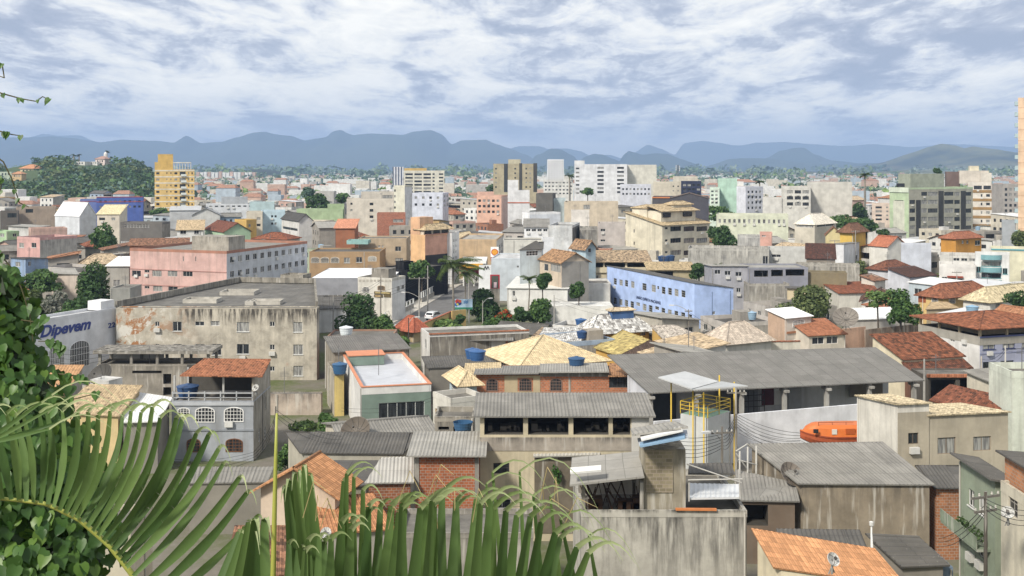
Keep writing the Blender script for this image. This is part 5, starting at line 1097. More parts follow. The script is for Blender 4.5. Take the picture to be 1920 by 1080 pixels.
for x0, x1, y0, y1, zb in ((-a*.95, -a*.55, b*.1, b*.38, 4.2), (-a*.62, -a*.35, b*.5, b*.9, 5.0)):
    m = MB(); m.box(x0, x1, y0, y1, z, z+zb); m.build('roof_room', plaster('dcd3bb', .2), m15['root']); hiproof(m15['root'], x0-.4, x1+.5, y0-.4, y1+.4, z+zb, .9, tiles('d2b47e', .45), 0, 'room_roof')
# ------------------------------------------------------------------ left-centre blocks along the street
n = B('grey hall with a broad white sheet roof', 583, 736, None, 521, '94969d', D=224, b=22, roof=('flat', .05, sheet('ecedef')), name='hall', cat='hall', dirt=.1, yb=560)
ms = B('old cream shop building with a carved frieze and gilded sign boards', 671, 735, 760, 522, 'd3cfc3', D=205, th=-22, wallR=plaster('e3e3e1', .15), dirt=.5, roof=('flat', .5), wins=[('L', 679, 537, 693, 549, 1, 1, dict(t='arch', fr='d9d6cd')), ('L', 708, 535, 722, 544, 1, 1, dict(t='arch', fr='a58a6a')), ('R', 744, 537, 750, 547), ('R', 753, 535, 758, 543)], bands=[('L', 702, 546, 733, 551, paint('5f4f26'), .1), ('L', 702, 552, 718, 557, paint('5f4f26'), .1), ('L', 720, 552, 733, 557, paint('6a5a35'), .1), ('L', 704, 547, 731, 549.6, paint('b9a468'), .13), ('L', 704, 553.2, 715, 555.8, paint('c0a06a'), .13)]+[('L', 673+7*k, 524, 677+7*k, 528, paint('a9a396'), .05) for k in range(9)], name='shop', cat='shop', yb=600)
part_box(ms, 'roof_tank_room', concrete('8d877c', .7), -ms['a']*.75, -ms['a']*.25, 2, 5, ms['H']-.4, ms['H']+1.5)
B('tall black painted building behind the shop on the street corner', 742, 757, 775, 491, '17181d', D=238, th=-40, roof=('flat', .2), name='building', cat='building', yb=540, dirt=.1)
blk = B('long black painted building running along the far side of the street', 764, 840, None, 496, '181920', D=250, th=60, b=9, roof=('flat', .2, '55524d'), name='building', cat='building', dirt=.1, yb=560)
m17 = B('tan arcaded building with white-rimmed arched windows behind the white-roofed hall', 580, 712, None, 472, 'b59268', D=258, th=0, b=12, roof=('flat', .3, FIBD), dirt=.2, wins=[('L', 583, 482, 599, 493, 1, 1, dict(t='arch', fr='e3dccd')), ('L', 601, 482, 617, 493, 1, 1, dict(t='arch', fr='e3dccd')), ('L', 620, 482, 636, 493, 1, 1, dict(t='arch', fr='e3dccd')), ('L', 690, 480, 706, 490, 1, 1, dict(t='arch', fr='e3dccd')), ('L', 645, 483, 656, 493, 1, 1, dict(pk=2)), ('L', 668, 482, 679, 492)], name='arcade', cat='building', yb=515)
B('taller beige block with grilled windows right of the arcaded building', 672, 762, None, 447, 'bfa98b', D=274, b=10, roof=('flat', .3), wins=[('L', 741, 462, 752, 471, 1, 1, dict(t='g', fr='d3cfc3')), ('L', 709, 460, 713, 464), ('L', 716, 460, 719, 464), ('L', 741, 484, 756, 492, 1, 1, dict(t='g'))], name='building', cat='building', simple=False, yb=500)
B('teal rooftop cabin above the arcaded building', 650, 690, None, 451, '8fc0bb', D=268, b=5, wins=[('L', 670, 453, 689, 458, 3, 1, dict(fw=.8))], name='cabin', cat='rooftop cabin', base=10)
m18 = B('peach building with a bright blank left side and a tiled roof terrace', 770, 797, 846, 441, 'edb980', D=262, th=-38, wallR=plaster('dba085', .2), roof=('flat', .3), bands=[('R', 797, 479, 846, 600, paint('17181f'), .06), ('R', 796, 439.5, 847, 442, 'c78a70', .2)], name='building', cat='building', dirt=.2, yb=490)  # left wall brighter, right wall duller: sun and shade put into the colours
a, b, z = m18['a'], m18['b'], m18['H']; m = MB(); m.box(-a, -.6, b*.02, b*.98, z-.3, z+1.2); m.build('terrace_room', plaster('dccab0', .3), m18['root'])
for k in range(3): m = MB(); m.box(-.65, -.55, b*(.06+.32*k), b*(.30+.32*k), z+.15, z+.95); m.build('window', paint('1d1f24', .2), m18['root'])
hiproof(m18['root'], -a*.8, .6, -.3, b+.6, z+1.2, 1.3, tiles('d2b47e', .45), 0); m = MB(); m.box(-a-.02, -a+3.0, -.0, b*.5, z-.3, z+4.2); m.build('stair_head', plaster('e6b184', .35), m18['root'])
B('white narrow building with a column of windows beside the peach building', 838, 847, 861, 437, 'd8d8d6', D=268, th=-14, wins=[('R', 849, 446, 857, 490, 2, 4, dict(fw=.5, fh=.5))], name='building', cat='building', simple=False, yb=490)
Q('small house with a bright straw tile roof behind the white narrow building', (850, 447, 9.3), (893, 449, 9.2), (855, 437, 10.4), (880, 433, 10.6), tiles('d8bd88', .3), 0, 'd9d6cd')
B('blank tan wall building beside the fuel station', 858, 931, 945, 449, 'cfae84', D=282, th=-4, dirt=.5, wallR=plaster('d3d0c8', .4), roof=('flat', .4, 'a9a49a'), wins=[('R', 935, 458, 943, 485, 2, 2, dict(fw=.6, fh=.6))], name='building', cat='building', yb=492)
B('pale grey-blue building with a small square window right of the fuel station', 921, 1009, 1013, 485, 'bcc6ce', D=236, th=-6, b=14, roof=('flat', .2, 'c9cacb'), wins=[('L', 969, 498, 973, 502)], name='building', cat='building', dirt=.12, yb=530)
B('cream upper block with a dark roof edge behind the pale grey-blue building', 944, 1017, None, 450, 'cfcdc2', D=256, b=8, roof=('flat', .3, FIBD), name='building', cat='building', dirt=.15, yb=475)
Q('dark grey gable roof over a pale blue wall with a white grid window', (972, 469, 12.1), (1019, 467, 12.1), (1006, 454, 13.4), (1020, 453, 13.4), fibre('5d5a55', .3), 0, 'c3d0d6', wins=[(987, 471, 1009, 480, dict(t='p', fr='e6e6e6'))])
# shell sign, canopy, banners
def sign_panel(label, x0, y0, x1, y1, D, mat, name='sign_board', rows=(), legs=True, th=.2):
    a, b = PD(x0, y1, D), PD(x1, y0, D); root = empty(name, ((a.x+b.x)/2, D, 0), 0, label, 'sign'); w2 = (b.x-a.x)/2; m = MB(); m.box(-w2, w2, 0, th, a.z, b.z); m.build('panel', mat, root)
    if legs: m = MB(); m.bar((-w2*.6, .1, 0), (-w2*.6, .1, a.z), .12, 6); m.bar((w2*.6, .1, 0), (w2*.6, .1, a.z), .12, 6); m.build('post', paint('9a9a98'), root)
    return root, w2, a.z, b.z
sg, w2, z0, z1 = sign_panel('tall white fuel station sign with an orange shell emblem above a red band', 920, 463, 935, 490, 258, paint('f0f0ee', .4)); cz = z1-(z1-z0)*.36
def shellm(s, dy, mat, nm, off=0):
    m = MB(); pts = []
    for k in range(15):
        a_ = R(-38+256*k/14); rr = s*(1+.05*(k % 2)); pts.append((rr*math.cos(a_), -dy, cz+rr*math.sin(a_)*.92))
    pts += [(-s*.32, -dy, cz-s*.98), (s*.32, -dy, cz-s*.98)]; m.face(pts); m.build(nm, mat, sg)
shellm(w2*.86, .03, paint('d2261e', .5), 'emblem_rim'); shellm(w2*.70, .05, paint('f2a01e', .5), 'emblem')
m = MB(); m.box(-w2, w2, -.04, 0, z0, z0+(z1-z0)*.3); m.build('red_band', paint('c01f26', .5), sg)
fs = empty('fuel_station', PD(888, 514, 262)*Vector((1, 1, 0)) if False else (PD(888, 514, 262).x, 262, 0), 0, 'fuel station canopy with a white roof, yellow fascia and red panels', 'fuel station'); k = 262/F; zc = PD(888, 489, 262).z
m = MB(); m.box(-24*k, 24*k, -2, 12, zc-.3, zc); m.build('canopy', sheet('e6e6e3'), fs); m = MB(); m.box(-24*k-.05, 18*k, -2.1, -2, zc-1.5, zc-.5); m.build('yellow_fascia', paint('e8a31c', .5), fs)
m = MB(); m.box(-24*k-.05, 24*k, -2.06, -1.9, zc-.5, zc+.1); m.build('white_fascia', paint('ececea', .5), fs); m = MB(); m.box(-24*k, 12*k, 3, 3.2, zc-3.4, zc-1.7); m.build('red_banner', paint('8f1f1f', .6), fs)
m = MB(); m.box(7*k, 15*k, 1.6, 1.8, zc-3.0, zc-1.5); m.build('red_sign', paint('b3202a', .5), fs); m = MB(); m.box(-24*k, 24*k, 11.6, 11.8, 0, zc-.3); m.build('shop_wall', plaster('d8d6d0', .2), fs)
for x in (-20, 0, 20): m = MB(); m.bar((x*k, 4, 0), (x*k, 4, zc-.3), .2, 8); m.build('column', paint('d8d8d4'), fs)
bn = B('white hoarding with a large black line drawing beside the fuel station', 898, 922, None, 497, 'e3e6e8', D=250, b=1, dirt=.05, roof=('flat', .02), name='hoarding', cat='hoarding')
m = MB(); pts = [bn['hit']('L', *q) for q in ((907, 506), (910, 499), (912, 505), (915, 499), (917, 505))]
for p, q in zip(pts, pts[1:]): m.bar((p[0]-bn['a'], -.05, p[1]), (q[0]-bn['a'], -.05, q[1]), .09, 5)
c = bn['hit']('L', 917, 507); m.lathe([(0.35, 0), (.6, .02)], 14); o = m.build('drawing', paint('1c1c1e'), bn['root'])
rs, w2, z0, z1 = sign_panel('red framed advertising stand with a dark poster beside the street', 919, 515, 937, 541, 226, paint('b81f30', .5), 'advertising_stand', legs=False); m = MB(); m.box(-w2*.72, w2*.72, -.05, 0, z0+.1, z1-.25); m.build('poster', paint('4a5248', .5), rs); m = MB(); m.box(-w2*.25, w2*.35, -.08, -.05, z0+.2, z0+1.3); m.build('poster_figure', paint('d8b9c4', .5), rs)
m = MB(); m.box(-w2, w2, 0, .3, 0, z0); m.build('plinth', concrete('8d877c', .4), rs)
bl, w2, z0, z1 = sign_panel('bright blue and white billboard with coloured dots facing the street', 853, 561, 886, 580, 203, paint('a9cbe8', .5), 'billboard')
for k, (x, zq, r_, cl) in enumerate(((-.72, .78, .42, 'd4382a'), (-.5, .62, .40, '1f3f9a'), (-.85, .45, .3, '2a62b8'), (-.45, .8, .3, 'e0562a'), (-.7, .5, .2, 'd8d43a'))):
    m = MB(); m.lathe([(0, 0), (r_, 0)], 14); o = m.build('dot', paint(cl, .5), bl); o.location = (x*w2, -.03-.004*k, z0+(z1-z0)*zq); o.rotation_euler = (R(90), 0, 0)

for k in range(4): m = MB(); m.box(w2*(.0+.13*k), w2*(.09+.13*k), -.05, 0, z0+(z1-z0)*(.56+.04*(k % 2)), z0+(z1-z0)*(.84+.05*(k % 2))); m.build('blue_stroke', paint('4f8cd0'), bl)
m = MB(); m.box(-w2, w2, -.03, 0, z0, z0+(z1-z0)*.2); m.build('green_strip', paint('2c8a6a', .5), bl)
# ------------------------------------------------------------------ pink block
wl = [(247.5, 507, 264, 518), (285.5, 507, 303, 518), (314.5, 507, 332.5, 518), (343, 507, 361, 518), (248, 535, 265.5, 546), (287, 535, 304.5, 546), (315.5, 535, 333, 546), (344, 536, 361, 545), (370, 536, 386, 546), (271, 506, 280, 511), (271, 536, 280, 541), (343, 481, 345, 490), (366, 481, 368, 490)]
m21 = B('long pink block with dark windows and a pale grey right side', 244, 425, 576, 471, 'd8aca2', D=210, th=-20, dirt=.5, wallR=plaster('c4c9d0', .25), roof=('flat', .5, FIB, 'b57a62'), wins=[('L', *q, 1, 1, dict(t='g' if q[2]-q[0] > 12 else 'w', fr='b9b4ad')) for q in wl]+[('R', 428, 474, 574, 556, 11, 3, dict(fw=.52, fh=.42, t='w'))], bands=[('L', 244, 503, 425, 504.5, 'c08a80', .08), ('L', 244, 532, 425, 533.5, 'c08a80', .08)], name='apartment_block', cat='apartment block', yb=560)
part_box(m21, 'roof_room', concrete('a39c8f', .6), -m21['a']*.4, -.6, 1.5, 7, m21['H']-.5, m21['H']+2.6)
for px, py in ((256, 520), (437, 487), (452, 515)): ac(m21, 'L' if px < 425 else 'R', px, py)
tk = B('grey concrete tank house with blue tarpaulin on top, right of the pink block', 526, 568, 583, 516, '8d877c', D=185, th=-12, wall=concrete('938c7e', .7), roof=('flat', .5), wins=[('L', 546, 539, 566, 546)], name='tank_house', cat='building', yb=560)
# ------------------------------------------------------------------ left middle
B('pink house with two dark windows and a bare grey side', 32, 75, 145, 446, 'd6a29c', D=262, th=-32, wallR=concrete('b3aea6', .5), wins=[('L', 36, 455, 45, 464), ('L', 59, 455, 68, 464)], name='house', cat='house', yb=485)
B('faded blue house with stained walls left of the leafy tree', 20, 48, 90, 488, '8aa6cc', D=222, th=-30, dirt=.9, wins=[('L', 29, 491, 38, 500), ('R', 53, 491, 58, 499), ('R', 68, 486, 73, 497)], roof=('shed', 'k', .4, FIBD, .3), name='house', cat='house', yb=510)
B('house with a wide white metal awning left of the pink block', 200, 242, None, 499, 'b0aca2', D=222, b=7, roof=('shed', 'f', 1.4, sheet('e6e6e2'), .3), wins=[('L', 232, 500, 242, 510, 1, 1, O), ('L', 213, 525, 225, 537)], name='house', cat='house', dirt=.6, yb=570)
B('grey rendered shed between the dark trees and the pink block', 207, 244, None, 540, '9a9a94', D=195, b=6, roof=('flat', .2), name='shed', cat='shed')
Q('house with brick and pale walls under a grey sheet roof beside the dark tree', (98, 513, 8.6), (148, 514, 8.6), (95, 503, 9.2), (140, 502, 9.2), FIBL, 0, 'c9b5a5', wall=plaster('cdbcae', .5))
B('mint green house at the far left edge', -20, 12, 36, 434, 'a8cc9a', D=300, th=-35, wins=[('R', 24, 438, 31, 444), ('L', 0, 437, 8, 444)], name='house', cat='house', yb=450)
# ------------------------------------------------------------------ street
STREET = [PZ(*q, 0.0) for q in ((652, 640), (742, 640), (1010, 520), (1030, 505), (965, 505), (760, 578))]
def flat(name, pts, z, mat, kind='structure'):
    m = MB(); m.face([(p.x, p.y, z) for p in pts]); o = m.build(name, mat)
    if o.data.polygons[0].normal.z < 0: o.data.flip_normals()
    o['kind'] = kind; return o
@cached
def asphalt(hexc='6f6e6d'):
    s = N('asphalt'); c = srgb(hexc); a = s.noise(s.coord('World'), .5, 6, .7); return s.done(s.mix(s.ramp(a, .3, .7), sc3(c, .75), sc3(c, 1.1)), .9, .2)
A = lambda px, py: PZ(px, py, 0.0)
road = [A(690, 665), A(790, 640), A(930, 545), A(1010, 528), A(1010, 505), A(905, 512), A(845, 545), A(770, 590), A(700, 625)]
flat('road', road, .02, asphalt()); FOOT.append([Vector((p.x, p.y, 0)) for p in road])
walk = [A(700, 625), A(770, 590), A(845, 545), A(905, 512), A(893, 510), A(835, 536), A(752, 580), A(690, 612)]
m = MB(); 
for z in (.14,): m.face([(p.x, p.y, z) for p in walk])
for p, q in zip(walk, walk[1:]): m.face([(p.x, p.y, 0), (q.x, q.y, 0), (q.x, q.y, .14), (p.x, p.y, .14)])
o = m.build('pavement', concrete('bfb9ac', .15)); o['kind'] = 'structure'
m = MB()
for k in range(9):
    p, q = A(700, 655).lerp(A(960, 522), k/9), A(700, 655).lerp(A(960, 522), (k+.45)/9); d = (q-p).normalized().cross(Vector((0, 0, 1)))*.06
    m.face([(p+d).to_tuple()[:2]+(.028,), (q+d).to_tuple()[:2]+(.028,), (q-d).to_tuple()[:2]+(.028,), (p-d).to_tuple()[:2]+(.028,)])
o = m.build('road_marking', paint('c9c6ba', .8)); o['kind'] = 'structure'
car(815, 597, 208, 28, 'white car driving up the street past the billboard', 'd5d8dc'); car(744, 624, 190, 35, 'white car parked behind the round mango tree', 'd9dcdf')
car(908, 534, 258, 8, 'white delivery van beside the red framed stand', 'dfe1e3', 'van'); 
def fence(label, p0, p1, z, D_=None, mat=None, n=14, name='railing_fence'):
    a, b = A(*p0), A(*p1); root = empty(name, a, 0, label, 'fence'); d = b-a; m = MB(); m.obox(d/2+Vector((0, 0, .5)), d/2, d.normalized().cross(Vector((0, 0, 1)))*.12, (0, 0, .5)); m.build('plinth_wall', concrete('9a958b', .5), root); m = MB()
    for k in range(n+1): c = d*k/n; m.obox(c+Vector((0, 0, 1+z/2)), d.normalized()*.16, d.normalized().cross(Vector((0, 0, 1)))*.12, (0, 0, z/2))
    for zz_ in (1.05, 1+z): m.bar(Vector((0, 0, zz_)), d+Vector((0, 0, zz_)), .05, 5)
    m.build('rails', paint('c3c5c4'), root)
fence('pale railing fence on a low wall along the pavement', (790, 568), (842, 540), 1.3); fence('grey railing in front of the old cream shop', (722, 606), (775, 578), 1.0, n=8)
g = B('tile-roofed gate lodge with a red clay hip roof by the parked white car', 752, 776, 790, 606, 'c9b186', z=3.2, th=-40, roof=('hip', '', 1.0, tiles('c25a34', .1), 1.2), name='gate_lodge', cat='gate lodge')
longwall('ochre garden wall with a tiled top running up beside the street', (793, 607), (847, 584), 2.6, plaster('d8b56a', .3), cap=tiles('c8673c', .2)); longwall('ochre corner wall beside the parked white car', (732, 622), (765, 616), 2.0, plaster('d3ae62', .3))
longwall('ochre block wall behind the billboard legs', (847, 583), (873, 580), 3.0, plaster('d8b56a', .3))
B('red shop front with white bands behind the decayed block', 595, 640, None, 592, 'b3262e', D=205, b=8, dirt=.1, roof=('flat', .1, sheet('e2e3e5')), bands=[('L', 614, 592, 620, 632, 'e3e3e3', .05), ('L', 595, 605, 605, 606.5, 'd8d0d0', .05), ('L', 627, 606, 641, 608, 'e3e3e3', .05)], name='shop', cat='shop', yb=632)
Q('dark roofed shop strip with a white front behind the mango tree', (584, 580, 4.2), (672, 576, 4.2), (584, 554, 5.2), (672, 552, 5.2), FIBD, .3, 'd9d9d8', name='shop', cat='shop')
rb, w2, z0, z1 = sign_panel('small red sign board rising behind the mango tree', 646, 559, 664, 567, 208, paint('c22730', .5))

# one passer-by on the forecourt
def walker(px, py, D):
    p = PD(px, py, D); root = empty('person', (p.x, D, p.z), R(200), 'person in dark clothes walking on the fuel station forecourt', 'person'); k = 1.72/1.72
    V = [(0, 0, .93), (0, .01, 1.15), (0, .02, 1.38), (0, .02, 1.5), (0, .03, 1.64), (.10, 0, .88), (.11, -.10, .48), (.11, -.02, .07), (.11, -.20, .03), (-.10, 0, .88), (-.11, .12, .48), (-.11, .30, .12), (-.11, .20, .03), (.19, .02, 1.40), (.24, .10, 1.13), (.24, -.02, .90), (.24, -.05, .80), (-.19, .02, 1.40), (-.24, -.08, 1.13), (-.24, -.22, .93), (-.24, -.27, .84)]
    Ed = [(0, 1), (1, 2), (2, 3), (3, 4), (0, 5), (5, 6), (6, 7), (7, 8), (0, 9), (9, 10), (10, 11), (11, 12), (2, 13), (13, 14), (14, 15), (15, 16), (2, 17), (17, 18), (18, 19), (19, 20)]
    Rr = [.14, .13, .15, .06, .10, .09, .065, .045, .035, .09, .065, .045, .035, .06, .05, .04, .035, .06, .05, .04, .035]
    me = bpy.data.meshes.new('body'); me.from_pydata(V, Ed, []); o = bpy.data.objects.new('body', me); COL.objects.link(o); mo = o.modifiers.new('s', 'SKIN')
    for i, sv in enumerate(me.skin_vertices[0].data): sv.radius = (Rr[i], Rr[i]*.8); sv.use_root = i == 0
    o.modifiers.new('u', 'SUBSURF').levels = 1; me2 = bpy.data.meshes.new_from_object(o.evaluated_get(bpy.context.evaluated_depsgraph_get())); bpy.data.objects.remove(o)
    for m_ in (paint('22252c', .8, .1), paint('7d5640', .7, .2)): me2.materials.append(m_)
    for f in me2.polygons: f.material_index = 1 if f.center.z > 1.5 or (abs(f.center.x) > .2 and f.center.z < .95) else 0
    b_ = bpy.data.objects.new('body', me2); COL.objects.link(b_); b_.parent = root
    m = MB(); m.lathe([(.0, 1.62), (.11, 1.64), (.115, 1.72), (.07, 1.79), (0, 1.8)], 12, (0, .02, 0)); m.build('hair', paint('15110e', .8), root)
walker(893.5, 533, 264)
# ------------------------------------------------------------------ far apartment towers and blocks
yl = 'd9a748'
fl = [(379.5, 383.5), (391, 395.5), (403, 407), (415, 419), (426.5, 430.5), (438, 442)]
wn = []
for k in range(8):
    y = 323+11.6*k
    wn += [('R', 293, y, 299, y+4), ('R', 312, y, 314, y+3), ('R', 319.5, y, 321.5, y+3), ('R', 327, y, 332.5, y+4), ('R', 337, y-1, 348, y+6), ('R', 352.5, y, 355, y+4), ('R', 359, y, 361.5, y+4)]
t = B('tall bright yellow apartment tower with white floor bands', 281, 290, 364.5, 318, 'e8bf6c', D=525, th=-76, dirt=.1, roof=('flat', .8), wins=wn, bands=[('R', 289.5, 319+11.6*k, 365, 321+11.6*k, 'e6dfcc', .08) for k in range(8)], name='apartment_tower', cat='apartment tower', yb=400)
a, b, z = t['a'], t['b'], t['H']; k = 525/F
def up(info, y): return info['H']+(PD(0, y, info['D']).z-info['C'].z)
part_box(t, 'penthouse', plaster('dfb255', .15), -a*.9, -a*.2, b*.08, b*.46, z-.5, up(t, 289)); part_box(t, 'stair_block', plaster('e3b85c', .15), -a*.8, -a*.1, b*.0, b*.14, z-.5, up(t, 304)); part_box(t, 'pergola', plaster('d8d3c3', .2), -a*.8, -a*.1, b*.46, b*.92, up(t, 306), up(t, 304))
for q in range(7): part_box(t, 'pergola_post', paint('cfcabd'), -.6, -.3, b*(.48+.07*q), b*(.48+.07*q)+.3, z-.4, up(t, 306))
m = MB()
for q in range(8): y0_, y1_ = b*.66, b*.80; zz_ = z-1.7-q*11.6*k-1.5; m.box(0, .9, y0_, y1_, zz_, zz_+.12); m.box(.82, .9, y0_, y1_, zz_+.12, zz_+1.0)
m.build('balcony', paint('cfd6d3', .4), t['root'])
def win_grid(f, x0, y0, x1, y1, nx, ny, fw=.55, fh=.5, **o): return (f, x0, y0, x1, y1, nx, ny, dict(fw=fw, fh=fh, **o))
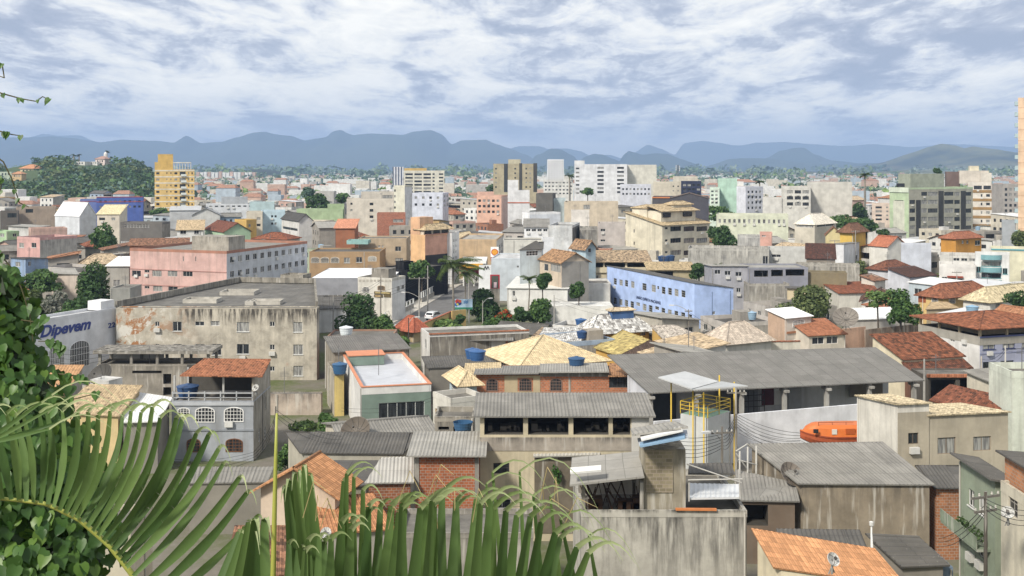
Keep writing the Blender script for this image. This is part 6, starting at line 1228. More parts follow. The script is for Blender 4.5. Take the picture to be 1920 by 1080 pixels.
FARB = [
 # label, xl, xc, xr, yt, col, D, th, extra
 ('bright blue two-storey building with red trim in front of the wooded hill', 181, 268, None, 370, '4c66bd', 440, 0, dict(b=12, wins=[win_grid('L', 184, 373, 266, 393, 9, 2, .5, .4)], bands=[('L', 181, 378, 268, 379.3, 'b3505a', .1), ('L', 181, 369, 268, 370.5, 'b3505a', .1)])),
 ('low blue wing left of the bright blue building', 150, 181, None, 374, '6a7cc0', 436, 0, dict(b=9, bands=[('L', 150, 377, 181, 378, 'b3505a', .1)])),
 ('white hangar with a rounded pale roof at left', 103, 149, 181, 405, 'cfd4da', 350, -34, dict(roof=('gable', 'x', 4.2, sheet('d9dcde'), .2))),
 ('long derelict beige wall building with dark openings at the left', 30, 104, None, 388, 'b09c88', 372, 0, dict(b=9, wins=[('L', 48, 391, 62, 399)], dirt=.8)),
 ('dark flat shed in front of the derelict beige building', 0, 34, None, 396, '6d665e', 360, 0, dict(b=8, wins=[('L', 14, 399, 31, 408)])),
 ('cream house with a steep pale yellow roof and a small dormer', 182, 224, 229, 402, 'd3c8b5', 345, 0, dict(b=7, roof=('shed', 'f', 2.9, tiles('dfcf94', .02), .3), wins=[('L', 186, 408, 197, 413), ('L', 209, 408, 216, 413)])),
 ('flat dark grey workshop with a row of pale windows', 226, 304, 319, 417, '716d68', 318, -6, dict(wins=[win_grid('L', 231, 419, 281, 427, 9, 2, .7, .6, pk=2)], wallR=concrete('8d857b', .4))),
 ('white house with a straw tile roof and two dark windows', 332, 381, None, 431, 'dedddb', 300, 0, dict(b=8, roof=('shed', 'f', 2.4, tiles('d0b07c', .35), .4), wins=[('L', 338, 432, 349, 439), ('L', 364, 432, 373, 439), ('L', 338, 449, 349, 453)])),
 ('pale green gabled house with a rust roof right of the white house', 384, 420, 470, 434, 'a8c8a3', 296, -58, dict(roof=('gable', 'x', 2.2, tiles('8f4a30', .5), .4))),
 ('ochre house behind the pale green gabled house', 440, 462, 481, 412, 'd8ac55', 330, -40, dict(wins=[('R', 466, 420, 470, 426)])),
 ('bare concrete box house with a blue tank on its roof', 360, 415, 432, 444, '9c968a', 258, -14, dict(wall=concrete('a09a8e', .5), wins=[('L', 378, 463, 392, 466)])),
 ('raw brick house with an orange tile roof in front of the round tree', 243, 352, None, 459, 'b5643c', 252, 0, dict(b=7, wall=brick('b5643c', .3), roof=('shed', 'f', 1.2, RED, .4))),
 ('long pale grey shed roof right of the round tree', 318, 375, None, 394, 'bdbfc1', 395, 0, dict(b=14, roof=('shed', 'f', 1.0, sheet('b5b7b9'), .3))),
 ('twin gabled grey sheds below the yellow tower', 360, 412, None, 402, 'c9c9c6', 372, 0, dict(b=10, roof=('gable', 'y', 2.2, sheet('8f9193'), .4))),
 ('wide white building with a grey billboard frame on its roof', 386, 498, None, 382, 'd5d9de', 415, 0, dict(b=10, wins=[win_grid('L', 390, 383, 496, 390, 10, 1)])),
 ('grey panelled rooftop screen above the wide white building', 415, 464, None, 369, 'aeb4ba', 422, 0, dict(b=3)),
 ('aqua block with a plain front left of the light blue block', 468, 514, None, 379, 'b3ced2', 380, 0, dict(b=9)),
 ('light blue stepped block with pairs of small windows', 490, 534, None, 395, 'bcd8e6', 345, 0, dict(b=9, wins=[win_grid('L', 507, 399, 520, 426, 2, 2, .6, .3)])),
 ('cream narrow block with dark framed windows left of the aqua block', 462, 492, None, 397, 'd0c8b4', 338, 0, dict(b=8, wins=[win_grid('L', 478, 404, 492, 428, 1, 2, .5, .4)])),
 ('white gabled house with a dark verandah below the light blue block', 528, 561, 586, 413, 'd3d2ce', 325, -62, dict(roof=('gable', 'x', 1.8, fibre('4d4b49', .3), .4), wins=[('L', 530, 424, 558, 429)])),
 ('long pea green building with a stepped end', 556, 643, None, 392, 'acc494', 392, 0, dict(b=9)),
 ('pea green stair block at the right end of the long green building', 614, 645, None, 383, 'a3bd8a', 396, 0, dict(b=6)),
 ('broad beige apartment block with a few small square windows', 650, 738, None, 373, 'd5ccbc', 356, 0, dict(b=12, wins=[('L', 693, 380, 700, 385), ('L', 693, 392, 700, 397), ('L', 693, 404, 700, 409), ('L', 657, 380, 661, 384), ('L', 657, 392, 661, 396)])),
 ('beige rooftop storey with a dark loggia on the broad beige block', 677, 738, None, 360, 'cdc5b6', 360, 0, dict(b=8, wins=[('L', 717, 366, 736, 372)])),
 ('tall cream slab with a white side right of the broad beige block', 738, 759, 773, 348, 'd5d2bd', 400, -30, dict(wallR=plaster('dcdee0', .1), wins=[win_grid('L', 738, 352, 743, 405, 1, 5, .6, .4)])),
 ('pale lavender block with small windows right of the tall cream slab', 771, 830, 841, 362, 'cdd3e4', 425, -8, dict(wins=[win_grid('L', 773, 364, 828, 390, 4, 2, .35, .35), win_grid('R', 831, 364, 841, 390, 2, 3)])),
 ('cream apartment complex with long window bands and an ochre top', 757, 833, None, 320, 'd8d4c3', 620, 0, dict(b=14, wins=[('L', 760+k*17, 325+q*6.6, 774+k*17, 328.6+q*6.6) for k in range(3) for q in range(6)]+[('L', 811, 325+q*6.6, 815, 328+q*6.6) for q in range(6)]+[('L', 823, 325+q*6.6, 831, 328+q*6.6) for q in range(6)])),
 ('ochre plant room on top of the cream apartment complex', 758, 800, None, 315.5, 'd8b260', 624, 0, dict(b=8)),
 ('white tower with navy vertical stripes left of the cream apartment complex', 736, 757, None, 313, 'd5d9e2', 640, 0, dict(b=12, bands=[('L', 736+k*5.2, 313, 738+k*5.2, 350, '4a5878', .1) for k in range(5)])),
 ('raw orange brick building with an open corner', 707, 760, None, 400, 'ad5a3c', 318, 0, dict(b=8, wall=brick('b05c3e', .3), wins=[('L', 737, 411, 756, 417)])),
 ('small brick house with a bright orange roof', 628, 665, 668, 428, 'a86645', 296, 0, dict(b=7, roof=('shed', 'f', 2.2, tiles('e0875a', .02), .4), wins=[('L', 645, 427, 651, 430)])),
 ('peach apartment building with pairs of dark windows', 894, 940, 952, 367, 'e3b096', 425, -10, dict(wins=[win_grid('L', 895, 371, 938, 402, 5, 3, .6, .45)], wallR=plaster('e0bcae', .1))),
 ('peach rooftop storey of the peach apartment building', 895, 926, None, 360, 'dfae98', 430, 0, dict(b=6)),
 ('olive apartment tower with dark vertical strips', 925, 1007, None, 307, 'b3a786', 610, 0, dict(b=16, bands=[('L', 945, 307, 952, 360, '3c4044', .12), ('L', 973.5, 306, 979, 360, '4a4a46', .12), ('L', 1000, 306, 1008, 360, '46443e', .12)], wins=[win_grid('L', 926, 312, 934, 355, 1, 5, .4, .35), win_grid('L', 962, 312, 970, 355, 1, 5, .4, .35), win_grid('L', 983, 312, 998, 355, 2, 5, .4, .35)])),
 ('plant room on top of the olive apartment tower', 953, 976, None, 299, 'c6bd9c', 614, 0, dict(b=8)),
 ('slim white tower standing far behind the low white blocks', 1026, 1057, None, 299, 'e1e3e6', 900, 0, dict(b=14, wins=[win_grid('L', 1027, 301, 1057, 338, 6, 10, .45, .5)])),
 ('big white apartment slab with stacked dark balconies', 1077, 1176, None, 308, 'd6d8dc', 510, 0, dict(b=16, wins=[win_grid('L', 1079, 312, 1087, 366, 1, 7, .8, .4), win_grid('L', 1119, 311, 1133, 364, 1, 7, .85, .5), win_grid('L', 1156, 311, 1171, 364, 1, 7, .85, .5)], bands=[('L', 1077, 301, 1096, 308, 'd9dbdd', .0)])),
 ('blank cream slab with faint panel lines joined to the big white apartment slab', 1176, 1231, 1235, 309, 'd5d2c4', 516, 0, dict(b=14)),
 ('pale lavender block with a row of windows in front of the blank cream slab', 1163, 1221, None, 346, 'cbcfdc', 470, 0, dict(b=10, wins=[win_grid('L', 1165, 350, 1220, 368, 8, 2, .5, .4)])),
 ('white mixed block with small windows below the slim white tower', 1019, 1075, None, 337, 'd9d9d5', 560, 0, dict(b=10, wins=[win_grid('L', 1020, 339, 1074, 366, 8, 4, .5, .4)])),
 ('white stepped party wall with an orange base line', 952, 993, None, 357, 'dadbdd', 415, 0, dict(b=8, bands=[('L', 952, 379, 993, 381, 'c9603c', .1)])),
 ('taller half of the white stepped party wall', 952, 972, None, 338, 'dedfe1', 420, 0, dict(b=8)),
 ('dark grey rendered block right of the white stepped wall', 1005, 1036, 1042, 363, '66645f', 388, -8, dict()),
 ('long beige hall with one dark window', 1058, 1159, None, 379, 'c9b9a0', 380, 0, dict(b=12, wins=[('L', 1094, 384, 1106, 392)])),
 ('pale aqua house left of the long beige hall', 1037, 1060, None, 372, 'b9cbd0', 392, 0, dict(b=8)),
 ('white chapel-like house with a stepped white wall', 979, 993, 1051, 399, 'e3e5e8', 335, -64, dict(wallR=plaster('cfd5de', .1), wins=[('L', 986, 412, 988, 418)])),
 ('white house with a band of dark windows below a grey roof', 983, 1028, None, 426, 'd9dbdd', 285, 0, dict(b=9, roof=('shed', 'f', 1.8, FIB, .4), wins=[win_grid('L', 985, 428, 1028, 435, 4, 1, .75, .7)])),
 ('pale concrete cube with a dark mouldy side', 1028, 1073, 1087, 423, 'b5b9bb', 272, -10, dict(wall=concrete('b9bcbd', .2), wallR=concrete('5c5a55', .8))),  # right face in a darker concrete tone
 ('white stair block in front of the pale concrete cube', 1017, 1038, None, 447, 'd6d9dc', 254, 0, dict(b=4)),
 ('cream box house right of the dark tiled roof', 1071, 1105, None, 395, 'd6d0c8', 338, 0, dict(b=7)),
 ('pinkish grey block with two small windows beside the cream four-storey block', 1121, 1172, None, 419, 'c0b7b1', 292, 0, dict(b=9, wins=[('L', 1126, 429, 1135, 434), ('L', 1126, 449, 1135, 453)])),
 ('mouldy concrete block left of the pinkish grey block', 1087, 1120, None, 427, '8a8780', 280, 0, dict(b=7, wall=concrete('98958d', .8))),
 ('beige flat block right of the blank cream slab', 1225, 1277, None, 341, 'cbc2ae', 440, 0, dict(b=9, wins=[win_grid('L', 1258, 345, 1276, 362, 2, 2, .3, .3)])),
 ('navy blue glazed block', 1277, 1315, None, 340, '2f3856', 432, 0, dict(b=10, wins=[win_grid('L', 1279, 343, 1314, 367, 4, 3, .7, .5)])),
 ('cream rooftop with a telecom mast behind the navy block', 1262, 1308, None, 331, 'd0c9b8', 460, 0, dict(b=8)),
 ('large dark slate building with an orange strip on its roof edge', 1223, 1329, None, 370, '54545c', 335, 0, dict(b=14, bands=[('L', 1223, 369, 1256, 371.5, 'd8804a', .2)])),
 ('raised gable half of the dark slate building', 1256, 1329, None, 372, '50505a', 331, 0, dict(b=10, roof=('gable', 'y', 1.6, fibre('6b5a50', .3), .2))),
 ('mint green building with windows on its left wing', 1331, 1349, None, 352, 'cfe2d2', 430, 0, dict(b=10, wins=[win_grid('L', 1332, 355, 1347, 384, 2, 4, .6, .4)])),
 ('tall plain mint green wall block', 1346, 1382, None, 335, 'aed4bf', 436, 0, dict(b=10)),
 ('pale lilac block with small windows right of the mint block', 1381, 1398, 1431, 350, 'd3d6e2', 425, -58, dict(wins=[win_grid('R', 1400, 355, 1429, 395, 4, 4, .5, .45)])),
 ('long pale lime building with a row of windows', 1343, 1478, None, 403, 'd2d7bd', 325, 0, dict(b=10, wins=[win_grid('L', 1345, 408, 1475, 420, 14, 1, .5, .6)])),
 ('white block with a grid of broad windows', 1465, 1520, None, 350, 'cccac2', 398, 0, dict(b=12, wins=[win_grid('L', 1474, 354, 1518, 388, 3, 3, .8, .55)])),
 ('large blank off-white slab right of the broad-windowed block', 1513, 1598, None, 342, 'c6c4bb', 404, 0, dict(b=14)),
 ('low white hall left of the broad-windowed block', 1430, 1466, None, 371, 'cdcbc5', 400, 0, dict(b=10)),
 ('yellow villa with a brown hip roof and arched door', 1575, 1598, 1623, 431, 'e2b94c', 270, -40, dict(roof=('hip', '', 1.5, tiles('8a5a3c', .4), .8), wins=[('R', 1602, 434, 1607, 438), ('L', 1579, 433, 1585, 437)])),
 ('cream gable house left of the yellow villa', 1548, 1578, None, 440, 'd8c88e', 284, 0, dict(b=6, roof=('gable', 'y', 2, RED, .3))),
 ('bright orange-yellow house with small windows near the right edge', 1764, 1792, 1840, 446, 'd99434', 268, -55, dict(roof=('hip', '', 1.3, tiles('b5623a', .3), .5), wins=[('R', 1803, 451, 1807, 457), ('R', 1812, 451, 1816, 457), ('R', 1828, 451, 1838, 460)])),
 ('cream tent-roofed pavilion among the trees', 1490, 1528, 1568, 420, 'c9c2b0', 296, -42, dict(roof=('hip', '', 2.6, tiles('e6dcc6', .02), .3), wins=[('R', 1532, 421, 1564, 426), ('L', 1493, 421, 1525, 426)])),
 ('pink and cream apartment house with teal glass balconies', 1635, 1668, None, 382, 'd9c4b4', 400, 0, dict(b=10, wins=[win_grid('L', 1641, 385, 1654, 415, 1, 4, .9, .5), win_grid('L', 1660, 385, 1667, 415, 1, 4, .6, .4)], fr='8fc0bb')),
 ('tall pale peach tower cut by the right edge of the picture', 1909, 2010, None, 181, 'e6c19c', 300, 0, dict(b=14, bands=[('L', 1908, 181+20.6*k, 2010, 181.6+20.6*k, 'cfa27a', .06) for k in range(1, 13)])),
 ('grey ribbed metal silo wall beside the peach tower', 1879, 1905, None, 414, '9aa1a8', 308, 0, dict(b=6, wall=sheet('9ca3aa'))),
 ('white and teal apartment house with rounded balconies at the right', 1829, 1893, 1965, 473, 'dfe1e0', 228, -14, dict(wallR=plaster('c9bb9a', .2), wins=[('L', 1831, 500, 1839, 510), ('L', 1880, 503, 1889, 514), ('L', 1840, 512, 1877, 521), ('L', 1840, 490, 1877, 499)], fr='4fa3a8', simple=False)),
 ('low cream parapet block with a teal edge above the teal apartment house', 1858, 1930, None, 467, 'dcd8b8', 242, 0, dict(b=8, bands=[('L', 1858, 466, 1930, 468.5, '4fa3b3', .15)])),
 ('grey walled flat-roof house behind the grey gallery house', 1440, 1513, None, 467, 'c6c7c3', 252, 0, dict(b=8, wins=[('L', 1447, 477, 1464, 482)])),
 ('white cube tower house with a plain door', 1565, 1582, 1611, 461, 'dcdee2', 255, -32, dict(roof=('shed', 'k', .5, FIB, .2), wins=[('R', 1603, 479, 1608, 491)])),
 ('tall plain grey-blue wall house with one tiny window', 1690, 1746, 1761, 456, 'c3c9d6', 244, -10, dict(wins=[('L', 1741, 485, 1748, 491)])),
 ('white gabled houses with orange tile roofs near the grey-blue wall', 1630, 1664, 1700, 462, 'dcd9d0', 258, -58, dict(roof=('gable', 'x', 2.2, tiles('c9693c', .2), .3))),
 ('white house with a brown hip roof and a long louvred window', 1627, 1668, 1712, 505, 'c9cbd2', 228, -52, dict(roof=('hip', '', 1.5, tiles('8f4f32', .5), .5), wins=[('R', 1676, 506, 1700, 513)], simple=False)),
 ('white split-level house with a dark mono-pitch roof', 1665, 1706, 1756, 520, 'c9ccd6', 220, -60, dict(roof=('shed', 'r', 1.5, tiles('5f3a2c', .4), .4), simple=False)),
 ('small orange-roofed outhouse in front of the white split-level house', 1615, 1640, 1660, 527, 'cfc9bd', 214, -50, dict(roof=('shed', 'r', 1.0, RED, .4), simple=False)),
 ('white building with dark open galleries left of the teal apartment house', 1762, 1836, None, 480, 'd3d1ca', 240, 0, dict(b=9, wins=[('L', 1786, 475+8, 1830, 475+14, 3, 1, dict(fw=.8))], dirt=.5)),
 ('white house with a small red awning beside the teal apartment house', 1761, 1830, None, 497, 'dddbd6', 226, 0, dict(b=7, wins=[('L', 1766, 519, 1776, 528), ('L', 1783, 522, 1805, 529)], bands=[('L', 1776, 517, 1806, 520, 'a8452c', .5)], simple=False)),
 ('grey concrete house with a dark terrace behind the institute', 1290, 1442, None, 467, '9b9a94', 248, 0, dict(b=9, wall=concrete('a3a19a', .6), wins=[('L', 1430, 480, 1440, 495)])),
 ('grey stair tower on the roof behind the institute', 1383, 1425, None, 442, 'a5a5a2', 262, 0, dict(b=5, wall=concrete('aaa9a5', .5))),
 ('salmon house behind the grey stair tower', 1425, 1448, None, 437, 'dba392', 285, 0, dict(b=6, wins=[('L', 1428, 438, 1436, 444)])),
 ('dark brown tile roof house right of the grey flat-roof house', 1512, 1566, None, 486, '8f8578', 236, 0, dict(b=11, roof=('shed', 'f', 2.6, tiles('6b3a28', .6), .3))),
]
FB = {}
for L in FARB:
    lab, xl, xc, xr, yt, col, D, th, ex = L; ex = dict(ex); ex.setdefault('dirt', .2)
    if 'yb' not in ex: ex['yb'] = max([yt+13]+[q[4]+3 for q in ex.get('wins', ())])
    if th == 0 and xr is None: th = -math.degrees(math.atan((xc-960)/F))*.92
    FB[lab] = B(lab, xl, xc, xr, yt, col, D=D, th=th, **ex)
# balconies of the peach tower and the teal house
pt = FB['tall pale peach tower cut by the right edge of the picture']; m = MB(); a = pt['a']
for q in range(13):
    zz_ = pt['H']-2-3*q
    m.box(-a-.9, -a, 2, 6, zz_, zz_+.15); m.box(-a-.9, -a-.82, 2, 6, zz_+.15, zz_+1.1); m.box(-a-.9, -a, 2, 2.08, zz_+.15, zz_+1.1)
m.build('balcony', paint('9fbcc6', .3), pt['root'])
tb = FB['white and teal apartment house with rounded balconies at the right']; a = tb['a']
for q in range(3):
    m = MB(); zz_ = tb['H']-1.6-2.6*q
    for k in range(9):
        t0, t1 = k/9, (k+1)/9; f = lambda t: (-a*.84+a*.62*t, -1.3*math.sin(math.pi*t)**.5)
        p0, p1 = f(t0), f(t1); m.face([(*p0, zz_), (*p1, zz_), (*p1, zz_+1.0), (*p0, zz_+1.0)]); m.face([(p0[0], 0, zz_), (p1[0], 0, zz_), (*p1, zz_), (*p0, zz_)])
    m.build('balcony', paint('6fa6ae', .4), tb['root'])
# green-grey block
ys = [(360, 367), (375, 382.5), (391, 399), (407, 414.5), (423, 430), (439, 444)]
gw = []
for k, (y0, y1) in enumerate(ys):
    for x0, x1 in ((1705.5, 1716), (1727.5, 1738.5), (1740, 1758.5), (1770.5, 1788), (1789.5, 1800), (1811, 1821.5)):
        if k == 0 and x0 < 1720: continue
        gw.append(('R', x0, y0, x1, y1))
    if k: gw.append(('L', 1677, y0, 1694, y1))
gb = B('large grey-green apartment block with dark vertical strips and long windows', 1668, 1704, 1824, 352, '9fa090', D=385, th=-66, dirt=.12, wall=plaster('b4cba2', .12), wallR=plaster('a3a292', .12), wins=[(*q, 1, 1, dict(pk=1)) for q in gw], bands=[('R', 1717.5, 375, 1726, 470, '3f4040', .1), ('R', 1759.5, 358, 1769, 470, '3f4040', .1), ('R', 1801.5, 358, 1810.5, 470, '3f4040', .1), ('L', 1668, 351, 1705, 360, 'cfdcc6', .3), ('L', 1675, 376, 1696, 470, 'cdd0bd', .05)], name='apartment_block', cat='apartment block', yb=430)
a, b, z = gb['a'], gb['b'], gb['H']; m = MB(); m.box(-a*.75, -a*.12, b*.06, b*.58, z-.5, up(gb, 326)); m.build('penthouse', plaster('9da592', .12), gb['root'])
m = MB(); m.box(-a*.6, -a*.55, -.1, 0, z+.1, z+1.4); m.box(-a*.62, -a*.2, -.2, -.1, z+.2, z+1.5); m.build('roof_sign', paint('23262a'), gb['root'])
bands = [('L', 1815, 356+16*k, 1860, 361+16*k, 'a8814c', .15) for k in range(8)]
bw_ = B('cream apartment tower with brown floor bands and a pale grey side', 1815, 1859, 1896, 342, 'd8d0c4', D=412, th=-16, dirt=.1, wallR=plaster('b9b2ab', .12), wins=[('L', 1839+dx, 364+16*k, 1839+dx+w_, 369+16*k, 1, 1, dict()) for k in range(7) for dx, w_ in ((0, 3), (10, 7))]+[('L', 1826, 348, 1841, 355), ('L', 1844, 348, 1858, 355)]+[('R', 1861, 364+16*k, 1865, 369+16*k) for k in range(6)]+[('R', 1882, 364+16*k, 1888, 368+16*k) for k in range(6)], bands=bands, name='apartment_tower', cat='apartment tower', yb=430)
a, b, z = bw_['a'], bw_['b'], bw_['H']
for x0, x1, y0, y1, yt, cl in ((-a*1.35, -a*.1, 1, 6, 320, 'cdc3b5'), (-a*.9, -a*.5, 2, 6, 311, 'd3cbb0'), (-a*1.9, -a*1.3, 3, 8, 322, '75605a'), (-a*.45, .1, .5, 4, 324, 'd0c8bb')): part_box(bw_, 'roof_storey', plaster(cl, .15), x0, x1, y0, y1, 0 if x1 < -a else z-.5, up(bw_, yt))
B('grey concrete tower block between the brown banded tower and the peach tower', 1880, 1910, None, 345, 'a8a29d', D=440, b=10, wins=[win_grid('L', 1882, 350, 1908, 410, 3, 6)], name='apartment_tower', cat='apartment tower', yb=400, dirt=.2)
# telecom mast
p = PD(1271, 332, 462); mt = empty('telecom_mast', (p.x, 462, p.z), 0, 'small lattice telecom mast on the cream rooftop behind the navy block', 'mast'); m = MB(); hh = PD(0, 309, 462).z-p.z
for dx in (-.5, .5):
    for dy in (-.5, .5): m.bar((dx, dy, 0), (dx*.4, dy*.4, hh), .08, 4)
for q in range(6): zq = hh*q/6; m.bar((-.5, 0, zq), (.5, 0, zq+hh/6), .05, 4); m.bar((.5, 0, zq), (-.5, 0, zq+hh/6), .05, 4)
m.build('lattice', paint('6b6f74'), mt); m = MB()
for q in range(3): m.box(-.9, -.6, -.3, .1, hh*(.55+.15*q), hh*(.65+.15*q)); m.box(.5, .8, -.3, .1, hh*(.5+.15*q), hh*(.6+.15*q))
m.build('antenna', paint('c9cbcd'), mt)
# ------------------------------------------------------------------ trees that can be told apart
TR = [ # px, top, D, w, h, kind, label, n
 (195, 420, 292, 68, 52, 'mid', 'round leafy tree behind the pink block roofs at the left', 2200),
 (76, 506, 205, 84, 46, 'mid', 'wide light green tree above the white showroom', 2200),
 (178, 488, 200, 68, 98, 'dark', 'tall dark tree left of the pink block', 2800),
 (62, 542, 188, 66, 60, 'olive', 'olive bushy tree directly above the showroom roof', 1700), (112, 545, 186, 60, 62, 'grey', 'greyish bare-twigged tree in the thicket above the showroom', 2200),
 (150, 556, 184, 60, 48, 'dark', 'low dark tree in the middle of the showroom thicket', 1600), (185, 563, 184, 52, 36, 'grey', 'grey twiggy bush at the right end of the showroom thicket', 1500), (128, 580, 178, 90, 26, 'mid', 'green hedge along the back of the showroom roof', 1400),
 (680, 549, 182, 92, 92, 'dark', 'dense dark mango tree beside the parked white car', 3600), (722, 590, 178, 50, 50, 'mid', 'lighter green bush on the right flank of the mango tree', 1500),
 (790, 487, 236, 46, 36, 'mid', 'street tree in front of the long black building', 1500),
 (906, 541, 206, 62, 62, 'dark', 'thick dark green tree right of the billboard', 2800), (925, 596, 190, 44, 26, 'mid', 'round clipped bush below the thick tree', 900), (835, 598, 190, 74, 30, 'light', 'spreading light green shrub behind the mouldy workshop wall', 1500),
 (862, 590, 194, 26, 20, 'dark', 'dark shrub below the billboard palm', 500), (757, 630, 160, 26, 24, 'mid', 'small green tree beside the ochre corner wall', 600),
 (1017, 513, 206, 34, 34, 'dark', 'slender tree with a small round crown before the garage', 1500), (1086, 528, 203, 32, 32, 'dark', 'slim forked tree with a ball crown before the institute', 1500), (1012, 560, 198, 66, 46, 'mid', 'low branching tree with pale trunk before the garage', 1700), (975, 575, 196, 34, 30, 'dark', 'dark bush left of the garage', 800),
 (1522, 534, 178, 118, 74, 'olive', 'broad olive green tree behind the peeling peach house', 3800), (1690, 541, 168, 62, 70, 'mid', 'big round bright green tree beside the white sheet roof', 3200), (1645, 545, 170, 46, 34, 'light', 'sparse light-leaved tree leaning left of the round green tree', 500),
 (1356, 423, 285, 56, 44, 'dark', 'dark spreading tree right of the cream four-storey block', 1800), (1350, 386, 400, 52, 26, 'mid', 'green tree below the mint green wall', 900), (1310, 494, 226, 46, 30, 'dark', 'tangled dark shrubs behind the institute roof', 1000),
 (1580, 402, 322, 62, 28, 'mid', 'leafy tree right of the cream pavilion', 1200), (1625, 410, 318, 58, 30, 'dark', 'dark tree between the yellow villa and the pink balcony house', 1200), (1547, 420, 330, 44, 20, 'mid', 'low green tree behind the cream pavilion', 700), (1658, 430, 300, 34, 26, 'dark', 'dark conifer-like tree beside the grey-green block', 700),
 (598, 362, 450, 48, 40, 'dark', 'dark tree clump behind the pea green building', 1000), (577, 350, 520, 30, 26, 'blue', 'bluish tree left of the dark tree clump', 500), (640, 362, 470, 34, 20, 'mid', 'tree behind the broad beige apartment block', 500),
 (1610, 378, 430, 30, 40, 'dark', 'tall dark tree right of the blank off-white slab', 800), (1698, 335, 520, 24, 18, 'dark', 'tree peeping over the grey-green block', 500), (1759, 317, 500, 13, 10, 'dark', 'tiny round tree on the horizon above the green penthouse', 250), (935, 343, 640, 46, 24, 'dark', 'dark tree at the foot of the olive apartment tower', 700),
 (302, 390, 470, 34, 16, 'mid', 'green tree at the foot of the yellow tower', 500), (1912, 430, 285, 44, 40, 'olive', 'olive tree at the foot of the peach tower', 1000), (1912, 545, 172, 52, 40, 'dark', 'dark tree at the right edge beside the straw-yellow hip roof', 1000), (1102, 352, 500, 26, 14, 'mid', 'small tree in front of the big white apartment slab', 300),
 (612, 775, 112, 44, 40, 'mid', 'scrubby green bush on the vacant lot below the decayed block', 1000), (540, 832, 104, 56, 50, 'mid', 'dense bush on the vacant lot beside the blue-grey house', 1300), (575, 790, 114, 70, 16, 'light', 'tall weeds along the back of the vacant lot', 600),
]
for i, (px, yt, D, wp, hp, kd, lab, n) in enumerate(TR):
    tree(px, yt, D, wp, hp, kd, lab, seed=i+11, n=n, name='shrub' if ('bush' in lab or 'shrub' in lab or 'weeds' in lab or 'hedge' in lab) else 'tree', cat='shrub' if ('bush' in lab or 'shrub' in lab or 'weeds' in lab or 'hedge' in lab) else 'tree', leafpx=3.4 if D > 150 else 4.2)
    p = PD(px, yt, D); FOOT.append([p+Vector((-2, -2, 0)), p+Vector((2, -2, 0)), p+Vector((2, 2, 0)), p+Vector((-2, 2, 0))]); VIS.append((px-wp/2, px+wp/2, yt+hp*.9, D, yt+hp))
# flame tree with orange blossom
k = 195/F; ft = tree(946, 578, 195, 40, 34, 'mid', 'flame tree with clusters of orange-red blossom', seed=77, n=500)
m = MB(); c = PD(946, 590, 195); leafcloud(m, [(Vector(((q-946)*k, -.6, PD(0, r_, 195).z)), (.5, .4, .35)) for q, r_ in ((938, 588), (948, 583), (943, 594), (955, 592), (932, 594))], 500, .16, 3); m.build('blossom', leaf('c93a1a', 'e0652a', .2), ft)
palm(851, 497, 200, 600, 44, 'tall windblown royal palm standing by the street', 19, 3, (.9, 0)); palm(872, 512, 222, 580, 30, 'shorter palm behind the tall windblown palm', 12, 5, (.8, 0))
palm(1621, 328, 430, 0, 13, 'lone tall palm rising right of the blank off-white slab', 12, 6, (.7, 0), leafw=.12); palm(166, 338, 760, 0, 11, 'single pale palm in front of the wooded hill', 11, 8, (0, 0), leafw=.18); palm(1068, 329, 560, 0, 11, 'palm between the slim white tower and the big white slab', 11, 9, (.3, 0), leafw=.15)
palm(1424, 341, 470, 0, 10, 'palm right of the lilac block', 11, 10, (.3, 0), leafw=.13); palm(1350, 500, 222, 0, 16, 'low palm in the garden behind the institute', 11, 14, (0, 0), leafw=.07); palm(990, 524, 208, 0, 18, 'low bushy palm behind the garage', 11, 15, (0, 0), leafw=.07)
palm(838, 372, 560, 0, 9, 'dark palm right of the cream apartment complex', 10, 16, (0, 0), leafw=.15); palm(1610, 655, 150, 0, 16, 'small potted palm among the roofs above the warehouse', 10, 17, (0, 0)) if False else None
# ------------------------------------------------------------------ wooded hill with its houses at the far left
def forest(name, ridge, D, dep, n, kinds, size, seed, zfun=None):
    r = random.Random(seed); out = []
    for kd in kinds:
        mb = MB()
        for _ in range(n//len(kinds)):
            px = r.uniform(ridge[0][0], ridge[-1][0]); t = r.random()
            for (a, ya), (b, yb) in zip(ridge, ridge[1:]):
                if a <= px <= b: yr = ya+(yb-ya)*(px-a)/(b-a)
            Dd = D-dep*(1-t); zt = (H+(HZ-yr)*D/F); z = zt*(t**.8); x = (px-960)*Dd/F; s = size*r.uniform(.6, 1.3)
            if zfun and any(abs(px-h_[0]) < h_[2]*.62 and HZ+F*(H-z-s)/Dd < h_[1]+h_[3] for h_ in zfun): continue
            leafcloud(mb, [((x, Dd, z), (s, s, s*.85))], 34, s*.26, r.random())
        mb.build(name, leaf(*TREES[kd], .1))['kind'] = 'stuff'
hr = [(-70, 318), (0, 314), (30, 309), (75, 300), (100, 301), (150, 299), (200, 303), (238, 301), (258, 309), (276, 325), (296, 338)]
mb = MB(); pr = []
for px in range(-70, 300, 12):
    yr = next((ya+(yb-ya)*(px-a)/(b-a) for (a, ya), (b, yb) in zip(hr, hr[1:]) if a <= px <= b), 336); pr.append((px, yr+4))
for (a, ya), (b, yb) in zip(pr, pr[1:]):
    for j in range(6):
        def hp(px, y, j): t = j/6; D = 900-230*(1-t); return ((px-960)*D/F, D, max(-.5, (H+(HZ-y)*900/F)*t**.8))
        mb.face([hp(a, ya, j), hp(b, yb, j), hp(b, yb, j+1), hp(a, ya, j+1)], 0, None, True)
    q0, q1 = hp(a, ya, 6), hp(b, yb, 6); mb.face([q0, q1, (q1[0], 1150, 0), (q0[0], 1150, 0)])
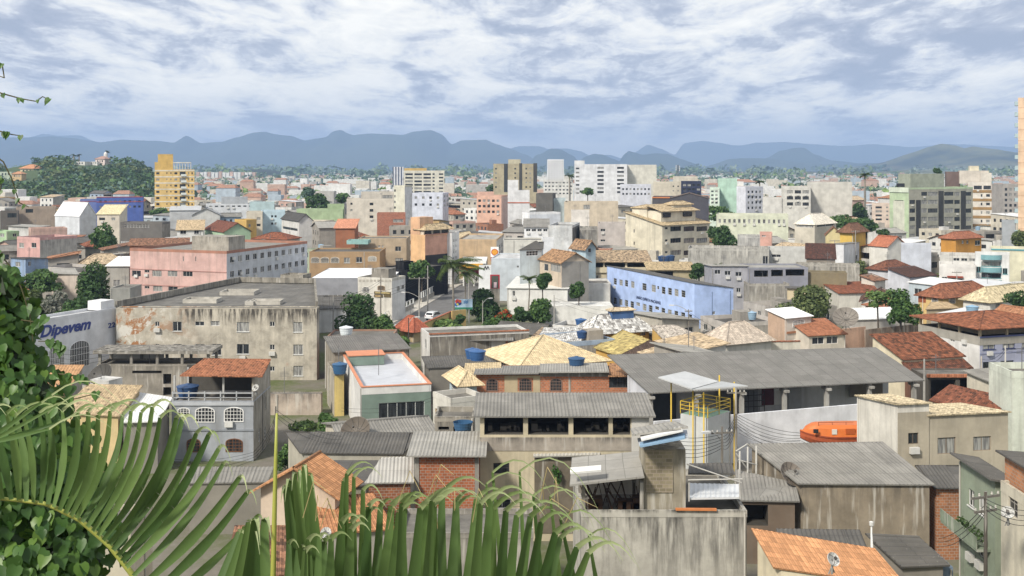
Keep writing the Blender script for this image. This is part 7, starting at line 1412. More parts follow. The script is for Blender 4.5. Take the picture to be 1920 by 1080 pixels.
E_ = [hp(pr[-1][0], pr[-1][1], j) for j in range(7)]
for p_, q_ in zip(E_, E_[1:]): mb.face([p_, q_, (q_[0], q_[1], -1), (p_[0], p_[1], -1)])
s = N('hill_soil'); o = mb.build('hill', s.done((.07, .10, .05), .95, .1)); o['kind'] = 'structure'
forest('woodland', hr, 900, 225, 1000, ('mid', 'olive', 'dark', 'blue'), 5.2, 5, ((60, 316, 34, 9), (36, 326, 20, 8), (14, 322, 22, 9), (193, 297, 24, 8), (155, 303, 24, 5), (178, 303, 14, 5)))
def hillhouse(px, yt, D, w, h, col, rf, label, base):
    p = PD(px, yt, D); k = D/F; root = empty('hill_house', (p.x, D, base), R(rnd.uniform(-25, 5)), label, 'house'); W = w*k/2; zt = p.z-base
    m = MB(); m.box(-W, W, -W*.7, W*.7, -6, zt); m.build('wall', plaster(col, .2), root)
    if rf: hiproof(root, -W*1.15, W*1.15, -W*.85, W*.85, zt, W*.45, tiles(rf, .1), 0, 'roof')
    for q in (-.5, 0, .5): mm = MB(); mm.box(W*q-W*.12, W*q+W*.12, -W*.7-.04, -W*.7, zt-h*k*.6, zt-h*k*.25); mm.build('window', glass(0), root)
for a in ((60, 316, 860, 34, 10, 'd8c9a0', 'd98a4f', 'large house with orange roofs among the trees on the wooded hill', 8), (36, 326, 800, 20, 9, 'cfae7a', 'd08a55', 'ochre house with an orange roof low on the wooded hill', 4), (14, 322, 820, 22, 10, 'b9c9b0', None, 'pale green house on the left slope of the wooded hill', 5), (193, 298, 890, 22, 10, 'dcc9c0', 'b98a78', 'pinkish church building on top of the wooded hill', 24), (155, 303, 880, 24, 7, 'd5d3cc', None, 'white house on the crest of the wooded hill', 22), (178, 303, 884, 14, 6, 'dcd9d2', None, 'small white house beside the hilltop church', 22)): hillhouse(*a)
p = PD(198, 296, 892); rt = empty('bell_tower', (p.x, 892, p.z-6), 0, 'white bell tower of the hilltop church', 'tower'); m = MB(); m.lathe([(2.0, 0), (2.0, 6), (1.6, 6.2), (1.6, 9), (1.0, 10.2), (0, 11)], 10); m.build('shaft', plaster('dedcd6', .1), rt)
palm(201, 284, 895, 0, 5, 'palm beside the hilltop bell tower', 10, 21, (.2, 0), leafw=.3); palm(138, 291, 890, 0, 5, 'left one of two palms on the crest of the wooded hill', 10, 22, (0, 0), leafw=.3); palm(148, 291, 892, 0, 5, 'right one of two palms on the crest of the wooded hill', 10, 23, (0, 0), leafw=.3)
tree(207, 295, 888, 5, 12, 'dark', 'narrow cypress beside the hilltop church', 20, 31, n=150, leafpx=.8); tree(127, 292, 895, 15, 14, 'dark', 'round dark tree on the hill crest left of two palms', 18, 32, n=300, leafpx=1.2); tree(70, 295, 900, 22, 14, 'dark', 'dome-shaped dark tree on the hill crest', 16, 33, n=350, leafpx=1.3)

# ------------------------------------------------------------------ the rest of the town: every other house in view
def inpoly(x, y, P):
    c = False; j = len(P)-1
    for i in range(len(P)):
        if (P[i].y > y) != (P[j].y > y) and x < (P[j].x-P[i].x)*(y-P[i].y)/(P[j].y-P[i].y)+P[i].x: c = not c
        j = i
    return c
def dist(x, y, P):
    if inpoly(x, y, P): return 0
    best = 1e9
    for i in range(len(P)):
        a, b = P[i], P[(i+1) % len(P)]; dx, dy = b.x-a.x, b.y-a.y; q = dx*dx+dy*dy or 1e-9
        t = max(0, min(1, ((x-a.x)*dx+(y-a.y)*dy)/q)); best = min(best, math.hypot(x-a.x-t*dx, y-a.y-t*dy))
    return best
def short(lb):
    ws = lb.split(); out = []
    for w_ in ws:
        if w_ in ('with', 'under', 'behind', 'beside', 'left', 'right', 'on', 'in', 'and', 'of', 'at', 'below', 'above', 'whose', 'running', 'squeezed', 'linking', 'against', 'cut', 'standing', 'joined', 'among', 'near', 'over', 'partly', 'spotted', 'between', 'just', 'up', 'from', 'to') and len(out) > 1: break
        out.append(w_.rstrip(','))
        if len(out) == 6: break
    return ' '.join(out)
WC = [('d9d8d4', 'white'), ('e0dfdb', 'bright white'), ('cfc6b2', 'cream'), ('b9b2a4', 'beige'), ('a39d93', 'grey'), ('8f8a80', 'dark grey'), ('b5c3cc', 'pale blue'), ('d0a898', 'salmon pink'), ('c9a66a', 'ochre'), ('aab89c', 'pale green'), ('a9745a', 'brick red'), ('c4bdb5', 'greyish'), ('9fb4cc', 'blue')]
USED = set(o.get('label') for o in bpy.data.objects if o.get('label'))
_sh = [short(n[0]) for n in NAMES]
LMS = [(short(n[0]), n[1], n[2], n[3]) for n in NAMES if n[0] and _sh.count(short(n[0])) == 1 and len(short(n[0]).split()) > 2]
def make_label(desc, px, D, tail=''):
    c = sorted(LMS, key=lambda l: abs(l[1]-px)+abs(l[3]-D)*.9)
    for n_, lpx, (lx0, lx1), lD in c[:14]:
        if D > lD+4 and lx0 < px < lx1: rels = ('behind', 'close behind', 'rising behind')
        elif D < lD-4 and lx0 < px < lx1: rels = ('in front of', 'below', 'at the foot of')
        elif px < lpx: rels = ('left of', 'just left of')
        else: rels = ('right of', 'just right of')
        for r_ in rels:
            s_ = f'{desc} {r_} the {n_}'
            if s_ not in USED and len(s_.split()) <= 16: USED.add(s_); return s_
    return None
cover = [1080.0]*1920
events = sorted(VIS, key=lambda v: v[3]); ei = 0
rf_ = random.Random(21); GR = 'smaller houses of the old town filling the gaps'; placed = 0; TANKS = []
rows = []; D = 98.0
while D < 660: rows.append(D); D += 8.2+D*.018
for D in rows:
    while ei < len(events) and events[ei][3] < D:
        v = events[ei]; ei += 1
        for x in range(max(0, int(v[0])), min(1920, int(v[1])+1)): cover[x] = min(cover[x], v[4])
    Xl, Xr = -960*D/F*1.03, 960*D/F*1.03; X = Xl+rf_.uniform(-4, 4); new = []
    while X < Xr:
        a = rf_.uniform(5.2, 10.5)*(1+max(0, D-250)/900); b = rf_.uniform(5.5, 10); Xc = X+a; Dj = D+rf_.uniform(-3, 3); X += a+rf_.uniform(.1, 1.8)
        th = rf_.choice((-20, -24, -28, -62, -66, -15, -70, 0)) if Xc < 0 else rf_.choice((-25, -62, -66, -70, -74, -58, -20))
        t = R(th); ux = Vector((math.cos(t), math.sin(t), 0)); uy = Vector((-math.sin(t), math.cos(t), 0)); C = Vector((Xc, Dj, 0)); P = rect_poly(C, ux, uy, a, b)
        cx, cy = sum(p.x for p in P)/4, sum(p.y for p in P)/4; rr = max(a, b)*.5
        if any(dist(cx, cy, f) < rr*.86 for f in FOOT): continue
        xs = [960+F*p.x/p.y for p in P]; x0, x1 = min(xs), max(xs)
        if x1 < -20 or x0 > 1940: continue
        lim = 312.0
        for v in VIS:
            if v[3] > min(p.y for p in P) and v[0] < x1-3 and v[1] > x0+3: lim = max(lim, v[2]-3)
        order = [rf_.choice((8.5, 7.5, 6.5, 5.5, 4.2)) if D > 140 else rf_.choice((6.5, 5, 4)), 6.0, 5.0, 4.2, 3.3, 2.7]
        if D > 280 and rf_.random() < .16: order.insert(0, rf_.uniform(9, 13))
        z = None
        for q in order:
            if HZ+F*(H-q)/min(p.y for p in P)-3 >= lim: z = q; break
        if z is None: continue
        yt = HZ+F*(H-z)/Dj; cols = [int(x) for x in range(max(0, int(x0)), min(1919, int(x1)))]
        if not cols: continue
        vis = sum(1 for x in cols if cover[x] > yt+3)/len(cols)
        if placed+len(new) > 330 or vis < .14: continue
        new.append((a, b, Xc, Dj, th, z, P, x0, x1, yt, vis))
    for a, b, Xc, Dj, th, z, P, x0, x1, yt, vis in new:
        if any(dist(sum(p.x for p in P)/4, sum(p.y for p in P)/4, f) < max(a, b)*.5 for f in FOOT[-60:]): continue
        col, cn = rf_.choices(WC, (9, 5, 7, 6, 6, 3, 3, 3, 2.5, 2, 2, 4, 1.5))[0]; rk = rf_.random(); ov = .4
        if rk < .40: roof, rn = ('flat', rf_.choice((.3, .6, .9)), rf_.choice(('77736b', '8f8a82', '5f5b56', 'a8a399'))), 'flat-roofed'
        elif rk < .60: roof, rn = (rf_.choice((('gable', 'x'), ('gable', 'y')))+(rf_.uniform(1, 1.7), rf_.choice((FIB, FIBD, FIBL)), ov)), 'grey-roofed'
        elif rk < .72: roof, rn = ('shed', rf_.choice('fkr'), rf_.uniform(.5, 1.1), rf_.choice((FIB, FIBD, FIBL)), ov), 'mono-pitch'
        elif rk < .90:
            tl = rf_.choice((RED, OLD, tiles('c27a48', .35), tiles('a9562c', .5), tiles('cfb184', .4), tiles('b5673c', .3))); roof, rn = rf_.choice((('hip', ''), ('gable', 'x'), ('gable', 'y'), ('shed', 'f')))+(rf_.uniform(1.1, 1.8), tl, .5), 'tile-roofed'
        else: roof, rn = ('shed', rf_.choice('fr'), .7, sheet(rf_.choice(('dcdcda', 'c9cccf', 'b5b7b8'))), .3), 'metal-roofed'
        if roof[0] != 'flat': roof = roof+((.3 if Dj < 175 else 0),)
        ns = max(1, int(z/2.9)); wins = []
        for fc, L in (('L', a), ('R', b)):
            if rf_.random() < .25: continue
            nx = max(1, int(L/rf_.uniform(2.2, 3.4)))
            for s_ in range(ns):
                if rf_.random() < .12 and Dj > 130: wins.append((fc, .8, z-2.4-2.9*s_, L-.8, z-.9-2.9*s_, 1, 1, dict(m=1, t='o', d=1.6))); continue
                wins.append((fc, .4, z-2.3-2.9*s_, L-.4, z-.9-2.9*s_, nx, 1, dict(m=1, fw=rf_.uniform(.3, .55), fh=rf_.uniform(.7, .95), t=rf_.choice('wwwgp'))))
        cxp = (x0+x1)/2; lab = make_label(f'{cn} {rn} house', cxp, Dj) or make_label(f'little {cn} {rn} house', cxp, Dj) or make_label(f'plain {cn} {rn} box of a house', cxp, Dj)
        wl_ = concrete('9a9488', .5) if cn == 'dark grey' else brick('a8603c', .3) if cn == 'brick red' else None
        try: inf = B(lab or f'{cn} {rn} house in the crowd of roofs', None, 960+F*Xc/Dj, None, yt, col, D=Dj, th=th, a=a, b=b, roof=roof, wins=wins, wall=wl_, wallR=(concrete('a29c91', .5) if rf_.random() < .25 else None), name='house', cat='house', group=GR, dirt=rf_.uniform(.25, .8), simple=Dj > 210)
        except Exception as ex_: print('fill', ex_); continue
        if roof[0] == 'flat' and Dj < 460:
            q = MB(); x_ = -a*rf_.uniform(.35, .75); y_ = b*rf_.uniform(.3, .6); q.box(x_, x_+rf_.uniform(1.8, 3), y_, y_+rf_.uniform(1.8, 2.6), inf['H']-.9, inf['H']+rf_.uniform(.9, 1.9))
            if rf_.random() < .7: q.build('roof_room', wl_ or plaster(rf_.choice(('a39d93', 'cfc6b2', 'd9d8d4', 'b3a897')), .7), inf['root'])
        if rf_.random() < .3:
            q = MB(); q.bar((-a*.3, b*.5, inf['H']), (-a*.3, b*.5, inf['H']+2.2), .04, 4)
            for k_ in range(4): q.bar((-a*.3-.5, b*.5, inf['H']+1.6+.15*k_), (-a*.3+.5, b*.5, inf['H']+1.6+.15*k_), .025, 3)
            q.build('aerial', paint('77777a'), inf['root'])
        VIS.pop(); NAMES.pop(); placed += 1; top = yt
        for x in range(max(0, int(x0)), min(1919, int(x1))): cover[x] = min(cover[x], yt)
        if roof[0] == 'flat' and rf_.random() < .42 and Dj < 420: TANKS.append((inf, lab, cn, rn))
print('filler houses', placed)
for inf, lab, cn, rn in TANKS[:70]:
    p = inf['C']-inf['ux']*inf['a']*rf_.uniform(.3, .7)+inf['uy']*inf['b']*rf_.uniform(.3, .7); px, py = px_of(p); cl, cw = rf_.choice((('2b5c9c', 'blue'), ('2b5c9c', 'blue'), ('24477a', 'dark blue'), ('86a9c4', 'light blue'), ('8d8a84', 'grey')))
    l2 = make_label(f'{cw} water tank on {"an" if cn[0] in "aeiou" else "a"} {cn} flat roof', px, inf['D']) or f'{cw} water tank on a {cn} flat roof among the crowded houses'
    tank(px, py, D=p.y, r=rf_.uniform(.65, .9), h=rf_.uniform(.8, 1.1), col=cl, label=l2, group='water tanks on the flat roofs')
# leftover greenery between roofs
rg = random.Random(5); nt2 = 0
for _ in range(900):
    D = 150*math.exp(rg.random()*1.45); px = rg.uniform(0, 1920); X = (px-960)*D/F; s_ = rg.uniform(3.2, 6); zt = rg.uniform(4.5, 8.0); yt = HZ+F*(H-zt)/D; wp = s_*F/D; x0, x1 = px-wp/2, px+wp/2
    if any(dist(X, D, f) < s_*.42 for f in FOOT): continue
    if any(v[3] > D and v[0] < x1 and v[1] > x0 and v[2] > yt for v in VIS): continue
    kd = rg.choice(('dark', 'mid', 'mid', 'light', 'olive')); lab = make_label({'dark': 'dark', 'mid': 'green', 'light': 'light green', 'olive': 'olive'}[kd]+' tree', px, D)
    if not lab: continue
    tree(px, yt, D, wp, wp*rg.uniform(.6, .9), kd, lab, seed=_, n=int(500 if D > 250 else 900), group='trees between the houses', leafpx=2.6); p = Vector((X, D, 0)); FOOT.append([p+Vector((-2, -2, 0)), p+Vector((2, -2, 0)), p+Vector((2, 2, 0)), p+Vector((-2, 2, 0))]); nt2 += 1
    if nt2 >= 55: break
# the far town and its trees run together
rd = random.Random(12); hb = [MB() for _ in range(6)]; hm_ = [plaster(c, .2) for c in ('dcdcd9', 'cfc8b8', 'b3b0aa', 'c9a590', 'a9b9c6')]+[tiles('b87f60', .3)]
for _ in range(2900):
    D = 640*math.exp(rd.random()*1.75) if _ > 60 else rd.uniform(615, 668); X = rd.uniform(-.5, .5)*D if _ > 60 else rd.uniform(-.48, -.33)*D; px = 960+F*X/D
    if px < 290 and 672 < D < 1200: continue
    w_, d_, h_ = rd.uniform(4, 9), rd.uniform(4, 7), rd.uniform(3, 8); k_ = rd.choice((0, 0, 0, 1, 1, 2, 3, 4))
    if rd.random() < .14: h_ = rd.uniform(9, 16)
    if D > 1500: h_ = min(h_, 9)
    hb[k_].box(X-w_, X+w_, D-d_, D+d_, 0, h_, 0, 'bk')
    if rd.random() < .22: hb[5].face([(X-w_-.3, D-d_-.3, h_+.02), (X+w_+.3, D-d_-.3, h_+.02), (X+w_*.7, D, h_+2), (X-w_*.7, D, h_+2)]); hb[5].face([(X+w_+.3, D-d_-.3, h_+.02), (X+w_+.3, D+d_, h_+.02), (X+w_*.7, D, h_+2)]); hb[5].face([(X-w_-.3, D+d_, h_+.02), (X-w_-.3, D-d_-.3, h_+.02), (X-w_*.7, D, h_+2)])
for px in range(372, 482, 7): X = (px-960)*2300/F; hb[0 if px % 3 else 3].box(X-3.2, X+3.2, 2295, 2305, 0, 17+3*noise.noise(Vector((px*.1, 0, 0))), 0, 'bk')
for x0, x1, D in ((628, 682, 1500), (690, 730, 1700), (1100, 1160, 1900)): hb[0].box((x0-960)*D/F, (x1-960)*D/F, D, D+20, 0, 11, 0, 'bk')
allm = MB()
for i, q in enumerate(hb):
    n0 = len(allm.v); allm.v += q.v; allm.f += [tuple(j+n0 for j in f) for f in q.f]; allm.mi += [i]*len(q.f); allm.uv += q.uv; allm.sm += q.sm
allm.build('distant_town', hm_)['kind'] = 'stuff'
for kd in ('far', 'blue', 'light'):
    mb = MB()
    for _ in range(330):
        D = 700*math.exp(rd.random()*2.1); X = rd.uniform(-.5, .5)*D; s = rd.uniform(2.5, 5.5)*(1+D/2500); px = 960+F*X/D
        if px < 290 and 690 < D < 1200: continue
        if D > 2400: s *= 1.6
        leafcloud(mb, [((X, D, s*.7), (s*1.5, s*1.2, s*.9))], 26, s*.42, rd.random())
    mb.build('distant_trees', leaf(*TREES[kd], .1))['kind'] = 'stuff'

# pipes, air conditioners and aerials that every old facade here carries
rc = random.Random(31)
for inf in INFOS:
    if inf['D'] > 430: continue
    a, b, Hh = inf['a'], inf['b'], inf['H']
    if inf['D'] < 330:
        q = MB(); n_ = 0
        for face, L in (('L', a), ('R', b)):
            if rc.random() < .5 and L > 3:
                u = rc.choice((.12, L-.12)) if rc.random() < .6 else rc.uniform(.2, L-.2)
                if any(t[0] == face and t[1][0]-.1 < u < t[1][1]+.1 for t in inf['todo']): continue
                p_ = (u-a, -.06) if face == 'L' else (.06, u)
                if n_ == 0: q.bar((*p_, .1), (*p_, Hh-.1), .055, 5); n_ = 1
        if n_: q.build('drain_pipe', paint(rc.choice(('b9b5ab', '8d8a84', 'd3d0c8'))), inf['root'])
    for face, r_, typ, opt in inf['todo']:
        if rc.random() < .2 and r_[2] > 1.2 and r_[3]-r_[2] < 2.2:
            m = MB(); m.box(-.4, .4, -.34, -.02, 0, .52); o = m.build('air_conditioner', paint('c9c8c2'), inf['root']); u = (r_[0]+r_[1])/2
            o.location = (u-a, 0, r_[2]-.75) if face == 'L' else (0, u, r_[2]-.75)
            if face == 'R': o.rotation_euler = (0, 0, R(90))
    if rc.random() < .4 and inf['D'] > 100:
        x, y = -a*rc.uniform(.2, .8), b*rc.uniform(.2, .8); h_ = rc.uniform(1.6, 3.2); q = MB(); q.bar((x, y, Hh-.3), (x, y, Hh+h_), .045, 4)
        for k_ in range(4): q.bar((x-.55, y, Hh+h_*.65+.16*k_), (x+.55, y, Hh+h_*.65+.16*k_), .025, 3)
        q.build('aerial', paint('6f6f70'), inf['root'])
# ------------------------------------------------------------------ poles and cables
pole('a', 1848, 922, 62.5, 'dark wooden utility pole with crossarms in the alley at the right', ((.3, 1.0, 20), (1.1, .8, 20)), col='4a443c', r=.14)
pole('b', 1354, 800, 88, 'leaning dark utility pole in front of the ribbed cabin', ((.5, .9, 10),), (200, 1.2, 1.2), col='6b655c', r=.13); pole('c', 1380, 728, 96, 'tall thin utility pole in front of the warehouse', ((.4, .8, 0),), col='7a746a')
pole('d', 786, 520, 196, 'concrete utility pole with a street lamp by the pavement', ((.2, 1.9, 10),), (170, 2.6, 3.6)); pole('e', 802, 498, 215, 'tall plain concrete pole behind the street lamp pole'); pole('f', 714, 520, 195, 'thin dark pole in front of the old cream shop', col='5a554d', r=.12)
pole('g', 879, 510, 232, 'utility pole beside the shorter palm', ((.3, 1.5, 20),), (120, 2, .8)); pole('h', 766, 596, 160, 'dark street lamp post in front of the gate lodge', (), (20, 1.0, .8), col='3d3a36', r=.1); pole('i', 625, 553, 178, 'utility pole with crossarm before the red shop front', ((.2, 1.6, 0),))
pole('j', 1039, 553, 195, 'thin concrete pole in front of the garage', r=.13); pole('k', 1291, 580, 176, 'thin wooden pole with a long lamp arm before the institute', ((.3, .6, 0),), (165, 2.4, .3), col='6b655c', r=.12)
pole('l', 1885, 648, 132, 'slim white concrete pole before the lavender house', r=.13, col='aaa79f'); pole('m', 1840, 668, 130, 'short concrete pole left of the slim white pole', r=.14, col='a39a8c'); pole('n', 905, 563, 196, 'grey street lamp post among the dark trees', (), (30, 1.3, .6), r=.1); pole('o', 1733, 673, 126, 'light grey post in front of the rust-brown tile roof', r=.16)
pole('p', 1565, 450, 250, 'thin pole behind the white cube tower', ((.2, 1.2, 0),), r=.12); pole('q', 517, 762, 100, 'short dark pole behind the yellow palm stalk', col='5a554d', r=.1)
pole('r', 1604, 432, 262, 'pale pole in front of the yellow villa', ((.3, 1, 10),), r=.14); pole('s', 1794, 508, 220, 'thin grey pole before the open gallery building', ((.3, 1, 0),), r=.12)
def at(k, dz=.3): p, h_ = POLES[k]; return Vector((p.x, p.y, p.z-dz))
wire([PD(1236, 812, 84), at('b', .6), at('c', 2.2), PD(1500, 812, 92)], 'bundle of black cables sagging past the ribbed cabin', .35, 6, .22, .022)
wire([PD(1385, 800, 90), PD(1500, 826, 88), PD(1620, 850, 86)], 'three cables crossing in front of the orange lifeboat', .3, 3, .25, .015)
wire([at('a', .4), PD(1960, 955, 56)], 'cables running from the alley pole to the cream house', .3, 4, .2, .018); wire([at('a', .7), PD(1760, 1010, 75)], 'cables running back from the alley pole', .4, 3, .25, .018)
wire([at('d', .2), at('e', 1.0), at('g', .5)], 'power cables along the street past the black building', .8, 4, .35, .02); wire([at('i', .2), at('d', .2)], 'power cables from the red shop to the street lamp pole', .9, 3, .3, .02); wire([at('f', .4), at('i', .6)], 'cables before the old cream shop', .6, 2, .4, .02)
wire([at('k', .4), PD(1440, 640, 160)], 'cables from the wooden pole toward the peeling peach house', 1.0, 2, .5, .02); wire([at('k', .4), at('j', .5)], 'cables crossing in front of the institute', 1.4, 2, .5, .02); wire([at('l', .3), PD(1960, 640, 128)], 'cables right of the slim white pole', .4, 2, .3, .02); wire([at('l', .4), at('m', .3)], 'cables between the two pale poles', .6, 2, .3, .02)
wire([PD(505, 810, 100), at('q', .3), PD(640, 818, 96)], 'cables crossing the vacant lot', .5, 3, .3, .018); wire([PD(318, 860, 103), PD(475, 848, 104), at('q', .8)], 'cables under the arched windows of the blue-grey house', .4, 4, .25, .018)
wire([PD(40, 640, 120), PD(220, 650, 130)], 'cables in front of the white showroom', .7, 4, .35, .018); wire([PD(640, 765, 108), PD(812, 745, 112)], 'thin cable across the sage green house', .5, 2, .3, .014); wire([PD(900, 935, 82), PD(1000, 940, 82)], 'thin cable on the lower wall of the beige house', .2, 2, .25, .014)
for i, (px, py, D) in enumerate(((480, 728, 107), (1890, 962, 61), (1560, 1050, 55), (612, 1000, 69))): small_dish(px, py, D, ('small white dish on the terrace of the blue-grey house', 'small round dish on the cream house at the right edge', 'little dish on the bright orange tile roof', 'grey dish behind the palm fan')[i], (200, 210, 150, 190)[i], .34)
p = PD(1634, 985, 62); mt = empty('antenna_mast', (p.x, p.y, p.z-2.2), 0, 'white pipe mast rising behind the bright orange tile roof', 'mast'); m = MB(); m.bar((0, 0, 0), (0, 0, 2.2), .05, 6); m.bar((.12, 0, 0), (.0, 0, 1.9), .04, 6); m.build('pipe', paint('d0d0cc'), mt); m = MB(); m.lathe([(0, 2.15), (.12, 2.2), (.12, 2.4), (0, 2.45)], 10); m.build('cap', paint('d0d0cc'), mt)
# ------------------------------------------------------------------ vine-covered tree at the left edge
GV = ('2c5420', '5d8c38')
def heart(mb, c, nrm, up, s, r, m=0):
    nrm = nrm.normalized(); up = (up-nrm*up.dot(nrm)); up = up.normalized() if up.length > .01 else nrm.orthogonal().normalized(); sd_ = up.cross(nrm); fold = r.uniform(.1, .35); crl = r.uniform(-.1, .3)
    def P(x, y): return c+sd_*x*s+up*y*s+nrm*s*(abs(x)*fold-crl*y*y)
    L = [(0, .42), (-.26, .55), (-.48, .38), (-.52, .08), (-.36, -.28), (-.14, -.55), (0, -.8)]
    mid = [(0, .42), (0, .1), (0, -.3), (0, -.8)]
    for sg in (1, -1):
        pts = [P(x*sg, y) for x, y in L]; mm = [P(*q) for q in mid]
        q = [(mm[0], pts[1], pts[2], mm[1]), (mm[1], pts[2], pts[3], pts[4]), (mm[1], pts[4], pts[5], mm[2]), (mm[2], pts[5], mm[3])]
        for f in q: mb.face(list(f) if sg > 0 else list(f)[::-1], m, None, True)
vr = random.Random(3); base = PD(40, 1080, 7.4); vt = empty('vine_covered_tree', (base.x, base.y, gz(base.x, base.y)), 0, 'tree smothered in broad heart-leaved vine at the left edge', 'tree')
vo = Vector(vt.location)
def blob(px, py, D, w_, h_, d_): return (PD(px, py, D)-vo, (w_*D/F, d_, h_*D/F))
BL = [blob(-6, 545, 7.0, 34, 45, .25), blob(-20, 610, 7.0, 82, 70, .35), blob(-30, 690, 6.9, 105, 80, .4), blob(0, 760, 6.8, 118, 85, .4), blob(20, 850, 6.7, 150, 95, .45), blob(60, 940, 6.6, 150, 100, .45), blob(60, 1040, 6.4, 158, 110, .45), blob(-40, 900, 6.4, 150, 200, .4)]
fm = MB(); fm2 = MB()
for k, (c, rd_) in enumerate(BL):
    for _ in range(int(620*(rd_[0]*rd_[2])/.12)+60):
        d = Vector((vr.gauss(0, 1), vr.gauss(0, 1)-.5, vr.gauss(0, 1)*.9)).normalized(); rr = vr.uniform(.6, 1.06); p = c+Vector((d.x*rd_[0], d.y*rd_[1], d.z*rd_[2]))*rr
        nn = Vector((d.x*.7+vr.gauss(0, .4), -1.0+vr.gauss(0, .4), .6+vr.gauss(0, .45))); heart(fm if vr.random() < .8 else fm2, p, nn, Vector((vr.gauss(0, .45), vr.gauss(0, .3), 1)), vr.uniform(.045, .085), vr)
fm.build('foliage', leaf(*GV, .3, .38), vt, True); fm2.build('young_foliage', leaf('4a7a26', '7aa03c', .35, .38), vt, True)
ib = MB(); leafcloud(ib, [(c, (r_[0]*.72, r_[1]*.6, r_[2]*.75)) for c, r_ in BL], 1500, .09, 8); ib.build('inner_foliage', leaf('10210d', '223a18', .1), vt)  # inner leaves coloured much darker to carry the shade inside the mass
tm = MB(); tm.tube([(0, .2, -.3), (-.15, .25, 1.0), (-.25, .2, 2.0)], [.12, .1, .05], 8)
for k in range(14):
    b = BL[vr.randrange(len(BL))]; p0 = Vector((-.2, .2, vr.uniform(.2, 1.8))); tm.tube([p0, p0.lerp(b[0], .6)+Vector((0, -.05, .1)), b[0]+Vector((vr.uniform(-.1, .2), -.2, vr.uniform(-.2, .2)))], [.02, .012, .006], 5)
tm.build('trunk', bark('5a4d3f'), vt)
tw = MB()
def twig(pts, D, r=.004, n=5):
    q = [PD(x, y, D)-vo for x, y in pts]; tw.tube(q, [r*(1-.6*i/len(q)) for i in range(len(q))], 5); out = []
    for i in range(n): t = vr.random()*(len(q)-1.01); j = int(t); out.append(q[j].lerp(q[j+1], t-j))
    return out
tl = MB()
for pts, n in (([(-30, 160), (0, 174), (25, 181), (45, 186), (68, 190), (80, 181), (92, 187)], 5), ([(-30, 236), (0, 246), (22, 252), (42, 255)], 4), ([(-10, 118), (4, 120), (8, 146), (0, 143)], 2), ([(-10, 292), (6, 303), (22, 335), (36, 380), (54, 388)], 5), ([(0, 330), (2, 350), (-8, 400)], 4), ([(-6, 470), (20, 500), (40, 540), (56, 590), (62, 640)], 8), ([(40, 600), (75, 605), (85, 596)], 3), ([(100, 700), (150, 705), (178, 720)], 6), ([(120, 660), (105, 640), (72, 640)], 5), ([(90, 740), (140, 748), (190, 735)], 5)):
    for p in twig(pts, 6.5, .005, n): heart(tl, p+Vector((0, -.01, -.01)), Vector((vr.gauss(0, .5), -1, .5)), Vector((vr.gauss(0, .5), 0, 1)), vr.uniform(.02, .045) if pts[0][1] < 420 else vr.uniform(.04, .07), vr)
tw.build('tendrils', bark('5e5a3c'), vt); tl.build('tendril_leaves', leaf(*GV, .3, .4), vt)
# ------------------------------------------------------------------ palm fronds in the foreground
pb = PD(420, 1500, 3.4); pl = empty('palm_plant', (pb.x, 3.4, gz(pb.x, 3.4)), 0, 'foreground palm with broad green fronds fanning across the bottom of the picture', 'palm'); po = Vector(pl.location)
LEAFP = leaf('395a29', '6f8f46', .22, .38); LEAFT = leaf('7d9554', 'b5bf88', .3, .42); STALK = paint('9aa038', .45, .4)
pr_ = random.Random(8)
def lerp_path(P, t):
    for (t0, *a), (t1, *b) in zip(P, P[1:]):
        if t0 <= t <= t1: k = (t-t0)/(t1-t0); return [x+(y-x)*k for x, y in zip(a, b)]
    return list(P[-1][1:])
def blade(mb, mt, p0, p1, D0, D1, wpx, sag=(0, 0), droop=(0, 0), seg=9, curl=0, dz=0.0):
    """broad leaflet from p0 to p1 (photo px) whose thin tip bends over by droop px"""
    pts = []; 
    for i in range(seg+1):
        t = i/seg; x = p0[0]+(p1[0]-p0[0])*t+sag[0]*math.sin(math.pi*t); y = p0[1]+(p1[1]-p0[1])*t+sag[1]*math.sin(math.pi*t); pts.append(PD(x, y, D0+(D1-D0)*t)-po)
    tip = []; n2 = 6
    for i in range(1, n2+1):
        t = i/n2; x = p1[0]+droop[0]*t; y = p1[1]-abs(droop[0])*.28*math.sin(math.pi*t*.8)+droop[1]*t*t+(p1[1]-p0[1])*.05*t*(1-t)*2; tip.append(PD(x, y, D1-.10*t)-po)
    allp = pts+tip; W = wpx*D0/F; n = len(allp); view = Vector((curl, -1, .12)).normalized()
    for i in range(n-1):
        a, b = allp[i], allp[i+1]; d = (b-a).normalized(); sd_ = d.cross(view).normalized(); nn = sd_.cross(d).normalized()
        def w_(j):
            t = j/(n-1); return W*min(1, .45+t*2.2)*(1 if t < .3 else max(0.02, 1-((t-.3)/.7)**.66))
        wa, wb = w_(i), w_(i+1); f = .48; M_ = mb if i < seg else mt
        for s in (-1, 1):
            q = [a+sd_*s*wa+nn*wa*f, a+nn*wa*.0, b, b+sd_*s*wb+nn*wb*f]
            if s > 0: q = q[::-1]
            M_.face(q, 0, None, True)
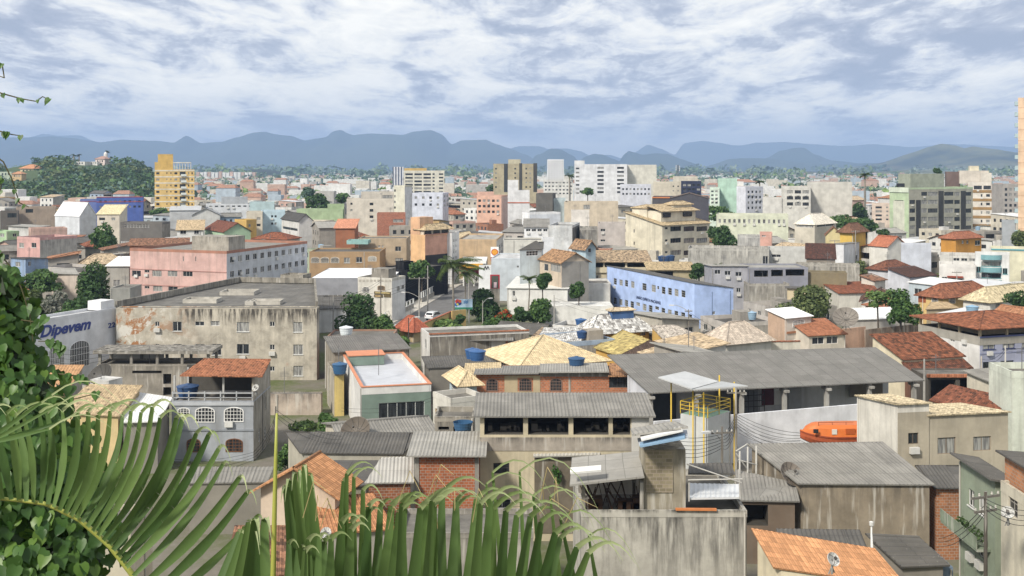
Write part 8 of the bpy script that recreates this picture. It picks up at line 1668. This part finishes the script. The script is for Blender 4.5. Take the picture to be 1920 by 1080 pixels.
def frond(rach, tips, n, D, wpx, dro, t0=0, t1=1, sag=None, name='frond', stalk=True, jit=8, rw=.010, off=0):
    mb, mt = MB(), MB()
    for i in range(n):
        t = t0+(t1-t0)*(i+.5)/n; p = lerp_path(rach, t); q = lerp_path(tips, t); q = (q[0]+pr_.uniform(-jit, jit), q[1]+pr_.uniform(-jit, jit)); dr = lerp_path(dro, t); dr = (dr[0]*pr_.uniform(.6, 1.3), dr[1]*pr_.uniform(.6, 1.4))
        sg = lerp_path(sag, t) if sag else (0, 0)
        blade(mb, mt, p, q, D+off*t+pr_.uniform(-.02, .02), D+pr_.uniform(-.22, .10), wpx*pr_.uniform(.85, 1.15), sg, dr, curl=pr_.uniform(-.35, .35))
    o = mb.build(name, LEAFP, pl, True); mt.build('leaf_tips', LEAFT, o, True)
    if stalk:
        s = MB(); P = [PD(*lerp_path(rach, k/14), D+.02+off*k/14)-po for k in range(15)]; s.tube(P, [rw*(.55+.45*k/14) for k in range(15)], 7); s.build('stalk', STALK, o)
frond([(0, -40, 932), (.12, 20, 936), (.3, 90, 945), (.5, 150, 975), (.7, 205, 1022), (.85, 240, 1066), (1, 300, 1150)],
      [(0, -90, 800), (.1, -30, 770), (.2, 30, 775), (.3, 95, 775), (.42, 170, 775), (.52, 225, 772), (.62, 285, 768), (.72, 340, 785), (.82, 395, 825), (.9, 440, 885), (.96, 465, 940), (1, 500, 985)], 28, 3.35, 9.2,
      [(0, 60, 20), (.25, 70, 5), (.45, 55, 10), (.7, 40, 25), (.85, 25, 30), (1, 10, 20)], sag=[(0, 0, -6), (.4, 14, 0), (.7, 24, 0), (1, 10, 0)])
frond([(0, 535, 1210), (.5, 770, 1240), (1, 1040, 1210)], [(0, 530, 1030), (.12, 590, 1020), (.22, 640, 985), (.32, 695, 962), (.42, 745, 955), (.52, 800, 940), (.62, 850, 934), (.72, 905, 940), (.82, 965, 955), (.9, 1030, 985), (1, 1100, 1050)], 36, 3.0, 12.5,
      [(0, 20, 10), (.3, 35, 5), (.55, 70, 0), (.75, 90, 15), (1, 90, 50)], stalk=False, jit=13)
frond([(0, 560, 1150), (1, 612, 1150)], [(0, 535, 920), (.4, 550, 890), (.7, 572, 875), (1, 590, 890)], 6, 3.1, 12, [(0, -15, 30), (1, 10, 40)], stalk=False, jit=6)
frond([(0, 620, 1180), (1, 690, 1160)], [(0, 640, 905), (.5, 655, 880), (1, 690, 930)], 4, 3.15, 9, [(0, 40, -20), (1, 60, 30)], stalk=False, jit=8)
frond([(0, 900, 1200), (1, 1150, 1180)], [(0, 900, 905), (.3, 950, 890), (.6, 1010, 930), (.85, 1080, 990), (1, 1120, 1040)], 7, 3.25, 5, [(0, 110, 60), (.4, 140, 110), (.8, 120, 120), (1, 90, 60)], stalk=False, jit=14)
frond([(0, 380, 1170), (1, 500, 1170)], [(0, 440, 1010), (.5, 470, 985), (1, 495, 970)], 5, 3.2, 15, [(0, 20, 40), (1, 10, 60)], stalk=False, jit=8)
frond([(0, -60, 850), (1, -20, 830)], [(0, 60, 765), (.35, 110, 748), (.7, 130, 790), (1, 60, 810)], 5, 3.1, 4.2, [(0, 110, 50), (.5, 130, 70), (1, 90, 10)], stalk=False, jit=14)
s = MB()
for k in range(16):
    x, y = pr_.uniform(560, 1080), pr_.uniform(930, 1000); dx = pr_.uniform(-40, 90); s.tube([PD(x, y, 2.95)-po, PD(x+dx*.4, y-pr_.uniform(25, 70), 2.93)-po, PD(x+dx, y-pr_.uniform(-20, 50), 2.9)-po], [.0016, .0012, .0005], 4)
s.build('dry_fibres', paint('a8955c', .7), pl)
s = MB(); s.tube([PD(x, y, 3.05)-po for x, y in ((510, 1160), (513, 1050), (515, 950), (517, 860), (519, 775))], [.0085, .0075, .0065, .005, .003], 7); s.build('spear_leaf', paint('a3a83c', .45, .4), pl)
s = MB(); s.tube([(0, 0, -.15), (0, .1, .3), (.05, .1, .8)], [.09, .08, .06], 9); s.build('stem', bark('8a8064'), pl)
for px, py, ex, ey in ((230, 1010, 70, 1080),):
    pass
# ------------------------------------------------------------------ check: no label may pass 16 words
for o in bpy.data.objects:
    l = o.get('label')
    if l and len(l.split()) > 16: o['label'] = ' '.join(l.split()[:16])
    if o.parent is None and l == '': del o['label']
